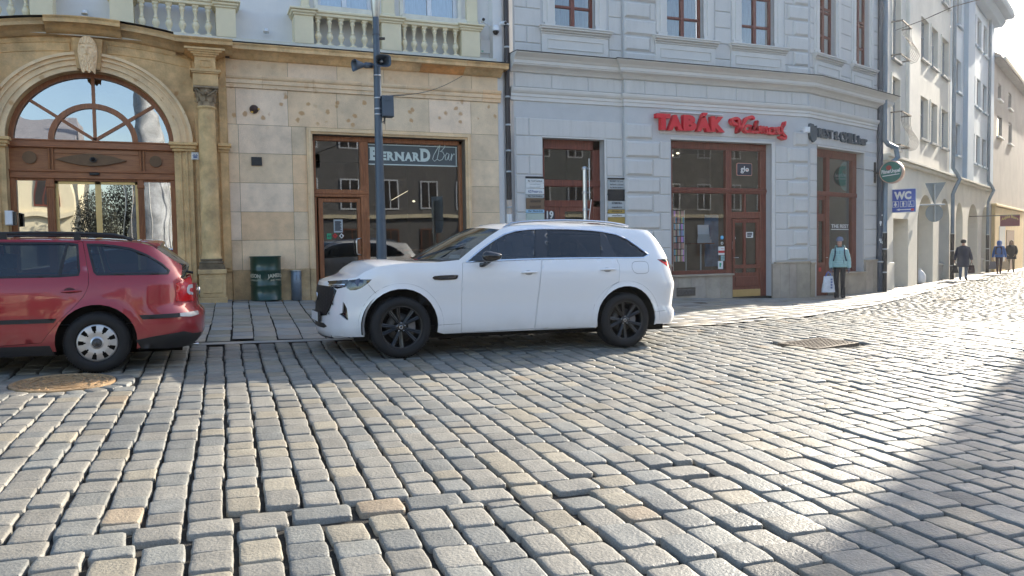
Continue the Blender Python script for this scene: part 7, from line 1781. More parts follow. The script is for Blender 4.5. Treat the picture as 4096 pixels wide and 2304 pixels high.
class CarShape:
	"""body skin wrapped round a rounded plan outline; a point is (t, z): t runs along the outline, z is height"""
	def __init__(s, L, W, fa, fn, ra, rn, side, nose, tail, Xn, Yc, zn, tilt, axles, wr, belt):
		s.L, s.W = L, W; s.side, s.nose, s.tail = side, nose, tail; s.Xn, s.Yc, s.zn, s.tilt = Xn, Yc, zn, tilt; s.axles = axles; s.wr = wr; s.belt = belt
		P = []
		for i in range(161):
			a = math.pi / 2 * i / 160; P.append((fa * (1 - math.cos(a) ** (2 / fn)), W * math.sin(a) ** (2 / fn)))
		for i in range(1, 60): P.append((fa + (L - fa - ra) * i / 60, W))
		for i in range(161):
			a = math.pi / 2 * (1 - i / 160); P.append((L - ra * (1 - math.cos(a) ** (2 / rn)), W * math.sin(a) ** (2 / rn)))
		P = np.array(P); d = np.hypot(np.diff(P[:, 0]), np.diff(P[:, 1])); sarc = np.concatenate([[0], np.cumsum(d)])
		k = np.searchsorted(P[:, 0], L / 2); off = sarc[k] - P[k, 0]; s.T = sarc - off; s.P = P; s.t0, s.t1 = s.T[0], s.T[-1]
	def plan(s, t):
		t = min(max(t, s.t0), s.t1); x = np.interp(t, s.T, s.P[:, 0]); y = np.interp(t, s.T, s.P[:, 1])
		e = .012; a, b = max(s.t0, t - e), min(s.t1, t + e); dx = np.interp(b, s.T, s.P[:, 0]) - np.interp(a, s.T, s.P[:, 0]); dy = np.interp(b, s.T, s.P[:, 1]) - np.interp(a, s.T, s.P[:, 1])
		if t <= s.t0 + e: dx, dy = 0, 1
		if t >= s.t1 - e: dx, dy = 0, -1
		n = math.hypot(dx, dy) or 1; return x, y, -dy / n, dx / n
	def off(s, t, z):
		wf = 1 - smooth(t, s.t0 + .35, .62); wr_ = smooth(t, s.L - .75, s.L - .05)
		ws = max(0, 1 - wf - wr_)
		o = (crom(s.side, z) * ws + crom(s.nose, z) * wf + crom(s.tail, z) * wr_) / max(1e-6, ws + wf + wr_)
		for ax in s.axles:
			r = math.hypot(t - ax, z - s.wr)
			o += .020 * math.exp(-((r - s.wr * 1.20) / .055) ** 2) * (1 if z < s.belt - .1 else 0)
		return o
	def pt(s, t, z, o=0.0):
		x, y, nx, ny = s.plan(t); f = s.off(t, z) + o; w_ = max(0.0, y + ny * f) if t < s.t1 - .001 and t > s.t0 + .001 else 0.0
		return (x + nx * f, -w_, z)
	def world(s, p):
		x, y, z = p; return (s.Xn + x * math.cos(s.tilt) , s.Yc + y, s.zn + z - x * math.sin(s.tilt))
	def solve(s, px, py, guess=None):
		if not hasattr(s, 'G'):
			s.G = []
			for t in np.arange(s.t0, s.L + .02, .06):
				for z in np.arange(.15, 1.75, .06): q = proj(*s.world(s.pt(t, z))); s.G.append((q[0], q[1], t, z))
			s.G = np.array(s.G)
		k = np.argmin((s.G[:, 0] - px) ** 2 + (s.G[:, 1] - py) ** 2); t, z = s.G[k, 2], s.G[k, 3]
		for it in range(12):
			q = proj(*s.world(s.pt(t, z))); e = (px - q[0], py - q[1])
			if abs(e[0]) + abs(e[1]) < .05: break
			h = .004; a = proj(*s.world(s.pt(t + h, z))); b = proj(*s.world(s.pt(t, z + h)))
			J = np.array([[(a[0] - q[0]) / h, (b[0] - q[0]) / h], [(a[1] - q[1]) / h, (b[1] - q[1]) / h]])
			try: d = np.linalg.solve(J, e)
			except Exception: break
			d = np.clip(d, -.05, .05); t = min(max(t + d[0], s.t0), s.L + .12); z += d[1]
		return (t, z)
def dens(poly, step=.05, closed=True):
	out = []; n = len(poly)
	for i in range(n if closed else n - 1):
		a, b = poly[i], poly[(i + 1) % n]; k = max(1, int(math.hypot(b[0] - a[0], b[1] - a[1]) / step + .5))
		out += [(a[0] + (b[0] - a[0]) * j / k, a[1] + (b[1] - a[1]) * j / k) for j in range(k)]
	return out if closed else out + [poly[-1]]
def chaikin(p, n=1, closed=True):
	for _ in range(n):
		q = [] if closed else [p[0]]
		for i in range(len(p) if closed else len(p) - 1):
			a, b = p[i], p[(i + 1) % len(p)]; q += [(a[0] * .75 + b[0] * .25, a[1] * .75 + b[1] * .25), (a[0] * .25 + b[0] * .75, a[1] * .25 + b[1] * .75)]
		p = q if closed else q + [p[-1]]
	return p
def inset(poly, d):
	if area(poly) < 0: poly = poly[::-1]
	n = len(poly); out = []
	for i in range(n):
		p0, p1, p2 = poly[i - 1], poly[i], poly[(i + 1) % n]
		e1 = Vector((p1[0] - p0[0], p1[1] - p0[1])); e2 = Vector((p2[0] - p1[0], p2[1] - p1[1]))
		if e1.length < 1e-7 or e2.length < 1e-7: out.append(p1); continue
		e1.normalize(); e2.normalize(); n1 = Vector((-e1.y, e1.x)); n2 = Vector((-e2.y, e2.x)); m = (n1 + n2)
		if m.length < .2: out.append(p1); continue
		m = m / (1 + n1.dot(n2));
		if m.length > 2: m = m / m.length * 2
		out.append((p1[0] + m.x * d, p1[1] + m.y * d))
	return out
def skin(car, mb, outer, holes=(), off=0.0, step=.055, mirror=(1, -1), thick=.022, flip=False, fine=.05):
	outer = dens(outer, fine); holes = [dens(h, fine) for h in holes]
	if area(outer) < 0: outer = outer[::-1]
	V, fs = cdt(outer, holes, step)
	P = [car.pt(t, z, off) for t, z in V]
	for m in mirror:
		mb.add([(x, y * m, z) for x, y, z in P], [f if m > 0 else f[::-1] for f in fs], True)
		if thick:
			for lp in [outer] + holes:
				lp2 = lp if area(lp) > 0 else lp[::-1]; isH = lp is not outer
				a = [car.pt(t, z, off) for t, z in lp2]; b = [car.pt(t, z, off - thick) for t, z in lp2]; n = len(lp2)
				fq = [(i, (i + 1) % n, n + (i + 1) % n, n + i) for i in range(n)]
				if not isH: fq = [f[::-1] for f in fq]
				if m < 0: fq = [f[::-1] for f in fq]
				mb.add([(x, y * m, z) for x, y, z in a + b], fq, False)
def grime(m, n, l, tc, cur, b):
	sx_ = n.new('ShaderNodeSeparateXYZ'); l.new(tc.outputs['Object'], sx_.inputs[0])
	nz = n.new('ShaderNodeTexNoise'); nz.inputs['Scale'].default_value = 7; nz.inputs['Detail'].default_value = 6; l.new(tc.outputs['Object'], nz.inputs['Vector'])
	h = n.new('ShaderNodeMapRange'); h.inputs[1].default_value = .24; h.inputs[2].default_value = .62; h.inputs[3].default_value = .4; h.inputs[4].default_value = 0; l.new(sx_.outputs[2], h.inputs[0])
	k = n.new('ShaderNodeMath'); k.operation = 'MULTIPLY'; l.new(h.outputs[0], k.inputs[0]); l.new(nz.outputs[0], k.inputs[1])
	mx = n.new('ShaderNodeMix'); mx.data_type = 'RGBA'; l.new(k.outputs[0], mx.inputs[0]); l.new(cur, mx.inputs[6]); mx.inputs[7].default_value = (.20, .18, .15, 1)
	return mx.outputs[2]
def carmat(name, col, coat=1.0, rough=.35, metal=0.0, flake=0.0, spec=.5):
	return mat(name, col, rough, metal=metal, var=.0, coat=coat, spec=spec, extra=grime)
M_wpaint = carmat('white_pearl_paint', (.80, .80, .81), 1.0, .30)
M_rpaint = carmat('red_metallic_paint', (.30, .009, .018), 1.0, .32, metal=.25)
M_gblk = mat('gloss_black', (.008, .008, .009), .08, var=0, coat=.6)
M_mblk = mat('matt_black_plastic', (.014, .014, .016), .55, var=.15, vs=20)
M_tyre = mat('tyre_rubber', (.008, .008, .009), .75, var=.2, vs=25, bump=.25, bs=120)
M_under = mat('underbody', (.008, .008, .008), .9, var=0)
M_chrome = mat('satin_chrome', (.62, .63, .65), .16, metal=1, var=0)
M_rim = mat('black_rim', (.005, .005, .006), .35, var=.1, coat=.25)
M_disc = mat('brake_disc', (.10, .10, .10), .5, metal=.6, var=.2, vs=12)
M_caps = mat('silver_hubcap', (.48, .49, .51), .35, metal=.75, var=.12, vs=12)
M_redlamp = mat('red_lamp', (.55, .01, .012), .12, var=0, coat=.8)
M_lampd = mat('projector_lamp', (.10, .16, .30), .1, var=.0, coat=.8, metal=.4)
M_whlamp = mat('clear_lamp', (.55, .56, .58), .12, var=.0, coat=.8)
GL_priv = glass('privacy_glass', (.05, .05, .055), .06)
GL_car = glass('car_glass', (.30, .34, .36), .08)
GL_wind = glass('windscreen_glass', (.30, .34, .34), .10)
GL_lamp = glass('lamp_glass', (.35, .42, .55), .08)
M_seat = mat('seat_cloth', (.04, .042, .048), .8, var=.2, vs=15)
M_seatg = mat('grey_seat_cloth', (.10, .12, .15), .8, var=.2, vs=15)
def interp_ridge(keys, step=.06):
	out = []
	for a, b in zip(keys, keys[1:]):
		k = max(1, int(math.hypot(b[0] - a[0], b[1] - a[1]) / step + .5)); out += [tuple(a[q] + (b[q] - a[q]) * j / k for q in range(4)) for j in range(k)]
	return out + [tuple(keys[-1][:4])]
def place(car, root):
	root.location = (car.Xn, car.Yc, car.zn); root.rotation_euler = (0, car.tilt, 0)
# ---------------------------------------------------------------- white estate SUV
SU = CarShape(5.0, .945, .95, 2.5, .60, 2.7,
			side=[(.15, -.10), (.25, -.05), (.33, -.018), (.45, -.012), (.60, -.016), (.78, -.004), (.92, .0), (1.0, -.006), (1.08, -.022), (1.16, -.045), (1.22, -.065), (1.35, -.125), (1.5, -.20), (1.58, -.25), (1.64, -.31), (1.70, -.40)],
			nose=[(.15, -.18), (.22, -.05), (.30, .0), (.42, -.005), (.55, -.01), (.70, -.02), (.85, -.03), (.93, -.06), (1.0, -.13), (1.1, -.26), (1.3, -.5)],
			tail=[(.2, -.14), (.28, -.04), (.40, .0), (.48, .0), (.52, -.035), (.7, -.02), (.85, .0), (.95, -.03), (1.05, -.06), (1.2, -.10), (1.35, -.17), (1.5, -.27), (1.6, -.36)],
			Xn=1.43, Yc=10.205, zn=0.2515, tilt=.0205, axles=(.868, 3.97), wr=.372, belt=1.18)
SU.zn = float(gz(2.30, 9.26)) + .0205 * .868
def S(*pts): return [SU.solve(1200 + x * .6211, 800 + y * .6211) if not isinstance(x, str) else y for x, y in pts]
suv = thing('white_car', 'white estate-sized SUV with black wheels parked facing left at the kerb', 'car', (0, 0, 0)); place(SU, suv)
t0, t1 = SU.t0, SU.t1
def archpts(ax, r, z0, zc=.385, n=18, sx_=1.0):
	a0 = math.asin(min(1, max(-1, (z0 - zc) / r))); return [(ax + sx_ * r * math.cos(a), zc + r * math.sin(a)) for a in np.linspace(math.pi - a0, a0, n)]
af = archpts(.868, .455, .30); ar_ = archpts(3.97, .452, .30)
hoodline = S((400, 466), (480, 431), (600, 413), (700, 406), (840, 404), (890, 399))
apil = S((1012, 386), (1100, 312), (1200, 236), (1270, 190))
roofl = S((1340, 170), (1450, 161), (1580, 158), (1700, 158), (1850, 163), (2000, 174), (2120, 190))
rearr = [(4.47, 1.60), (4.66, 1.46), (4.80, 1.31)]
nz0 = .905
ridge_pts = [(t0, nz0), (t0 + .25, nz0 + .002), (t0 + .45, nz0 + .012)] + S((300, 508), (350, 500)) + hoodline + apil + roofl + rearr
rr2 = [(4.95, 1.215), (5.08, 1.20), (t1 - .25, 1.19), (t1, 1.19)]
ridge_pts += rr2
body_out = ridge_pts + [(t1, .27), (t1 - .5, .27), (4.78, .30)] + S((2290, 797)) + ar_[::-1] + [(3.50, .285), (1.40, .275)] + af[::-1] + S((410, 882), (320, 883), (205, 874)) + [(t0 + .75, .245), (t0 + .4, .235), (t0, .235)]
fd = S((1034, 404), (1545, 383), (1512, 770), (1505, 828), (1034, 853))
fd = S((1034, 404), (1300, 392), (1545, 383), (1538, 500), (1524, 650), (1512, 770), (1505, 830), (1250, 843), (1034, 856), (1033, 700), (1033, 550))
rd = S((1549, 383), (1800, 378), (2026, 374), (2048, 420), (2052, 470), (2046, 530), (2010, 550), (1975, 585), (1945, 635), (1925, 690), (1912, 750), (1906, 822), (1508, 832), (1516, 770), (1528, 650), (1541, 500))
dlo = S((1052, 402), (1100, 356), (1160, 306), (1230, 256), (1300, 216), (1370, 194), (1450, 184), (1545, 180), (1700, 181), (1850, 189), (1930, 198), (2020, 216), (2090, 245), (2150, 285), (2205, 325), (2240, 352), (2205, 374), (2100, 376), (1900, 376), (1700, 378), (1545, 381), (1300, 390), (1150, 398))
hl = S((283, 545), (300, 517), (352, 511), (452, 512), (430, 536), (385, 568), (350, 580), (312, 582), (290, 568))
tl_ = S((2288, 380), (2330, 378), (2392, 386), (2403, 420), (2398, 446), (2380, 440), (2335, 410))
tl_ = [(4.60, 1.155)] + [(4.85, 1.16), (5.10, 1.15), (5.20, 1.08), (5.12, 1.0), (4.98, 1.0), (4.80, 1.06)]
tl_ = S((2290, 382), (2335, 380)) + [(4.93, 1.205), (5.2, 1.18), (5.2, 1.06), (4.98, 1.02)] + S((2350, 424), (2320, 404))
gr = S(('x', (t0, .86)), ('x', (t0 + .30, .865)), (165, 528), (185, 560), (225, 580), (212, 625), (190, 690), (160, 700)) + [(t0 + .30, .50), (t0, .49)]
gr = [(t0, .865), (t0 + .28, .865), (t0 + .46, .86)] + S((205, 562), (228, 584), (212, 632), (192, 690)) + [(t0 + .42, .515), (t0 + .25, .495), (t0, .49)]
vent = S((268, 655), (280, 668), (296, 700), (306, 775), (288, 770), (262, 748), (243, 735), (264, 728))
intake = [(t0, .42), (t0 + .45, .42)] + S((165, 768), (200, 800), (150, 795)) + [(t0 + .3, .33), (t0, .33)]
intake = [(t0, .405), (t0 + .34, .405), (t0 + .44, .37), (t0 + .36, .345), (t0, .345)]
b = MB(); skin(SU, b, body_out, [fd, rd, dlo, hl, vent, tl_]);
b.build('body', M_wpaint, suv, local=True)
for nm, pl_ in (('front_door', fd), ('rear_door', rd)):
	for m in (1, -1):
		b = MB(); skin(SU, b, inset(pl_, .004), mirror=(m,)); d = b.build(nm, M_wpaint, suv, local=True)
		hx = (S((1412, 468), (1523, 464)) if nm == 'front_door' else S((1922, 449), (2025, 446)))
		b = MB(); (ta, za), (tb_, zb) = hx; n = 10
		rows_ = []
		for i in range(n + 1):
			u_ = i / n; t = ta + (tb_ - ta) * u_; z = za + (zb - za) * u_ + .004 * math.sin(math.pi * u_); hgt = .016 * (math.sin(math.pi * u_) ** .4 if 0 < i < n else .15); o_ = .012 + .028 * math.sin(math.pi * u_) ** .35 if 0 < i < n else .0
			rows_.append([(p_[0], p_[1] * m, p_[2]) for p_ in (SU.pt(t, z - hgt, o_ * .4), SU.pt(t, z - hgt * .6, o_), SU.pt(t, z + hgt * .6, o_), SU.pt(t, z + hgt, o_ * .4))])
		b.grid(rows_); b.build('door_handle', M_wpaint, d, local=True)
		b = MB(); tc_, zc_ = (ta + tb_) / 2 - .01, (za + zb) / 2 - .005
		b.add([(p_[0], p_[1] * m, p_[2]) for p_ in [SU.pt(tc_ + .055 * math.cos(a), zc_ + .03 * math.sin(a), .0015) for a in np.linspace(0, 6.283, 19)[:-1]]], [tuple(range(18)) if m > 0 else tuple(range(17, -1, -1))], True)
		b.build('handle_recess', mat('recess_shade_grey', (.33, .33, .34), .4, var=0), d, local=True)  # flat disc, white paint greyed for the shade inside the handle cup
b = MB(); skin(SU, b, [(1.36, .32), (3.48, .32), (3.56, .70), (4.0, .9), (4.5, .98), (4.9, .98), (4.9, 1.12), (1.2, 1.10), (.3, .86), (.2, .86), (.2, .80), (1.2, .92), (1.30, .8)], off=-.035, thick=0);
for m in (1, -1): b.box(.35, 4.75, .62 * m, .60 * m, .20, .95)
b.box(.4, 4.7, -.60, .60, .20, .30); b.box(.55, 1.5, -.75, .75, .30, .36)
skin(SU, b, [(4.55, .95), (5.3, .95), (5.3, 1.14), (4.6, 1.16)], off=-.05, thick=0)
b.build('underbody', M_under, suv, local=True)
for ax in SU.axles:                     # wheel housings
	for m in (1, -1):
		b = MB(); rows_ = []
		for yv in (.905, .55):
			rows_.append([(ax + .475 * math.cos(a), -m * yv, .385 + .475 * math.sin(a)) for a in np.linspace(-.2, math.pi + .2, 25)])
		b.grid(rows_); b.add([(ax + .48 * math.cos(a), -m * .55, .385 + .48 * math.sin(a)) for a in np.linspace(-.2, math.pi + .2, 25)], [tuple(range(25))])
		b.build('wheel_housing', M_under, suv, local=True)
keys = []
cowl = .30
def K(p_, bz_, bx2): return (p_[0], p_[1], bz_, bx2)
kk = [K(ridge_pts[0], 0, 0), K(ridge_pts[1], .004, 0), K(ridge_pts[2], .012, 0), K(ridge_pts[3], .035, -.0), K(ridge_pts[4], .045, -.02)] + [K(p_, b_, x_) for p_, b_, x_ in zip(hoodline, (.055, .060, .055, .045, .02, .010), (-.04, -.08, -.14, -.20, -.30, -.33))]
nh = len(kk)
kk += [K(apil[0], .005, -.36), K(apil[1], .015, -.30), K(apil[2], .03, -.22), K(apil[3], .035, -.15)]
nw_ = len(kk)
kk += [K(p_, b_, x_) for p_, b_, x_ in zip(roofl, (.045, .05, .055, .055, .055, .05, .04), (-.08, -.04, 0, 0, 0, .02, .06))]
nr_ = len(kk)
kk += [K(rearr[0], .035, .10), K(rearr[1], .02, .09), K(rearr[2], .01, .08)] + [K(rr2[0], .0, .04), K(rr2[1], 0, .0), K(rr2[2], 0, 0), K(rr2[3], 0, 0)]
def seg_loft(name, m, ks, root=suv, car=SU, rec=0.0):
	R = interp_ridge(ks); b = MB(); N = 20; rows_ = []
	for r in R:
		x, y, z = car.pt(r[0], r[1]); rows_.append([(x + r[3] * (1 - (-1 + 2 * j / N) ** 2), (-1 + 2 * j / N) * max(abs(y) , 1e-4), z + r[2] * (1 - abs(-1 + 2 * j / N) ** 2.6) - rec) for j in range(N + 1)])
	b.grid(rows_); return b.build(name, m, root, local=True)
seg_loft('bonnet', M_wpaint, kk[:nh])
seg_loft('cowl', M_mblk, kk[nh - 1:nh + 1], rec=.006)
seg_loft('windscreen', GL_wind, kk[nh:nw_])
seg_loft('roof', M_wpaint, kk[nw_ - 1:nr_ + 1])
seg_loft('rear_window', GL_priv, kk[nr_:nr_ + 4])
seg_loft('tailgate', M_wpaint, kk[nr_ + 3:])
b = MB(); R = interp_ridge(kk[nr_ - 2:nr_ + 1]);
cut1, cut2 = S((1503, 300))[0][0], S((1545, 300))[0][0]
def clip_poly(poly, fn):            # Sutherland-Hodgman against half-plane fn(p) >= 0
	out = []
	for i in range(len(poly)):
		a, c_ = poly[i - 1], poly[i]; fa_, fc = fn(a), fn(c_)
		if (fa_ >= 0) != (fc >= 0): k = fa_ / (fa_ - fc); out.append((a[0] + (c_[0] - a[0]) * k, a[1] + (c_[1] - a[1]) * k))
		if fc >= 0: out.append(c_)
	return out
def line_fn(a, b_, sgn): return lambda p: sgn * ((b_[0] - a[0]) * (p[1] - a[1]) - (b_[1] - a[1]) * (p[0] - a[0]))
dli = inset(dlo, .016)
L1 = S((1500, 382), (1504, 182)); L2 = S((1578, 382), (1572, 182)); L3 = S((1928, 378), (1922, 196)); L4 = S((2026, 376), (1938, 200))
panes = [('front_side_window', clip_poly(dli, line_fn(L1[0], L1[1], 1)), GL_car), ('rear_side_window', clip_poly(clip_poly(dli, line_fn(L2[0], L2[1], -1)), line_fn(L3[0], L3[1], 1)), GL_priv), ('quarter_window', clip_poly(dli, line_fn(L4[0], L4[1], -1)), GL_priv)]
for nm, pl_, m_ in panes:
	for m in (1, -1): b = MB(); skin(SU, b, pl_, off=-.012, thick=0, mirror=(m,)); b.build(nm, m_, suv, local=True)
for nm, pl_ in (('pillar_cover', inset(clip_poly(clip_poly(dli, line_fn(L1[0], L1[1], -1)), line_fn(L2[0], L2[1], 1)), -.009)), ('pillar_cover', inset(clip_poly(clip_poly(dli, line_fn(L3[0], L3[1], -1)), line_fn(L4[0], L4[1], 1)), -.009))):
	for m in (1, -1): b = MB(); skin(SU, b, pl_, off=-.008, thick=.0, mirror=(m,)); b.build(nm, M_gblk, suv, local=True)
for m in (1, -1): b = MB(); skin(SU, b, dlo, [dli], off=.003, thick=.012, mirror=(m,)); b.build('chrome_surround', M_chrome, suv, local=True)
ch = S((2240, 352), (2262, 362), (2240, 340), (2205, 318), (2150, 280), (2152, 287), (2200, 328), (2236, 354))
b = MB()
for x in (2.05, 3.0):
	for m in (1, -1): b.prism([(x - .22, .42), (x + .30, .42), (x + .42, 1.22), (x + .28, 1.24), (x + .10, .62), (x - .22, .60)], 'y', m * .42 - .25, m * .42 + .25); b.box(x + .30, x + .40, m * .42 - .13, m * .42 + .13, 1.25, 1.42)
b.build('seats', M_seat, suv, local=True)
b = MB(); b.box(1.15, 1.62, -.78, .78, .62, 1.06, .05); b.lathe([(.17, 0), (.185, .012), (.17, .024)], (1.72, 0, 0), 20, 'x') ; b.v = [(x, y - (.38 if x > 1.7 and abs(y) < .2 and z < .3 else 0), z + (.98 if x > 1.7 and abs(z) < .2 and abs(y) < .2 else 0)) for x, y, z in b.v]
b.build('dashboard', M_seat, suv, local=True)
b = MB(); b.add([(1.4, -.8, .62), (4.6, -.8, .62), (4.6, .8, .62), (1.4, .8, .62)], [(0, 1, 2, 3)]); b.add([(2.3, -.5, 1.55), (4.3, -.5, 1.55), (4.3, .5, 1.55), (2.3, .5, 1.55)], [(0, 1, 2, 3)]); b.build('floor_and_headliner', M_under, suv, local=True)
b = MB(); wpt = SU.solve(1200 + 975 * .6211, 800 + 362 * .6211)
for m in (1, -1):
	rp = S((1300, 178), (1345, 153), (1420, 142), (1500, 137), (1600, 134), (1700, 134), (1800, 136), (1900, 141), (1990, 149), (2060, 158), (2100, 166))
	P = []
	for i, (px, py) in enumerate(((1290, 180), (1345, 152), (1420, 142), (1500, 137), (1600, 134), (1700, 133), (1800, 135), (1900, 140), (1990, 149), (2060, 160), (2100, 170))):
		Xw, Zw = onY(1200 + px * .6211, 800 + py * .6211, SU.Yc - .60); P.append((Xw - SU.Xn, -.60 * m, Zw - SU.zn + (Xw - SU.Xn) * SU.tilt))
	b = MB(); b.tube(P, [.012] + [.020] * 9 + [.012], 8); b.build('roof_rail', M_chrome, suv, local=True)
for m in (1, -1):
	b = MB(); skin(SU, b, inset(hl, .0), off=-.05, thick=0, mirror=(m,)); hb = b.build('headlight', M_gblk, suv, local=True)
	b = MB()
	q = SU.pt(hl[0][0] + .17, .945, -.03); b.lathe([(.03, 0), (.045, -.03), (.05, -.04)], (q[0], q[1] * m, q[2] - .03), 14, 'y')
	q2 = [SU.pt(hl[2][0] + .06 + .05 * i, .955 - .006 * i, -.02) for i in range(6)]; b.tube([(a[0], a[1] * m, a[2]) for a in q2], .010, 6)
	b.build('lamp_unit', M_lampd, hb, local=True)
	b = MB(); skin(SU, b, inset(hl, .002), off=.0, thick=0, mirror=(m,)); b.build('lens', GL_lamp, hb, local=True)
	b = MB(); skin(SU, b, inset(tl_, .002), off=.001, thick=.03, mirror=(m,)); tb_ = b.build('tail_light', M_redlamp, suv, local=True)
	b = MB(); tt_ = [tl_[0], tl_[1], tl_[2], (tl_[2][0], tl_[2][1] - .045), (tl_[1][0], tl_[1][1] - .035)]; skin(SU, b, tt_, off=.004, thick=0, mirror=(m,)); b.build('lamp_trim', M_gblk, tb_, local=True)
	b = MB(); skin(SU, b, inset(vent, .0), off=-.035, thick=0, mirror=(m,)); b.build('fog_vent', M_gblk, suv, local=True)
	bd = chaikin(S((838, 500), (862, 487), (1003, 482), (1009, 486), (1003, 505), (985, 513), (862, 518)), 1)
	b = MB(); skin(SU, b, bd, off=.008, thick=.01, mirror=(m,)); bg_ = b.build('side_badge', M_gblk, suv, local=True)
	bd2 = chaikin(S((880, 500), (900, 493), (985, 490), (992, 497), (980, 506), (900, 510)), 1)
	b = MB(); skin(SU, b, bd2, off=.011, thick=.003, mirror=(m,)); b.build('badge_insert', M_mblk, bg_, local=True)
	if m > 0:
		b = MB(); (ta, za), (tb2, zb2) = S((944, 503), (994, 500)); text_mb(b, 'INLINE 6', 0, 0, 0, tb2 - ta, .020, mapf=lambda u_, h, d: SU.pt(ta + u_, za - .004 + h + (zb2 - za) * u_ / (tb2 - ta), .0125)); b.build('badge_lettering', M_chrome, bg_, local=True)
	mp = [(1132, 416), (1140, 352)]
	c0 = SU.solve(1200 + 1165 * .6211, 800 + 400 * .6211)
	def mloc(px, py, dy):
		Xw, Zw = onY(1200 + px * .6211, 800 + py * .6211, SU.Yc - dy); return (Xw - SU.Xn, -dy * m, Zw - SU.zn + (Xw - SU.Xn) * SU.tilt)
	rows_ = []
	prof_ = [(1160, 366, 372, .3), (1168, 340, 388, .75), (1185, 328, 398, 1), (1215, 329, 402, 1), (1250, 336, 394, 1), (1278, 342, 382, .9), (1287, 348, 374, .6)]
	for px, ya, yb_, k in prof_:
		ctr_, hh2 = (ya + yb_) / 2, (yb_ - ya) / 2; r = []
		for i in range(14):
			a = 2 * math.pi * i / 14; c2, s2 = math.cos(a), math.sin(a); c2 = math.copysign(abs(c2) ** .7, c2); s2 = math.copysign(abs(s2) ** .7, s2)
			r.append(mloc(px, ctr_ - hh2 * s2, 1.07 + .085 * k * c2))
		rows_.append(r)
	b = MB(); b.grid(rows_ if m > 0 else rows_[::-1], closed=True); b.add(rows_[0], [tuple(range(13, -1, -1))]); b.add(rows_[-1], [tuple(range(14))])
	mi = b.build('mirror', M_gblk, suv, local=True)
	b = MB(); b.tube([mloc(1150, 420, .90), mloc(1172, 418, .93), mloc(1195, 405, .99), mloc(1205, 395, 1.04)], [.03, .028, .026, .028], 8); b.build('mirror_foot', M_gblk, mi, local=True)
	fc = chaikin(S((2130, 397), (2180, 393), (2225, 396), (2238, 430), (2236, 470), (2190, 476), (2150, 474), (2125, 440)), 2)
	b = MB(); skin(SU, b, fc, [inset(fc, .0035)], off=.0015, thick=0, mirror=(m,), fine=.02); b.build('filler_flap', M_under, suv, local=True)
b = MB(); skin(SU, b, gr, off=.004, thick=.0); g_ = b.build('grille', M_mblk, suv, local=True)
def bz3(b, p0, p1, r): b.tube([p0, p1], r, 5)
b = MB()
for i in range(9):
	for j in range(7):
		t = t0 + .03 + i * .072; z = .53 + j * .048 + (i % 2) * .024
		if t > t0 + .58 - abs(z - .7) * .5 or z > .84: continue
		for m in (1, -1):
			q = SU.pt(t, z, .006); q2 = SU.pt(t + .035, z + .022, .012); q3 = SU.pt(t + .035, z - .02, .010); b.add([(q[0], q[1] * m, q[2]), (q2[0], q2[1] * m, q2[2]), (q3[0], q3[1] * m, q3[2])], [(0, 1, 2)])
b.build('grille_mesh', M_mblk, g_, local=True)
b = MB(); edge = [p_ for p_ in gr[3:]];
for m in (1, -1): b.tube([(q[0], q[1] * m, q[2]) for q in [SU.pt(t, z, .008) for t, z in S((195, 556), (222, 582), (210, 630), (190, 690)) + [(t0 + .42, .512), (t0 + .2, .492), (t0, .488)]]], .009, 6)
b.build('grille_frame', M_gblk, g_, local=True)
for m in (1, -1):
	b = MB()
	for (ya, yb_) in ((541, 546), (552, 556)):
		q = S((178, ya), (230, ya), (283, ya), (283, yb_), (230, yb_), (178, yb_ + 1)); skin(SU, b, q, off=.012, thick=.006, mirror=(m,))
	b.build('chrome_wing', M_chrome, g_, local=True)
	wb_ = S((168, 522), (300, 514), (296, 530), (284, 560), (230, 572), (200, 560)); b = MB(); skin(SU, b, wb_, off=.003, thick=.0, mirror=(m,)); b.build('lamp_surround', M_gblk, g_, local=True)
em = thing
b = MB(); q = SU.pt(t0, .72, .02); b.prism([(.065 * math.cos(a), .72 + .055 * math.sin(a)) for a in np.linspace(0, 6.283, 21)[:-1]], 'x', q[0] - .012, q[0]); b.build('front_emblem', M_chrome, g_, local=True)
b = MB(); skin(SU, b, intake, off=.003, thick=0); b.build('lower_intake', M_mblk, suv, local=True)
b = MB(); q = SU.pt(t0, .47, .0); b.box(q[0] - .035, q[0] - .005, -.27, .27, .415, .535); pl = b.build('plate_holder', M_mblk, suv, local=True)
b = MB(); b.box(q[0] - .038, q[0] - .035, -.26, .26, .42, .53); b.build('number_plate', M_let2, pl, local=True)
b = MB(); lip = [(t0, .24), (t0 + .5, .24)] + S((200, 872)) + S((205, 884)) + [(t0 + .5, .222), (t0, .222)]; skin(SU, b, lip, off=.006, thick=.02); b.build('lip_spoiler', M_mblk, suv, local=True)
b = MB(); s_ln = S((890, 806), (1032, 797), (1512, 771), (1912, 758))
for m in (1, -1):
	for a, c_ in ((S((892, 806), (1030, 797))), (S((2262, 722), (2360, 708)))):
		b.tube([(q[0], q[1] * m, q[2]) for q in [SU.pt(a[0] + (c_[0] - a[0]) * i / 6, a[1] + (c_[1] - a[1]) * i / 6, .0002) for i in range(7)]], .0018, 4)
	for pts in (S((430, 545), (455, 573), (482, 602)),):
		b.tube([(q[0], q[1] * m, q[2]) for q in [SU.pt(t, z, .0002) for t, z in pts]], .0020, 4)
b.build('panel_line', M_under, suv, local=True)
b = MB()                               # wheel-arch flare edge line
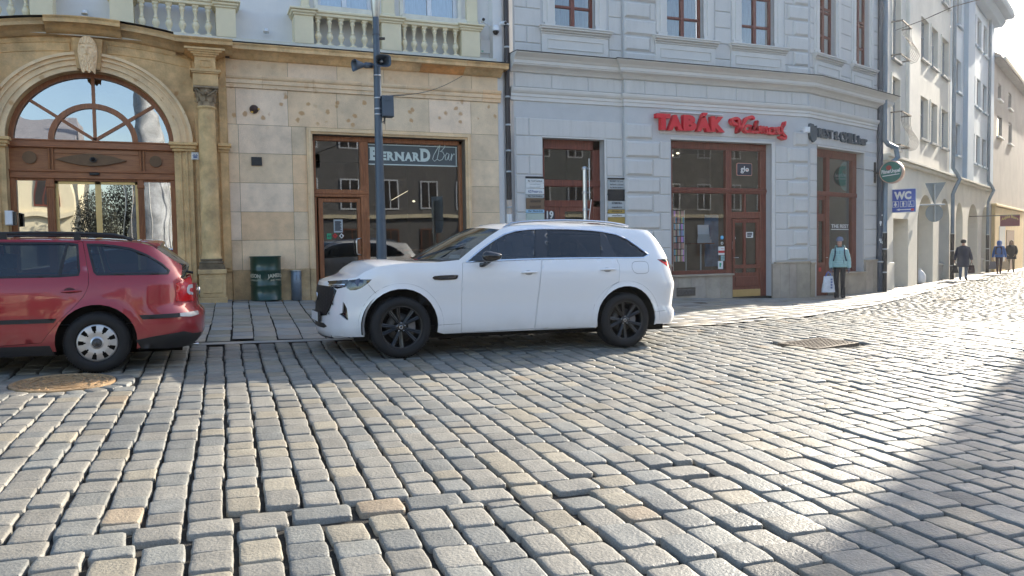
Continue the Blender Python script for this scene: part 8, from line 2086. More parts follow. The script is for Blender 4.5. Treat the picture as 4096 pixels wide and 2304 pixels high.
for m in (1, -1):
	for ax, a0, a1 in ((.868, -.02, 3.1), (3.97, -.02, 3.1)):
		pts = [(ax + .53 * math.cos(a), .375 + .53 * math.sin(a)) for a in np.linspace(a0, a1, 30)]
		b.tube([(q[0], q[1] * m, q[2]) for q in [SU.pt(t, z, .0) for t, z in pts]], .0022, 4)
b.build('arch_crease', mat('crease_shadow', (.30, .30, .31), .5, var=0), suv, local=True)
rfl = [(4.93, .40), (5.10, .40), (5.28, .42), (5.28, .47), (5.05, .465), (4.96, .45)]
b = MB(); skin(SU, b, rfl, off=.012, thick=.02); b.build('bumper_trim', M_chrome, suv, local=True)
b = MB(); skin(SU, b, [(5.0, .47), (5.12, .475), (5.10, .52), (5.03, .51)], off=.006, thick=.01); b.build('rear_reflector', M_redlamp, suv, local=True)
b = MB(); xx, zz = onY(1200 + 975 * .6211, 800 + 361 * .6211, SU.Yc - .62); b.add([(xx - SU.Xn - .06, -.60, zz - SU.zn + .0), (xx - SU.Xn + .08, -.64, zz - SU.zn + .0), (xx - SU.Xn + .10, -.62, zz - SU.zn + .05), (xx - SU.Xn - .02, -.58, zz - SU.zn + .05)], [(0, 1, 2, 3)])
b.build('parking_disc', M_let2, suv, local=True)
def wheel(root, x, z, yout, m, R, rimR, style, width=.235):
	"""yout: outer face half-width; m=+1 near side"""
	M = Matrix.Translation((x, -m * yout, z)) @ Matrix.Scale(m, 4, (0, 1, 0))
	b = MB(); b.M = M
	b.lathe([(rimR - .01, .02), (rimR + .005, .0), (rimR + .03, -.012), (R - .045, -.012), (R - .012, .008), (R, .035), (R, width - .03), (R - .02, width), (rimR, width)], n=56, axis='y', cap=False)
	n = 72                             # tread blocks
	for i in range(n):
		a = 2 * math.pi * i / n; da = .026
		for y0, y1 in ((.012, .07), (.085, .15), (.165, .225)):
			aa = a + (0 if y0 != .085 else math.pi / n)
			b.add([((R - .004) * math.cos(aa - da), y0, (R - .004) * math.sin(aa - da)), ((R - .004) * math.cos(aa + da), y0, (R - .004) * math.sin(aa + da)), ((R - .004) * math.cos(aa + da), y1, (R - .004) * math.sin(aa + da)), ((R - .004) * math.cos(aa - da), y1, (R - .004) * math.sin(aa - da)),
				((R + .004) * math.cos(aa - da), y0 + .004, (R + .004) * math.sin(aa - da)), ((R + .004) * math.cos(aa + da), y0 + .004, (R + .004) * math.sin(aa + da)), ((R + .004) * math.cos(aa + da), y1 - .004, (R + .004) * math.sin(aa + da)), ((R + .004) * math.cos(aa - da), y1 - .004, (R + .004) * math.sin(aa - da))],
				[(4, 5, 6, 7), (0, 1, 5, 4), (1, 2, 6, 5), (2, 3, 7, 6), (3, 0, 4, 7)])
	ty = b.build('wheel', M_tyre, root, local=True)
	if style == 'spokes':
		b = MB(); b.M = M
		b.lathe([(rimR, .003), (rimR - .012, .0), (rimR - .02, .01), (rimR - .03, .05), (rimR - .035, .20)], n=56, axis='y', cap=False)
		b.lathe([(0, .035), (.052, .035), (.062, .045), (.065, .10)], n=28, axis='y', cap=False)
		for k in range(5):
			for d_ in (-.16, .16):
				a = 2 * math.pi * (k + .5) / 5 + .10; a_in, a_out = a + d_ * .55, a + d_ * 1.45
				p0 = Vector((.045 * math.cos(a_in), 0, .045 * math.sin(a_in))); p1 = Vector(((rimR - .012) * math.cos(a_out), 0, (rimR - .012) * math.sin(a_out)))
				dr = (p1 - p0).normalized(); nn = Vector((-dr.z, 0, dr.x)); w0, w1 = .017, .024
				rows_ = []
				for u_, y_ in ((0, .035), (.5, .025), (.85, .012), (1, .006)):
					c_ = p0.lerp(p1, u_); wd_ = w0 + (w1 - w0) * u_
					rows_.append([T3(c_ + nn * wd_ + Vector((0, y_ + .05, 0))), T3(c_ + nn * wd_ + Vector((0, y_ + .006, 0))), T3(c_ + nn * wd_ * .45 + Vector((0, y_, 0))), T3(c_ + Vector((0, y_ + .006, 0))), T3(c_ - nn * wd_ * .45 + Vector((0, y_, 0))), T3(c_ - nn * wd_ + Vector((0, y_ + .006, 0))), T3(c_ - nn * wd_ + Vector((0, y_ + .05, 0)))])
				b.grid(rows_, smooth=False)
		b.build('rim', M_rim, ty, local=True)
		b = MB(); b.M = M; b.lathe([(0, .03), (.022, .030), (.026, .034)], n=20, axis='y', cap=False); b.build('hub_cap', M_gblk, ty, local=True)
		b = MB(); b.M = M; b.lathe([(.017, .029), (.020, .0275), (.023, .029)], n=24, axis='y', cap=False); b.tube([(-.010, .028, .008), (0, .028, -.004), (.010, .028, .008)], .0025, 4)
		for k in range(5):
			a = 2 * math.pi * k / 5 + .35; b.lathe([(0, .024), (.007, .024), (.0075, .035)], (.052 * math.cos(a), 0, .052 * math.sin(a)), 8, 'y')
		b.build('hub_emblem', M_chrome, ty, local=True)
		b = MB(); b.M = M; b.lathe([(.08, .11), (.165, .11), (.165, .13)], n=40, axis='y', cap=False); b.build('brake_disc', M_disc, ty, local=True)
		b = MB(); b.M = M; b.prism([(.10 * math.cos(a), .10 * math.sin(a)) for a in np.linspace(-.5, .5, 6)] + [(.19 * math.cos(a), .19 * math.sin(a)) for a in np.linspace(.5, -.5, 6)], 'y', .075, .14); b.build('caliper', mat('grey_caliper', (.2, .2, .21), .5, metal=.5, var=.1), ty, local=True)
		b = MB(); b.M = M; b.lathe([(0, .20), (rimR, .20)], n=30, axis='y', cap=False); b.build('inner_shade', M_under, ty, local=True)
	else:
		b = MB(); b.M = M
		n = 9; rows_ = []
		def yy(r): return .0 + .022 * (r / rimR) ** 2 - .012
		radii = [.0, .05, .062, .070, .105, .125, .165, rimR - .022, rimR - .004, rimR + .006]
		for r in radii: rows_.append([(r * math.cos(2 * math.pi * i / 90), yy(r) + (.012 if abs(r - .066) < .006 else 0) + (.02 if r > rimR else 0), r * math.sin(2 * math.pi * i / 90)) for i in range(90)])
		vs = [p_ for r in rows_ for p_ in r]; fs = []
		for j in range(len(radii) - 1):
			for i in range(90):
				slot = (i % 10) in (3, 4, 5, 6) and 4 <= j <= 6 and not (j == 4 and (i % 10) in (3, 6) )
				if slot and j != 6 or (slot and j == 6 and radii[j] < rimR - .03):
					if j in (4, 5, 6): continue
				fs.append((j * 90 + i, j * 90 + (i + 1) % 90, (j + 1) * 90 + (i + 1) % 90, (j + 1) * 90 + i))
		b.add(vs, fs, True); b.build('hubcap', M_caps, ty, local=True)
		b = MB(); b.M = M; b.lathe([(0, .06), (rimR + .01, .06)], n=30, axis='y', cap=False); b.lathe([(rimR, .0), (rimR - .01, .06)], n=40, axis='y', cap=False); b.build('rim', M_under, ty, local=True)
		b = MB(); b.M = M; b.lathe([(.036, -.017), (.046, -.020), (.050, -.010)], n=28, axis='y', cap=False); b.lathe([(0, -.016), (.034, -.016), (.036, -.008)], n=20, axis='y', cap=False); b.tube([(-.016, -.021, -.012), (.0, -.021, .016), (.016, -.021, -.010)], .005, 5); b.build('hub_emblem', M_disc, ty, local=True)
	return ty
for ax, zz in ((.868, .372), (3.97, .372)):
	for m in (1, -1): wheel(suv, ax, zz, .928, m, .370, .262, 'spokes')
# ---------------------------------------------------------------- red estate car (rear half in view)
RD = CarShape(4.57, .885, .9, 2.5, .62, 2.6,
			side=[(.12, -.10), (.22, -.04), (.30, -.015), (.45, .0), (.62, .0), (.80, -.01), (.92, -.03), (1.0, -.055), (1.06, -.08), (1.2, -.14), (1.35, -.22), (1.42, -.27), (1.48, -.36)],
			nose=[(.2, -.05), (.4, 0), (.6, 0), (.8, -.05), (1, -.2), (1.3, -.5)],
			tail=[(.2, -.10), (.28, -.03), (.36, .02), (.55, .03), (.62, .015), (.66, -.035), (.80, -.05), (.95, -.06), (1.03, -.09), (1.2, -.20), (1.32, -.32), (1.42, -.43)],
			Xn=-.965 - 3.53, Yc=9.215 + .885, zn=0, tilt=.0205, axles=(.95, 3.53), wr=.32, belt=1.02)
RD.zn = float(gz(-.965, 9.25)) + RD.tilt * 3.53
def Rp(*pts): return [RD.solve(x * .69, 600 + y * .69) for x, y in pts]
red = thing('red_car', 'dark red estate car with roof rails and silver hubcaps cut off by the left edge', 'car', (0, 0, 0)); place(RD, red)
t0r, t1r = RD.t0, RD.t1
arr = archpts(3.53, .385, .24, zc=.335); aff = archpts(.95, .385, .24, zc=.335)
roofR = Rp((0, 519), (200, 520), (430, 524), (600, 528), (740, 535), (800, 540))
xq = [(2.0, roofR[0][1] - .01)]
rearR = Rp((870, 560), (960, 618), (1040, 668))
ridgeR = [(t0r, .72), (t0r + .5, .74), (.5, .84), (1.25, .95), (1.55, 1.02), (2.05, 1.33)] + roofR + rearR + [(4.44, .985), (4.60, .93), (t1r - .3, .92), (t1r, .92)]
bodyR = ridgeR + [(t1r, .25), (t1r - .4, .25), (4.4, .26), (4.02, .275)] + arr[::-1] + [(3.05, .24), (1.4, .24)] + aff[::-1] + [(.5, .22), (t0r, .22)]
rdoor = Rp((462, 525), (478, 600), (500, 720), (503, 780), (490, 820), (470, 855), (430, 900), (400, 930), (330, 1000), (280, 1060), (235, 1120)) + [(2.30, .30)]
topd = roofR[0][1] - .055
rdoor = rdoor + [(2.30, 1.0), (2.33, topd)] + [(t, z - .022) for t, z in roofR[:3] if t > 2.35] + []
rw1 = Rp((5, 538), (370, 537), (435, 546), (449, 700), (441, 728), (325, 737), (5, 745))
rw1 = [(2.42, rw1[0][1])] + [p_ for p_ in rw1[:6]] + [(2.42, rw1[6][1])]
qw = Rp((487, 544), (560, 545), (640, 552), (740, 568), (850, 612), (930, 660), (972, 698), (962, 720), (760, 724), (548, 726), (530, 708), (505, 620))
tlR = Rp((1010, 772), (1050, 752), (1103, 728), (1118, 760), (1126, 820), (1126, 876), (1060, 880), (1010, 878))
fdR = [(1.62, .30), (2.27, .30), (2.27, 1.0), (2.31, topd), (2.15, topd - .02), (1.62, 1.0), (1.45, .95), (1.5, .5)]
b = MB(); skin(RD, b, bodyR, [rdoor, qw, tlR, fdR], step=.06); b.build('body', M_rpaint, red, local=True)
for m in (1, -1):
	b = MB(); skin(RD, b, inset(rdoor, .004), [rw1], mirror=(m,)); d = b.build('rear_door', M_rpaint, red, local=True)
	b = MB(); skin(RD, b, inset(fdR, .004), [[(1.75, 1.03), (2.20, 1.03), (2.23, topd - .07), (2.1, topd - .08)]], mirror=(m,)); b.build('front_door', M_rpaint, red, local=True)
	(ta, za), (tb_, zb) = Rp((342, 822), (462, 816)); b = MB(); tc_, zc_ = Rp((392, 815))[0]
	b.add([(q[0], q[1] * m, q[2]) for q in [RD.pt(tc_ + .052 * math.cos(a), zc_ + .030 * math.sin(a), .001) for a in np.linspace(0, 6.283, 21)[:-1]]], [tuple(range(20)) if m > 0 else tuple(range(19, -1, -1))]); b.build('handle_recess', mat('recess_shade_red', (.07, .004, .006), .5, var=0), d, local=True)  # flat disc, red paint darkened as the shade of the handle cup
	b = MB(); b.tube([(q[0], q[1] * m, q[2]) for q in [RD.pt(ta + (tb_ - ta) * i / 6, za + (zb - za) * i / 6, .006 + .022 * math.sin(math.pi * i / 6)) for i in range(7)]], [.007, .011, .012, .012, .012, .011, .007], 7); b.build('door_handle', M_rpaint, d, local=True)
	st_1 = [(2.30, .62)] + Rp((318, 978), (300, 1002)) + [(2.30, .575)]
	zt_s = Rp((5, 990), (5, 1015)); st_1 = [(2.30, zt_s[0][1])] + Rp((320, 978), (302, 1003)) + [(2.30, zt_s[1][1])]
	b = MB(); skin(RD, b, st_1, off=.012, thick=.012, mirror=(m,)); b.build('rubbing_strip', M_mblk, d, local=True)
	st_2 = Rp((800, 958), (1030, 944), (1032, 968), (820, 982)); b = MB(); skin(RD, b, st_2, off=.012, thick=.012, mirror=(m,)); b.build('rubbing_strip', M_mblk, red, local=True)
	st_3 = Rp((1032, 946), (1100, 936)) + [(4.62, .615), (4.62, .575)] + Rp((1100, 965), (1034, 964)); b = MB(); skin(RD, b, st_3, off=.016, thick=.012, mirror=(m,)); b.build('bumper_strip', M_caps, red, local=True)
	for nm, pl_, m_ in (('rear_side_window', rw1, GL_car), ('quarter_window', qw, GL_car)):
		b = MB(); skin(RD, b, pl_, off=-.006, thick=0, mirror=(m,)); g_ = b.build(nm, m_, red, local=True)
		b = MB(); skin(RD, b, inset(pl_, -.004), [inset(pl_, .018)], off=.001, thick=.01, mirror=(m,)); b.build('window_seal', M_mblk, g_, local=True)
	dv = Rp((368, 540), (384, 541), (336, 736), (318, 737)); b = MB(); skin(RD, b, dv, off=.003, thick=.01, mirror=(m,)); b.build('window_divider', M_mblk, red, local=True)
	b = MB(); skin(RD, b, inset(tlR, .003), off=.003, thick=.03, mirror=(m,)); tl2 = b.build('tail_light', M_redlamp, red, local=True)
	cshape = Rp((1118, 776), (1080, 782), (1070, 800), (1072, 825), (1085, 838), (1121, 836), (1121, 822), (1092, 822), (1086, 812), (1092, 800), (1120, 797)); b = MB(); skin(RD, b, cshape, off=.006, thick=.0, mirror=(m,), fine=.03); b.build('clear_inset', M_whlamp, tl2, local=True)
	lowp = Rp((784, 1102), (900, 1078), (1060, 1050)) + [(4.52, .37), (4.75, .36), (4.75, .22), (4.3, .22), (3.95, .24)]; b = MB(); skin(RD, b, lowp, off=.006, thick=.01, mirror=(m,)); b.build('lower_bumper', M_mblk, red, local=True)
	sil = [(1.45, .305), (3.10, .305), (3.14, .20), (1.45, .20)]; b = MB(); skin(RD, b, sil, off=.004, thick=.01, mirror=(m,)); b.build('sill_cover', M_mblk, red, local=True)
b = MB(); skin(RD, b, [(1.4, .3), (3.1, .3), (3.2, .7), (3.9, .75), (4.4, .8), (4.4, .95), (1.4, .98)], off=-.035, thick=0)
b.box(.4, 4.35, -.62, .62, .18, .28)
for m in (1, -1): b.box(.4, 4.35, .60 * m, .62 * m, .18, .85)
skin(RD, b, [(4.1, .60), (4.75, .60), (4.75, .95), (4.1, .95)], off=-.06, thick=0)
b.build('underbody', M_under, red, local=True)
for ax in RD.axles:
	for m in (1, -1):
		b = MB(); rows_ = [[(ax + .41 * math.cos(a), -m * yv, .335 + .41 * math.sin(a)) for a in np.linspace(-.3, math.pi + .3, 25)] for yv in (.855, .55)]
		b.grid(rows_); b.add([(ax + .415 * math.cos(a), -m * .55, .335 + .415 * math.sin(a)) for a in np.linspace(-.3, math.pi + .3, 25)], [tuple(range(25))])
		b.build('wheel_housing', M_under, red, local=True)
kr = [K(p_, b_, x_) for p_, b_, x_ in zip(ridgeR, (0, .01, .04, .05, .03, .03, .035, .04, .04, .04, .035, .03, .02, .015, .01, 0, 0, 0, 0), (0, 0, -.03, -.1, -.3, -.15, -.03, 0, 0, 0, .03, .06, .09, .09, .08, .05, .0, 0, 0))]
seg_loft('bonnet', M_rpaint, kr[:5], red, RD); seg_loft('windscreen', GL_wind, kr[4:6], red, RD); seg_loft('roof', M_rpaint, kr[5:12], red, RD)
seg_loft('rear_window', GL_wind, kr[11:16], red, RD); seg_loft('tailgate', M_rpaint, kr[15:], red, RD)
b = MB(); rows_ = []
xe = RD.pt(*roofR[-1])
for j in range(13):
	u_ = -1 + j / 6; y = u_ * .50; xs0 = xe[0] - .10; zt0_ = xe[2] + .035 * (1 - abs(u_) ** 2.5) + .012
	rows_.append([(xs0, y, zt0_ - .004), (xs0 + .10, y, zt0_ + .006), (xs0 + .28 + .03 * (1 - u_ * u_), y, zt0_ - .012), (xs0 + .29 + .03 * (1 - u_ * u_), y, zt0_ - .03), (xs0 + .24, y, zt0_ - .055), (xs0 + .12, y, zt0_ - .06)])
b.grid(rows_, closed=True); b.add(rows_[0], [(0, 1, 2, 3, 4, 5)]); b.add(rows_[-1], [(5, 4, 3, 2, 1, 0)]); b.build('roof_spoiler', M_rpaint, red, local=True)
for m in (1, -1):
	P = []
	for px, py in ((-400, 486), (0, 484), (200, 481), (430, 484), (560, 488), (640, 492), (700, 505), (750, 526)):
		Xw, Zw = onY(px * .69, 600 + py * .69, RD.Yc - .60); P.append((Xw - RD.Xn, -.60 * m, Zw - RD.zn + (Xw - RD.Xn) * RD.tilt))
	b = MB(); b.tube(P, [.017] * 6 + [.018, .010], 8)
	for i in (1, 3): b.box(P[i][0] - .03, P[i][0] + .03, P[i][1] - .02, P[i][1] + .02, P[i][2] - .075, P[i][2])
	b.build('roof_rail', M_mblk, red, local=True)
b = MB()
for x in (2.1, 2.95):
	for mm in (1, -1): b.prism([(x - .2, .35), (x + .30, .35), (x + .46, 1.06), (x + .32, 1.08), (x + .10, .52), (x - .2, .5)], 'y', mm * .38 - .23, mm * .38 + .23); b.prism([(x + .36, 1.08), (x + .48, 1.08), (x + .49, 1.24), (x + .40, 1.25)], 'y', mm * .38 - .12, mm * .38 + .12)
b.build('seats', M_seatg, red, local=True)
b = MB(); b.add([(1.5, -.72, .5), (4.3, -.72, .5), (4.3, .72, .5), (1.5, .72, .5)], [(0, 1, 2, 3)]); b.build('floor', M_seatg, red, local=True)
b = MB(); b.tube([(4.30, -.1, 1.05), (4.42, -.1, 1.04), (4.47, -.1, 1.03)], .018, 6); b.build('rear_wiper', M_mblk, red, local=True)
b = MB(); b.tube([(4.36, -.35, .23), (4.52, -.35, .215)], .022, 8); b.build('exhaust', M_chrome, red, local=True)
b = MB(); b.lathe([(0, -.02), (.045, -.015), (.05, .0)], (0, 0, 0), 16, 'x'); b.v = [(x * -1 + RD.pt(t1r, .82)[0] + .01, y, z + .82) for x, y, z in b.v]; b.build('rear_emblem', M_chrome, red, local=True)
for ax in RD.axles:
	for m in (1, -1): wheel(red, ax, .318, .868, m, .318, .200, 'cap', width=.195)
# ================================================================== people
M_skin = mat('skin', (.52, .30, .22), .55, var=.05, vs=30)
def skin_mesh(V, E, R, sub=2):
	me = bpy.data.meshes.new('tmp'); me.from_pydata([T3(v) for v in V], E, []); o = link(bpy.data.objects.new('tmp', me))
	m = o.modifiers.new('s', 'SKIN'); m.use_smooth_shade = True
	for i, r in enumerate(R):
		r = r if isinstance(r, tuple) else (r, r); me.skin_vertices[0].data[i].radius = r
	me.skin_vertices[0].data[0].use_root = True
	s2 = o.modifiers.new('u', 'SUBSURF'); s2.levels = sub; s2.render_levels = sub
	dg = bpy.context.evaluated_depsgraph_get(); dg.update(); out = bpy.data.meshes.new_from_object(o.evaluated_get(dg)); bpy.data.objects.remove(o); bpy.data.meshes.remove(me)
	return out
def figure(label, loc, rz, hgt, P, mats, group=None):
	"""P: joints overrides, local frame faces -y, 1.70 m tall before scaling"""
	k = hgt / 1.70; t = thing('person', label, 'person', loc, rz, group)
	J = dict(pel=(0, .0, .93), wai=(0, -.005, 1.06), che=(0, .0, 1.27), nk=(0, .01, 1.44), nk2=(0, -.005, 1.49), chin=(0, -.02, 1.535), hd=(0, -.012, 1.60), cr=(0, .0, 1.67),
			hr=(-.10, 0, .90), kr=(-.105, -.02, .50), ar=(-.11, .03, .10), tr=(-.13, -.15, .035), hl=(.10, 0, .90), kl=(.105, -.02, .50), al=(.11, .03, .10), tl=(.13, -.15, .035),
			sr=(-.175, .01, 1.39), er=(-.235, .02, 1.12), wr=(-.25, -.03, .87), sl=(.175, .01, 1.39), el=(.235, .02, 1.12), wl=(.25, -.03, .87))
	J.update(P.get('J', {})); names = list(J); idx = {n: i for i, n in enumerate(names)}
	V = [Vector(J[n]) * k for n in names]
	Rr = dict(pel=(.15, .11), wai=(.125, .10), che=(.15, .11), nk=.06, nk2=.05, chin=.062, hd=(.078, .092), cr=(.06, .07), hr=.092, kr=.068, ar=.050, tr=.036, hl=.092, kl=.068, al=.050, tl=.036, sr=.06, er=.042, wr=.028, sl=.06, el=.042, wl=.028)
	R = [(Rr[n] if isinstance(Rr[n], tuple) else (Rr[n], Rr[n])) for n in names]; R = [(a * k, b_ * k) for a, b_ in R]
	E = [('pel', 'wai'), ('wai', 'che'), ('che', 'nk'), ('nk', 'nk2'), ('nk2', 'chin'), ('chin', 'hd'), ('hd', 'cr'), ('pel', 'hr'), ('hr', 'kr'), ('kr', 'ar'), ('ar', 'tr'), ('pel', 'hl'), ('hl', 'kl'), ('kl', 'al'), ('al', 'tl'), ('nk', 'sr'), ('sr', 'er'), ('er', 'wr'), ('nk', 'sl'), ('sl', 'el'), ('el', 'wl')]
	E = [(idx[a], idx[b_]) for a, b_ in E]
	for s_, wn, en in ((-1, 'wr', 'er'), (1, 'wl', 'el')):
		w_ = V[idx[wn]]; d = (w_ - V[idx[en]]).normalized(); fw = Vector((0, -1, 0)); side = d.cross(fw).normalized(); fw = side.cross(d).normalized() * (1)
		pal = w_ + d * .06 * k; V.append(pal); R.append((.036 * k, .018 * k)); pi = len(V) - 1; E.append((idx[wn], pi))
		for q, L in ((-1.5, .055), (-.5, .07), (.5, .075), (1.5, .065)):
			a = pal + d * .035 * k + fw * q * .017 * k; b2 = a + d * L * .5 * k + side * .012 * k * s_; c2 = b2 + d * L * .38 * k + side * .022 * k * s_
			V += [a, b2, c2]; R += [(.010 * k, .010 * k), (.009 * k, .009 * k), (.007 * k, .007 * k)]; n = len(V); E += [(pi, n - 3), (n - 3, n - 2), (n - 2, n - 1)]
		a = pal - d * .01 * k - fw * .03 * k * -1 + side * .01 * k; b2 = a + (d * .03 + fw * .02) * k; V += [a, b2]; R += [(.012 * k, .012 * k), (.009 * k, .009 * k)]; n = len(V); E += [(pi, n - 2), (n - 2, n - 1)]
	V.append(Vector(J['hd']) * k + Vector(P.get('nose', (0, -.105, -.01))) * k); R.append((.012 * k, .012 * k)); E.append((idx['hd'], len(V) - 1))
	me = skin_mesh(V, E, R, 2); me.materials.clear()
	for m in (mats['skin'], mats['legs'], mats['shoes'], mats['top'], mats.get('glove', mats['skin'])): me.materials.append(m)
	for p in me.polygons:
		c = p.center / k; p.material_index = 0 if c.z > 1.47 else (4 if (abs(c.x) > .19 and c.z < .90 and c.z > .5) or (abs(c.x) > .215 and c.z <= .9) else (2 if c.z < .13 else (1 if c.z < .98 else 3)))
	me.name = 'body'; o = link(bpy.data.objects.new('body', me)); o.parent = t
	b = MB(); jk = P['jacket']; rows_ = []; n = 28
	for i, (z, rx, ry, ox, oy) in enumerate(jk['rings']):
		rows_.append([((ox + rx * math.cos(a)) * k, (oy + ry * math.sin(a)) * k, z * k) for a in np.linspace(0, 2 * math.pi, n + 1)[:-1]])
	b.grid(rows_, closed=True)
	for s_, sn, en, wn in ((-1, 'sr', 'er', 'wr'), (1, 'sl', 'el', 'wl')):
		a, m_, c_ = Vector(J[sn]), Vector(J[en]), Vector(J[wn]); a = a + Vector((s_ * -.03, 0, .012)); N = 16; pts = []; rs = []
		sr_ = jk.get('sleeve', .068)
		for i in range(N + 1):
			u_ = i / N; p = (1 - u_) ** 2 * a + 2 * u_ * (1 - u_) * (m_ * 1.0 + (m_ - (a + c_) / 2) * .6) + u_ * u_ * c_; pts.append(p * k); rs.append((sr_ * (1.12 - .42 * u_) + jk.get('puff', 0) * abs(math.sin(u_ * math.pi * 5))) * k)
		b.tube([tuple(p) for p in pts], rs, 14)
	b.build('jacket', mats['jacket'], t, local=True)
	return t, J, k
def rings(z0, z1, table, puff=0, bands=8, n=26, ox=0):
	out = []
	for i in range(n + 1):
		z = z0 + (z1 - z0) * i / n; rx = crom([(a, c_) for a, c_, _ in table], z); ry = crom([(a, d) for a, _, d in table], z); p_ = puff * abs(math.sin(math.pi * bands * (z - z0) / (z1 - z0))); out.append((z, rx + p_, ry + p_, ox, 0))
	return out
def cap(t, k, c, prof, m, nm='hat', sx_=1, sy_=1):
	b = MB(); b.lathe([(r * k, z * k) for r, z in prof], (0, 0, 0), 20); b.v = [(c[0] * k + x * sx_, c[1] * k + y * sy_, c[2] * k + z) for x, y, z in b.v]; return b.build(nm, m, t, local=True)
def bag(name, label, top, w_, d_, h_, m, rz, group=None, handle=.16, flare=.85, mh=None, cat='bag', fold=0.0):
	"""carrier bag hanging from the hand at top (world)"""
	zt_ = top[2] - handle; t = thing(name, label, cat, (top[0], top[1], zt_ - h_), rz, group); b = MB(); R_ = random.Random(int(w_ * 1000 + h_ * 77)); rows_ = []
	for i in range(9):
		u_ = i / 8; wd_ = w_ / 2 * (1 + (flare - 1) * u_); dp = d_ / 2 * (1 - .75 * u_ ** 2)
		r = []
		for j in range(20):
			a = 2 * math.pi * j / 20; c_, s_ = math.cos(a), math.sin(a); c_ = math.copysign(abs(c_) ** .45, c_); s_ = math.copysign(abs(s_) ** .6, s_)
			r.append((wd_ * c_ + R_.uniform(-1, 1) * .006, dp * s_ + .012 * math.sin(j * 2.1 + i) * (1 if 0 < i < 8 else .3), h_ * u_ + (.008 * math.sin(j * 1.3) if i == 8 else 0)))
		rows_.append(r)
	b.grid(rows_, closed=True); b.add(rows_[0], [tuple(range(19, -1, -1))]); b.build('bag_body', m, t, local=True)
	b = MB()
	for s_ in (-1, 1): b.tube([(-w_ * .22, s_ * .01, h_ - .01), (-w_ * .12, s_ * .012, h_ + handle * .6), (0, s_ * .006, h_ + handle), (w_ * .12, s_ * .012, h_ + handle * .6), (w_ * .22, s_ * .01, h_ - .01)], .007, 5)
	b.build('handle', mh or m, t, local=True)
	return t
M_mint = mat('mint_puffer', (.30, .49, .49), .5, var=.12, vs=12, bump=.2, bs=25); M_blktr = mat('black_cloth', (.012, .012, .016), .8, var=.1); M_boot = mat('black_boot', (.01, .01, .012), .5, var=.1)
M_hat = mat('grey_lilac_hat', (.17, .19, .27), .85, var=.15, vs=40, bump=.2, bs=150); M_glove = mat('grey_mitten', (.13, .13, .19), .85, var=.1); M_eye = mat('dark_eye', (.03, .02, .02), .4, var=0); M_lip = mat('lip', (.40, .12, .12), .5, var=0)
M_navycoat = mat('navy_coat', (.012, .022, .055), .8, var=.15, vs=10); M_jean = mat('blue_jeans', (.055, .10, .18), .85, var=.2, vs=12); M_bluej = mat('bright_blue_jacket', (.01, .12, .45), .6, var=.1, vs=8)
M_brtr = mat('brown_trousers', (.06, .03, .03), .85, var=.1); M_beigetr = mat('beige_trousers', (.25, .19, .12), .85, var=.1); M_blond = mat('blond_hair', (.38, .25, .13), .6, var=.2, vs=40); M_dkhair = mat('dark_hair', (.03, .02, .015), .6, var=.2)
def face_bits(t, k, J, turn=0.0):
	hx, hy, hz = J['hd'];
	R_ = Matrix.Rotation(turn, 3, 'Z')
	def P_(x, y, z): v = R_ @ Vector((x, y, z)); return ((hx + v.x) * k, (hy + v.y) * k, (hz + z) * k)
	b = MB()
	for s_ in (-1, 1): b.lathe([(0, -.009 * k), (.011 * k, 0), (0, .009 * k)], P_(s_ * .030, -.083, .012), 8)
	b.build('eyes', M_eye, t, local=True)
	b = MB(); p_ = P_(0, -.080, -.045); b.box(p_[0] - .02 * k, p_[0] + .02 * k, p_[1] - .006, p_[1] + .006, p_[2] - .004, p_[2] + .004); b.build('mouth', M_lip, t, local=True)
# --- woman with the mint jacket
g = G(3359, 1195)
face = math.radians(-45)
puf = rings(.90, 1.46, [(.88, .20, .155), (.95, .205, .16), (1.1, .195, .155), (1.25, .205, .155), (1.36, .19, .14), (1.42, .13, .12), (1.47, .095, .10)], puff=.012, bands=9, n=54)
dlt = dict(nose=(-.055, -.085, -.01), jacket=dict(rings=puf, sleeve=.072, puff=.008),
		J=dict(er=(-.225, .02, 1.12), wr=(-.225, -.05, .88), el=(.225, .02, 1.12), wl=(.235, -.02, .88), sr=(-.16, .01, 1.38), sl=(.16, .01, 1.38), hd=(-.01, -.02, 1.595), chin=(-.012, -.035, 1.53), kr=(-.09, -.03, .50), ar=(-.085, .02, .10), tr=(-.12, -.13, .04), kl=(.075, -.02, .50), al=(.075, .03, .10), tl=(.08, -.12, .04), hr=(-.085, 0, .9), hl=(.085, 0, .9)))
wt, wJ, wk = figure('woman in a mint quilted jacket and grey knitted hat standing outside the corner shop door', tuple(g), face, 1.56, dlt, dict(skin=M_skin, legs=M_blktr, shoes=M_boot, top=M_mint, jacket=M_mint, glove=M_glove))
cap(wt, wk, (-.008, .004, 1.635), [(.090, .0), (.098, .015), (.100, .045), (.096, .07), (.088, .09), (.068, .115), (.035, .13), (0, .135)], M_hat, 'knitted_hat', 1, 1.05)
b = MB(); R0 = [[((rr * math.cos(a)) * wk, (.045 + (rr * .9) * math.sin(a)) * wk, z * wk) for a in np.linspace(-.5, math.pi + .5, 16)] for z, rr in ((1.40, .13), (1.46, .145), (1.51, .13), (1.53, .115))]; b.grid(R0); b.build('hood', M_mint, wt, local=True)
b = MB()
for s_ in (-1, 1): b.tube([(s_ * .115 * wk, .09 * wk, 1.43 * wk), (s_ * .12 * wk, -.02 * wk, 1.45 * wk), (s_ * .12 * wk, -.135 * wk, 1.36 * wk), (s_ * .13 * wk, -.175 * wk, 1.24 * wk), (s_ * .17 * wk, -.14 * wk, 1.08 * wk)], .016, 6)
b.build('backpack_straps', M_navycoat, wt, local=True)
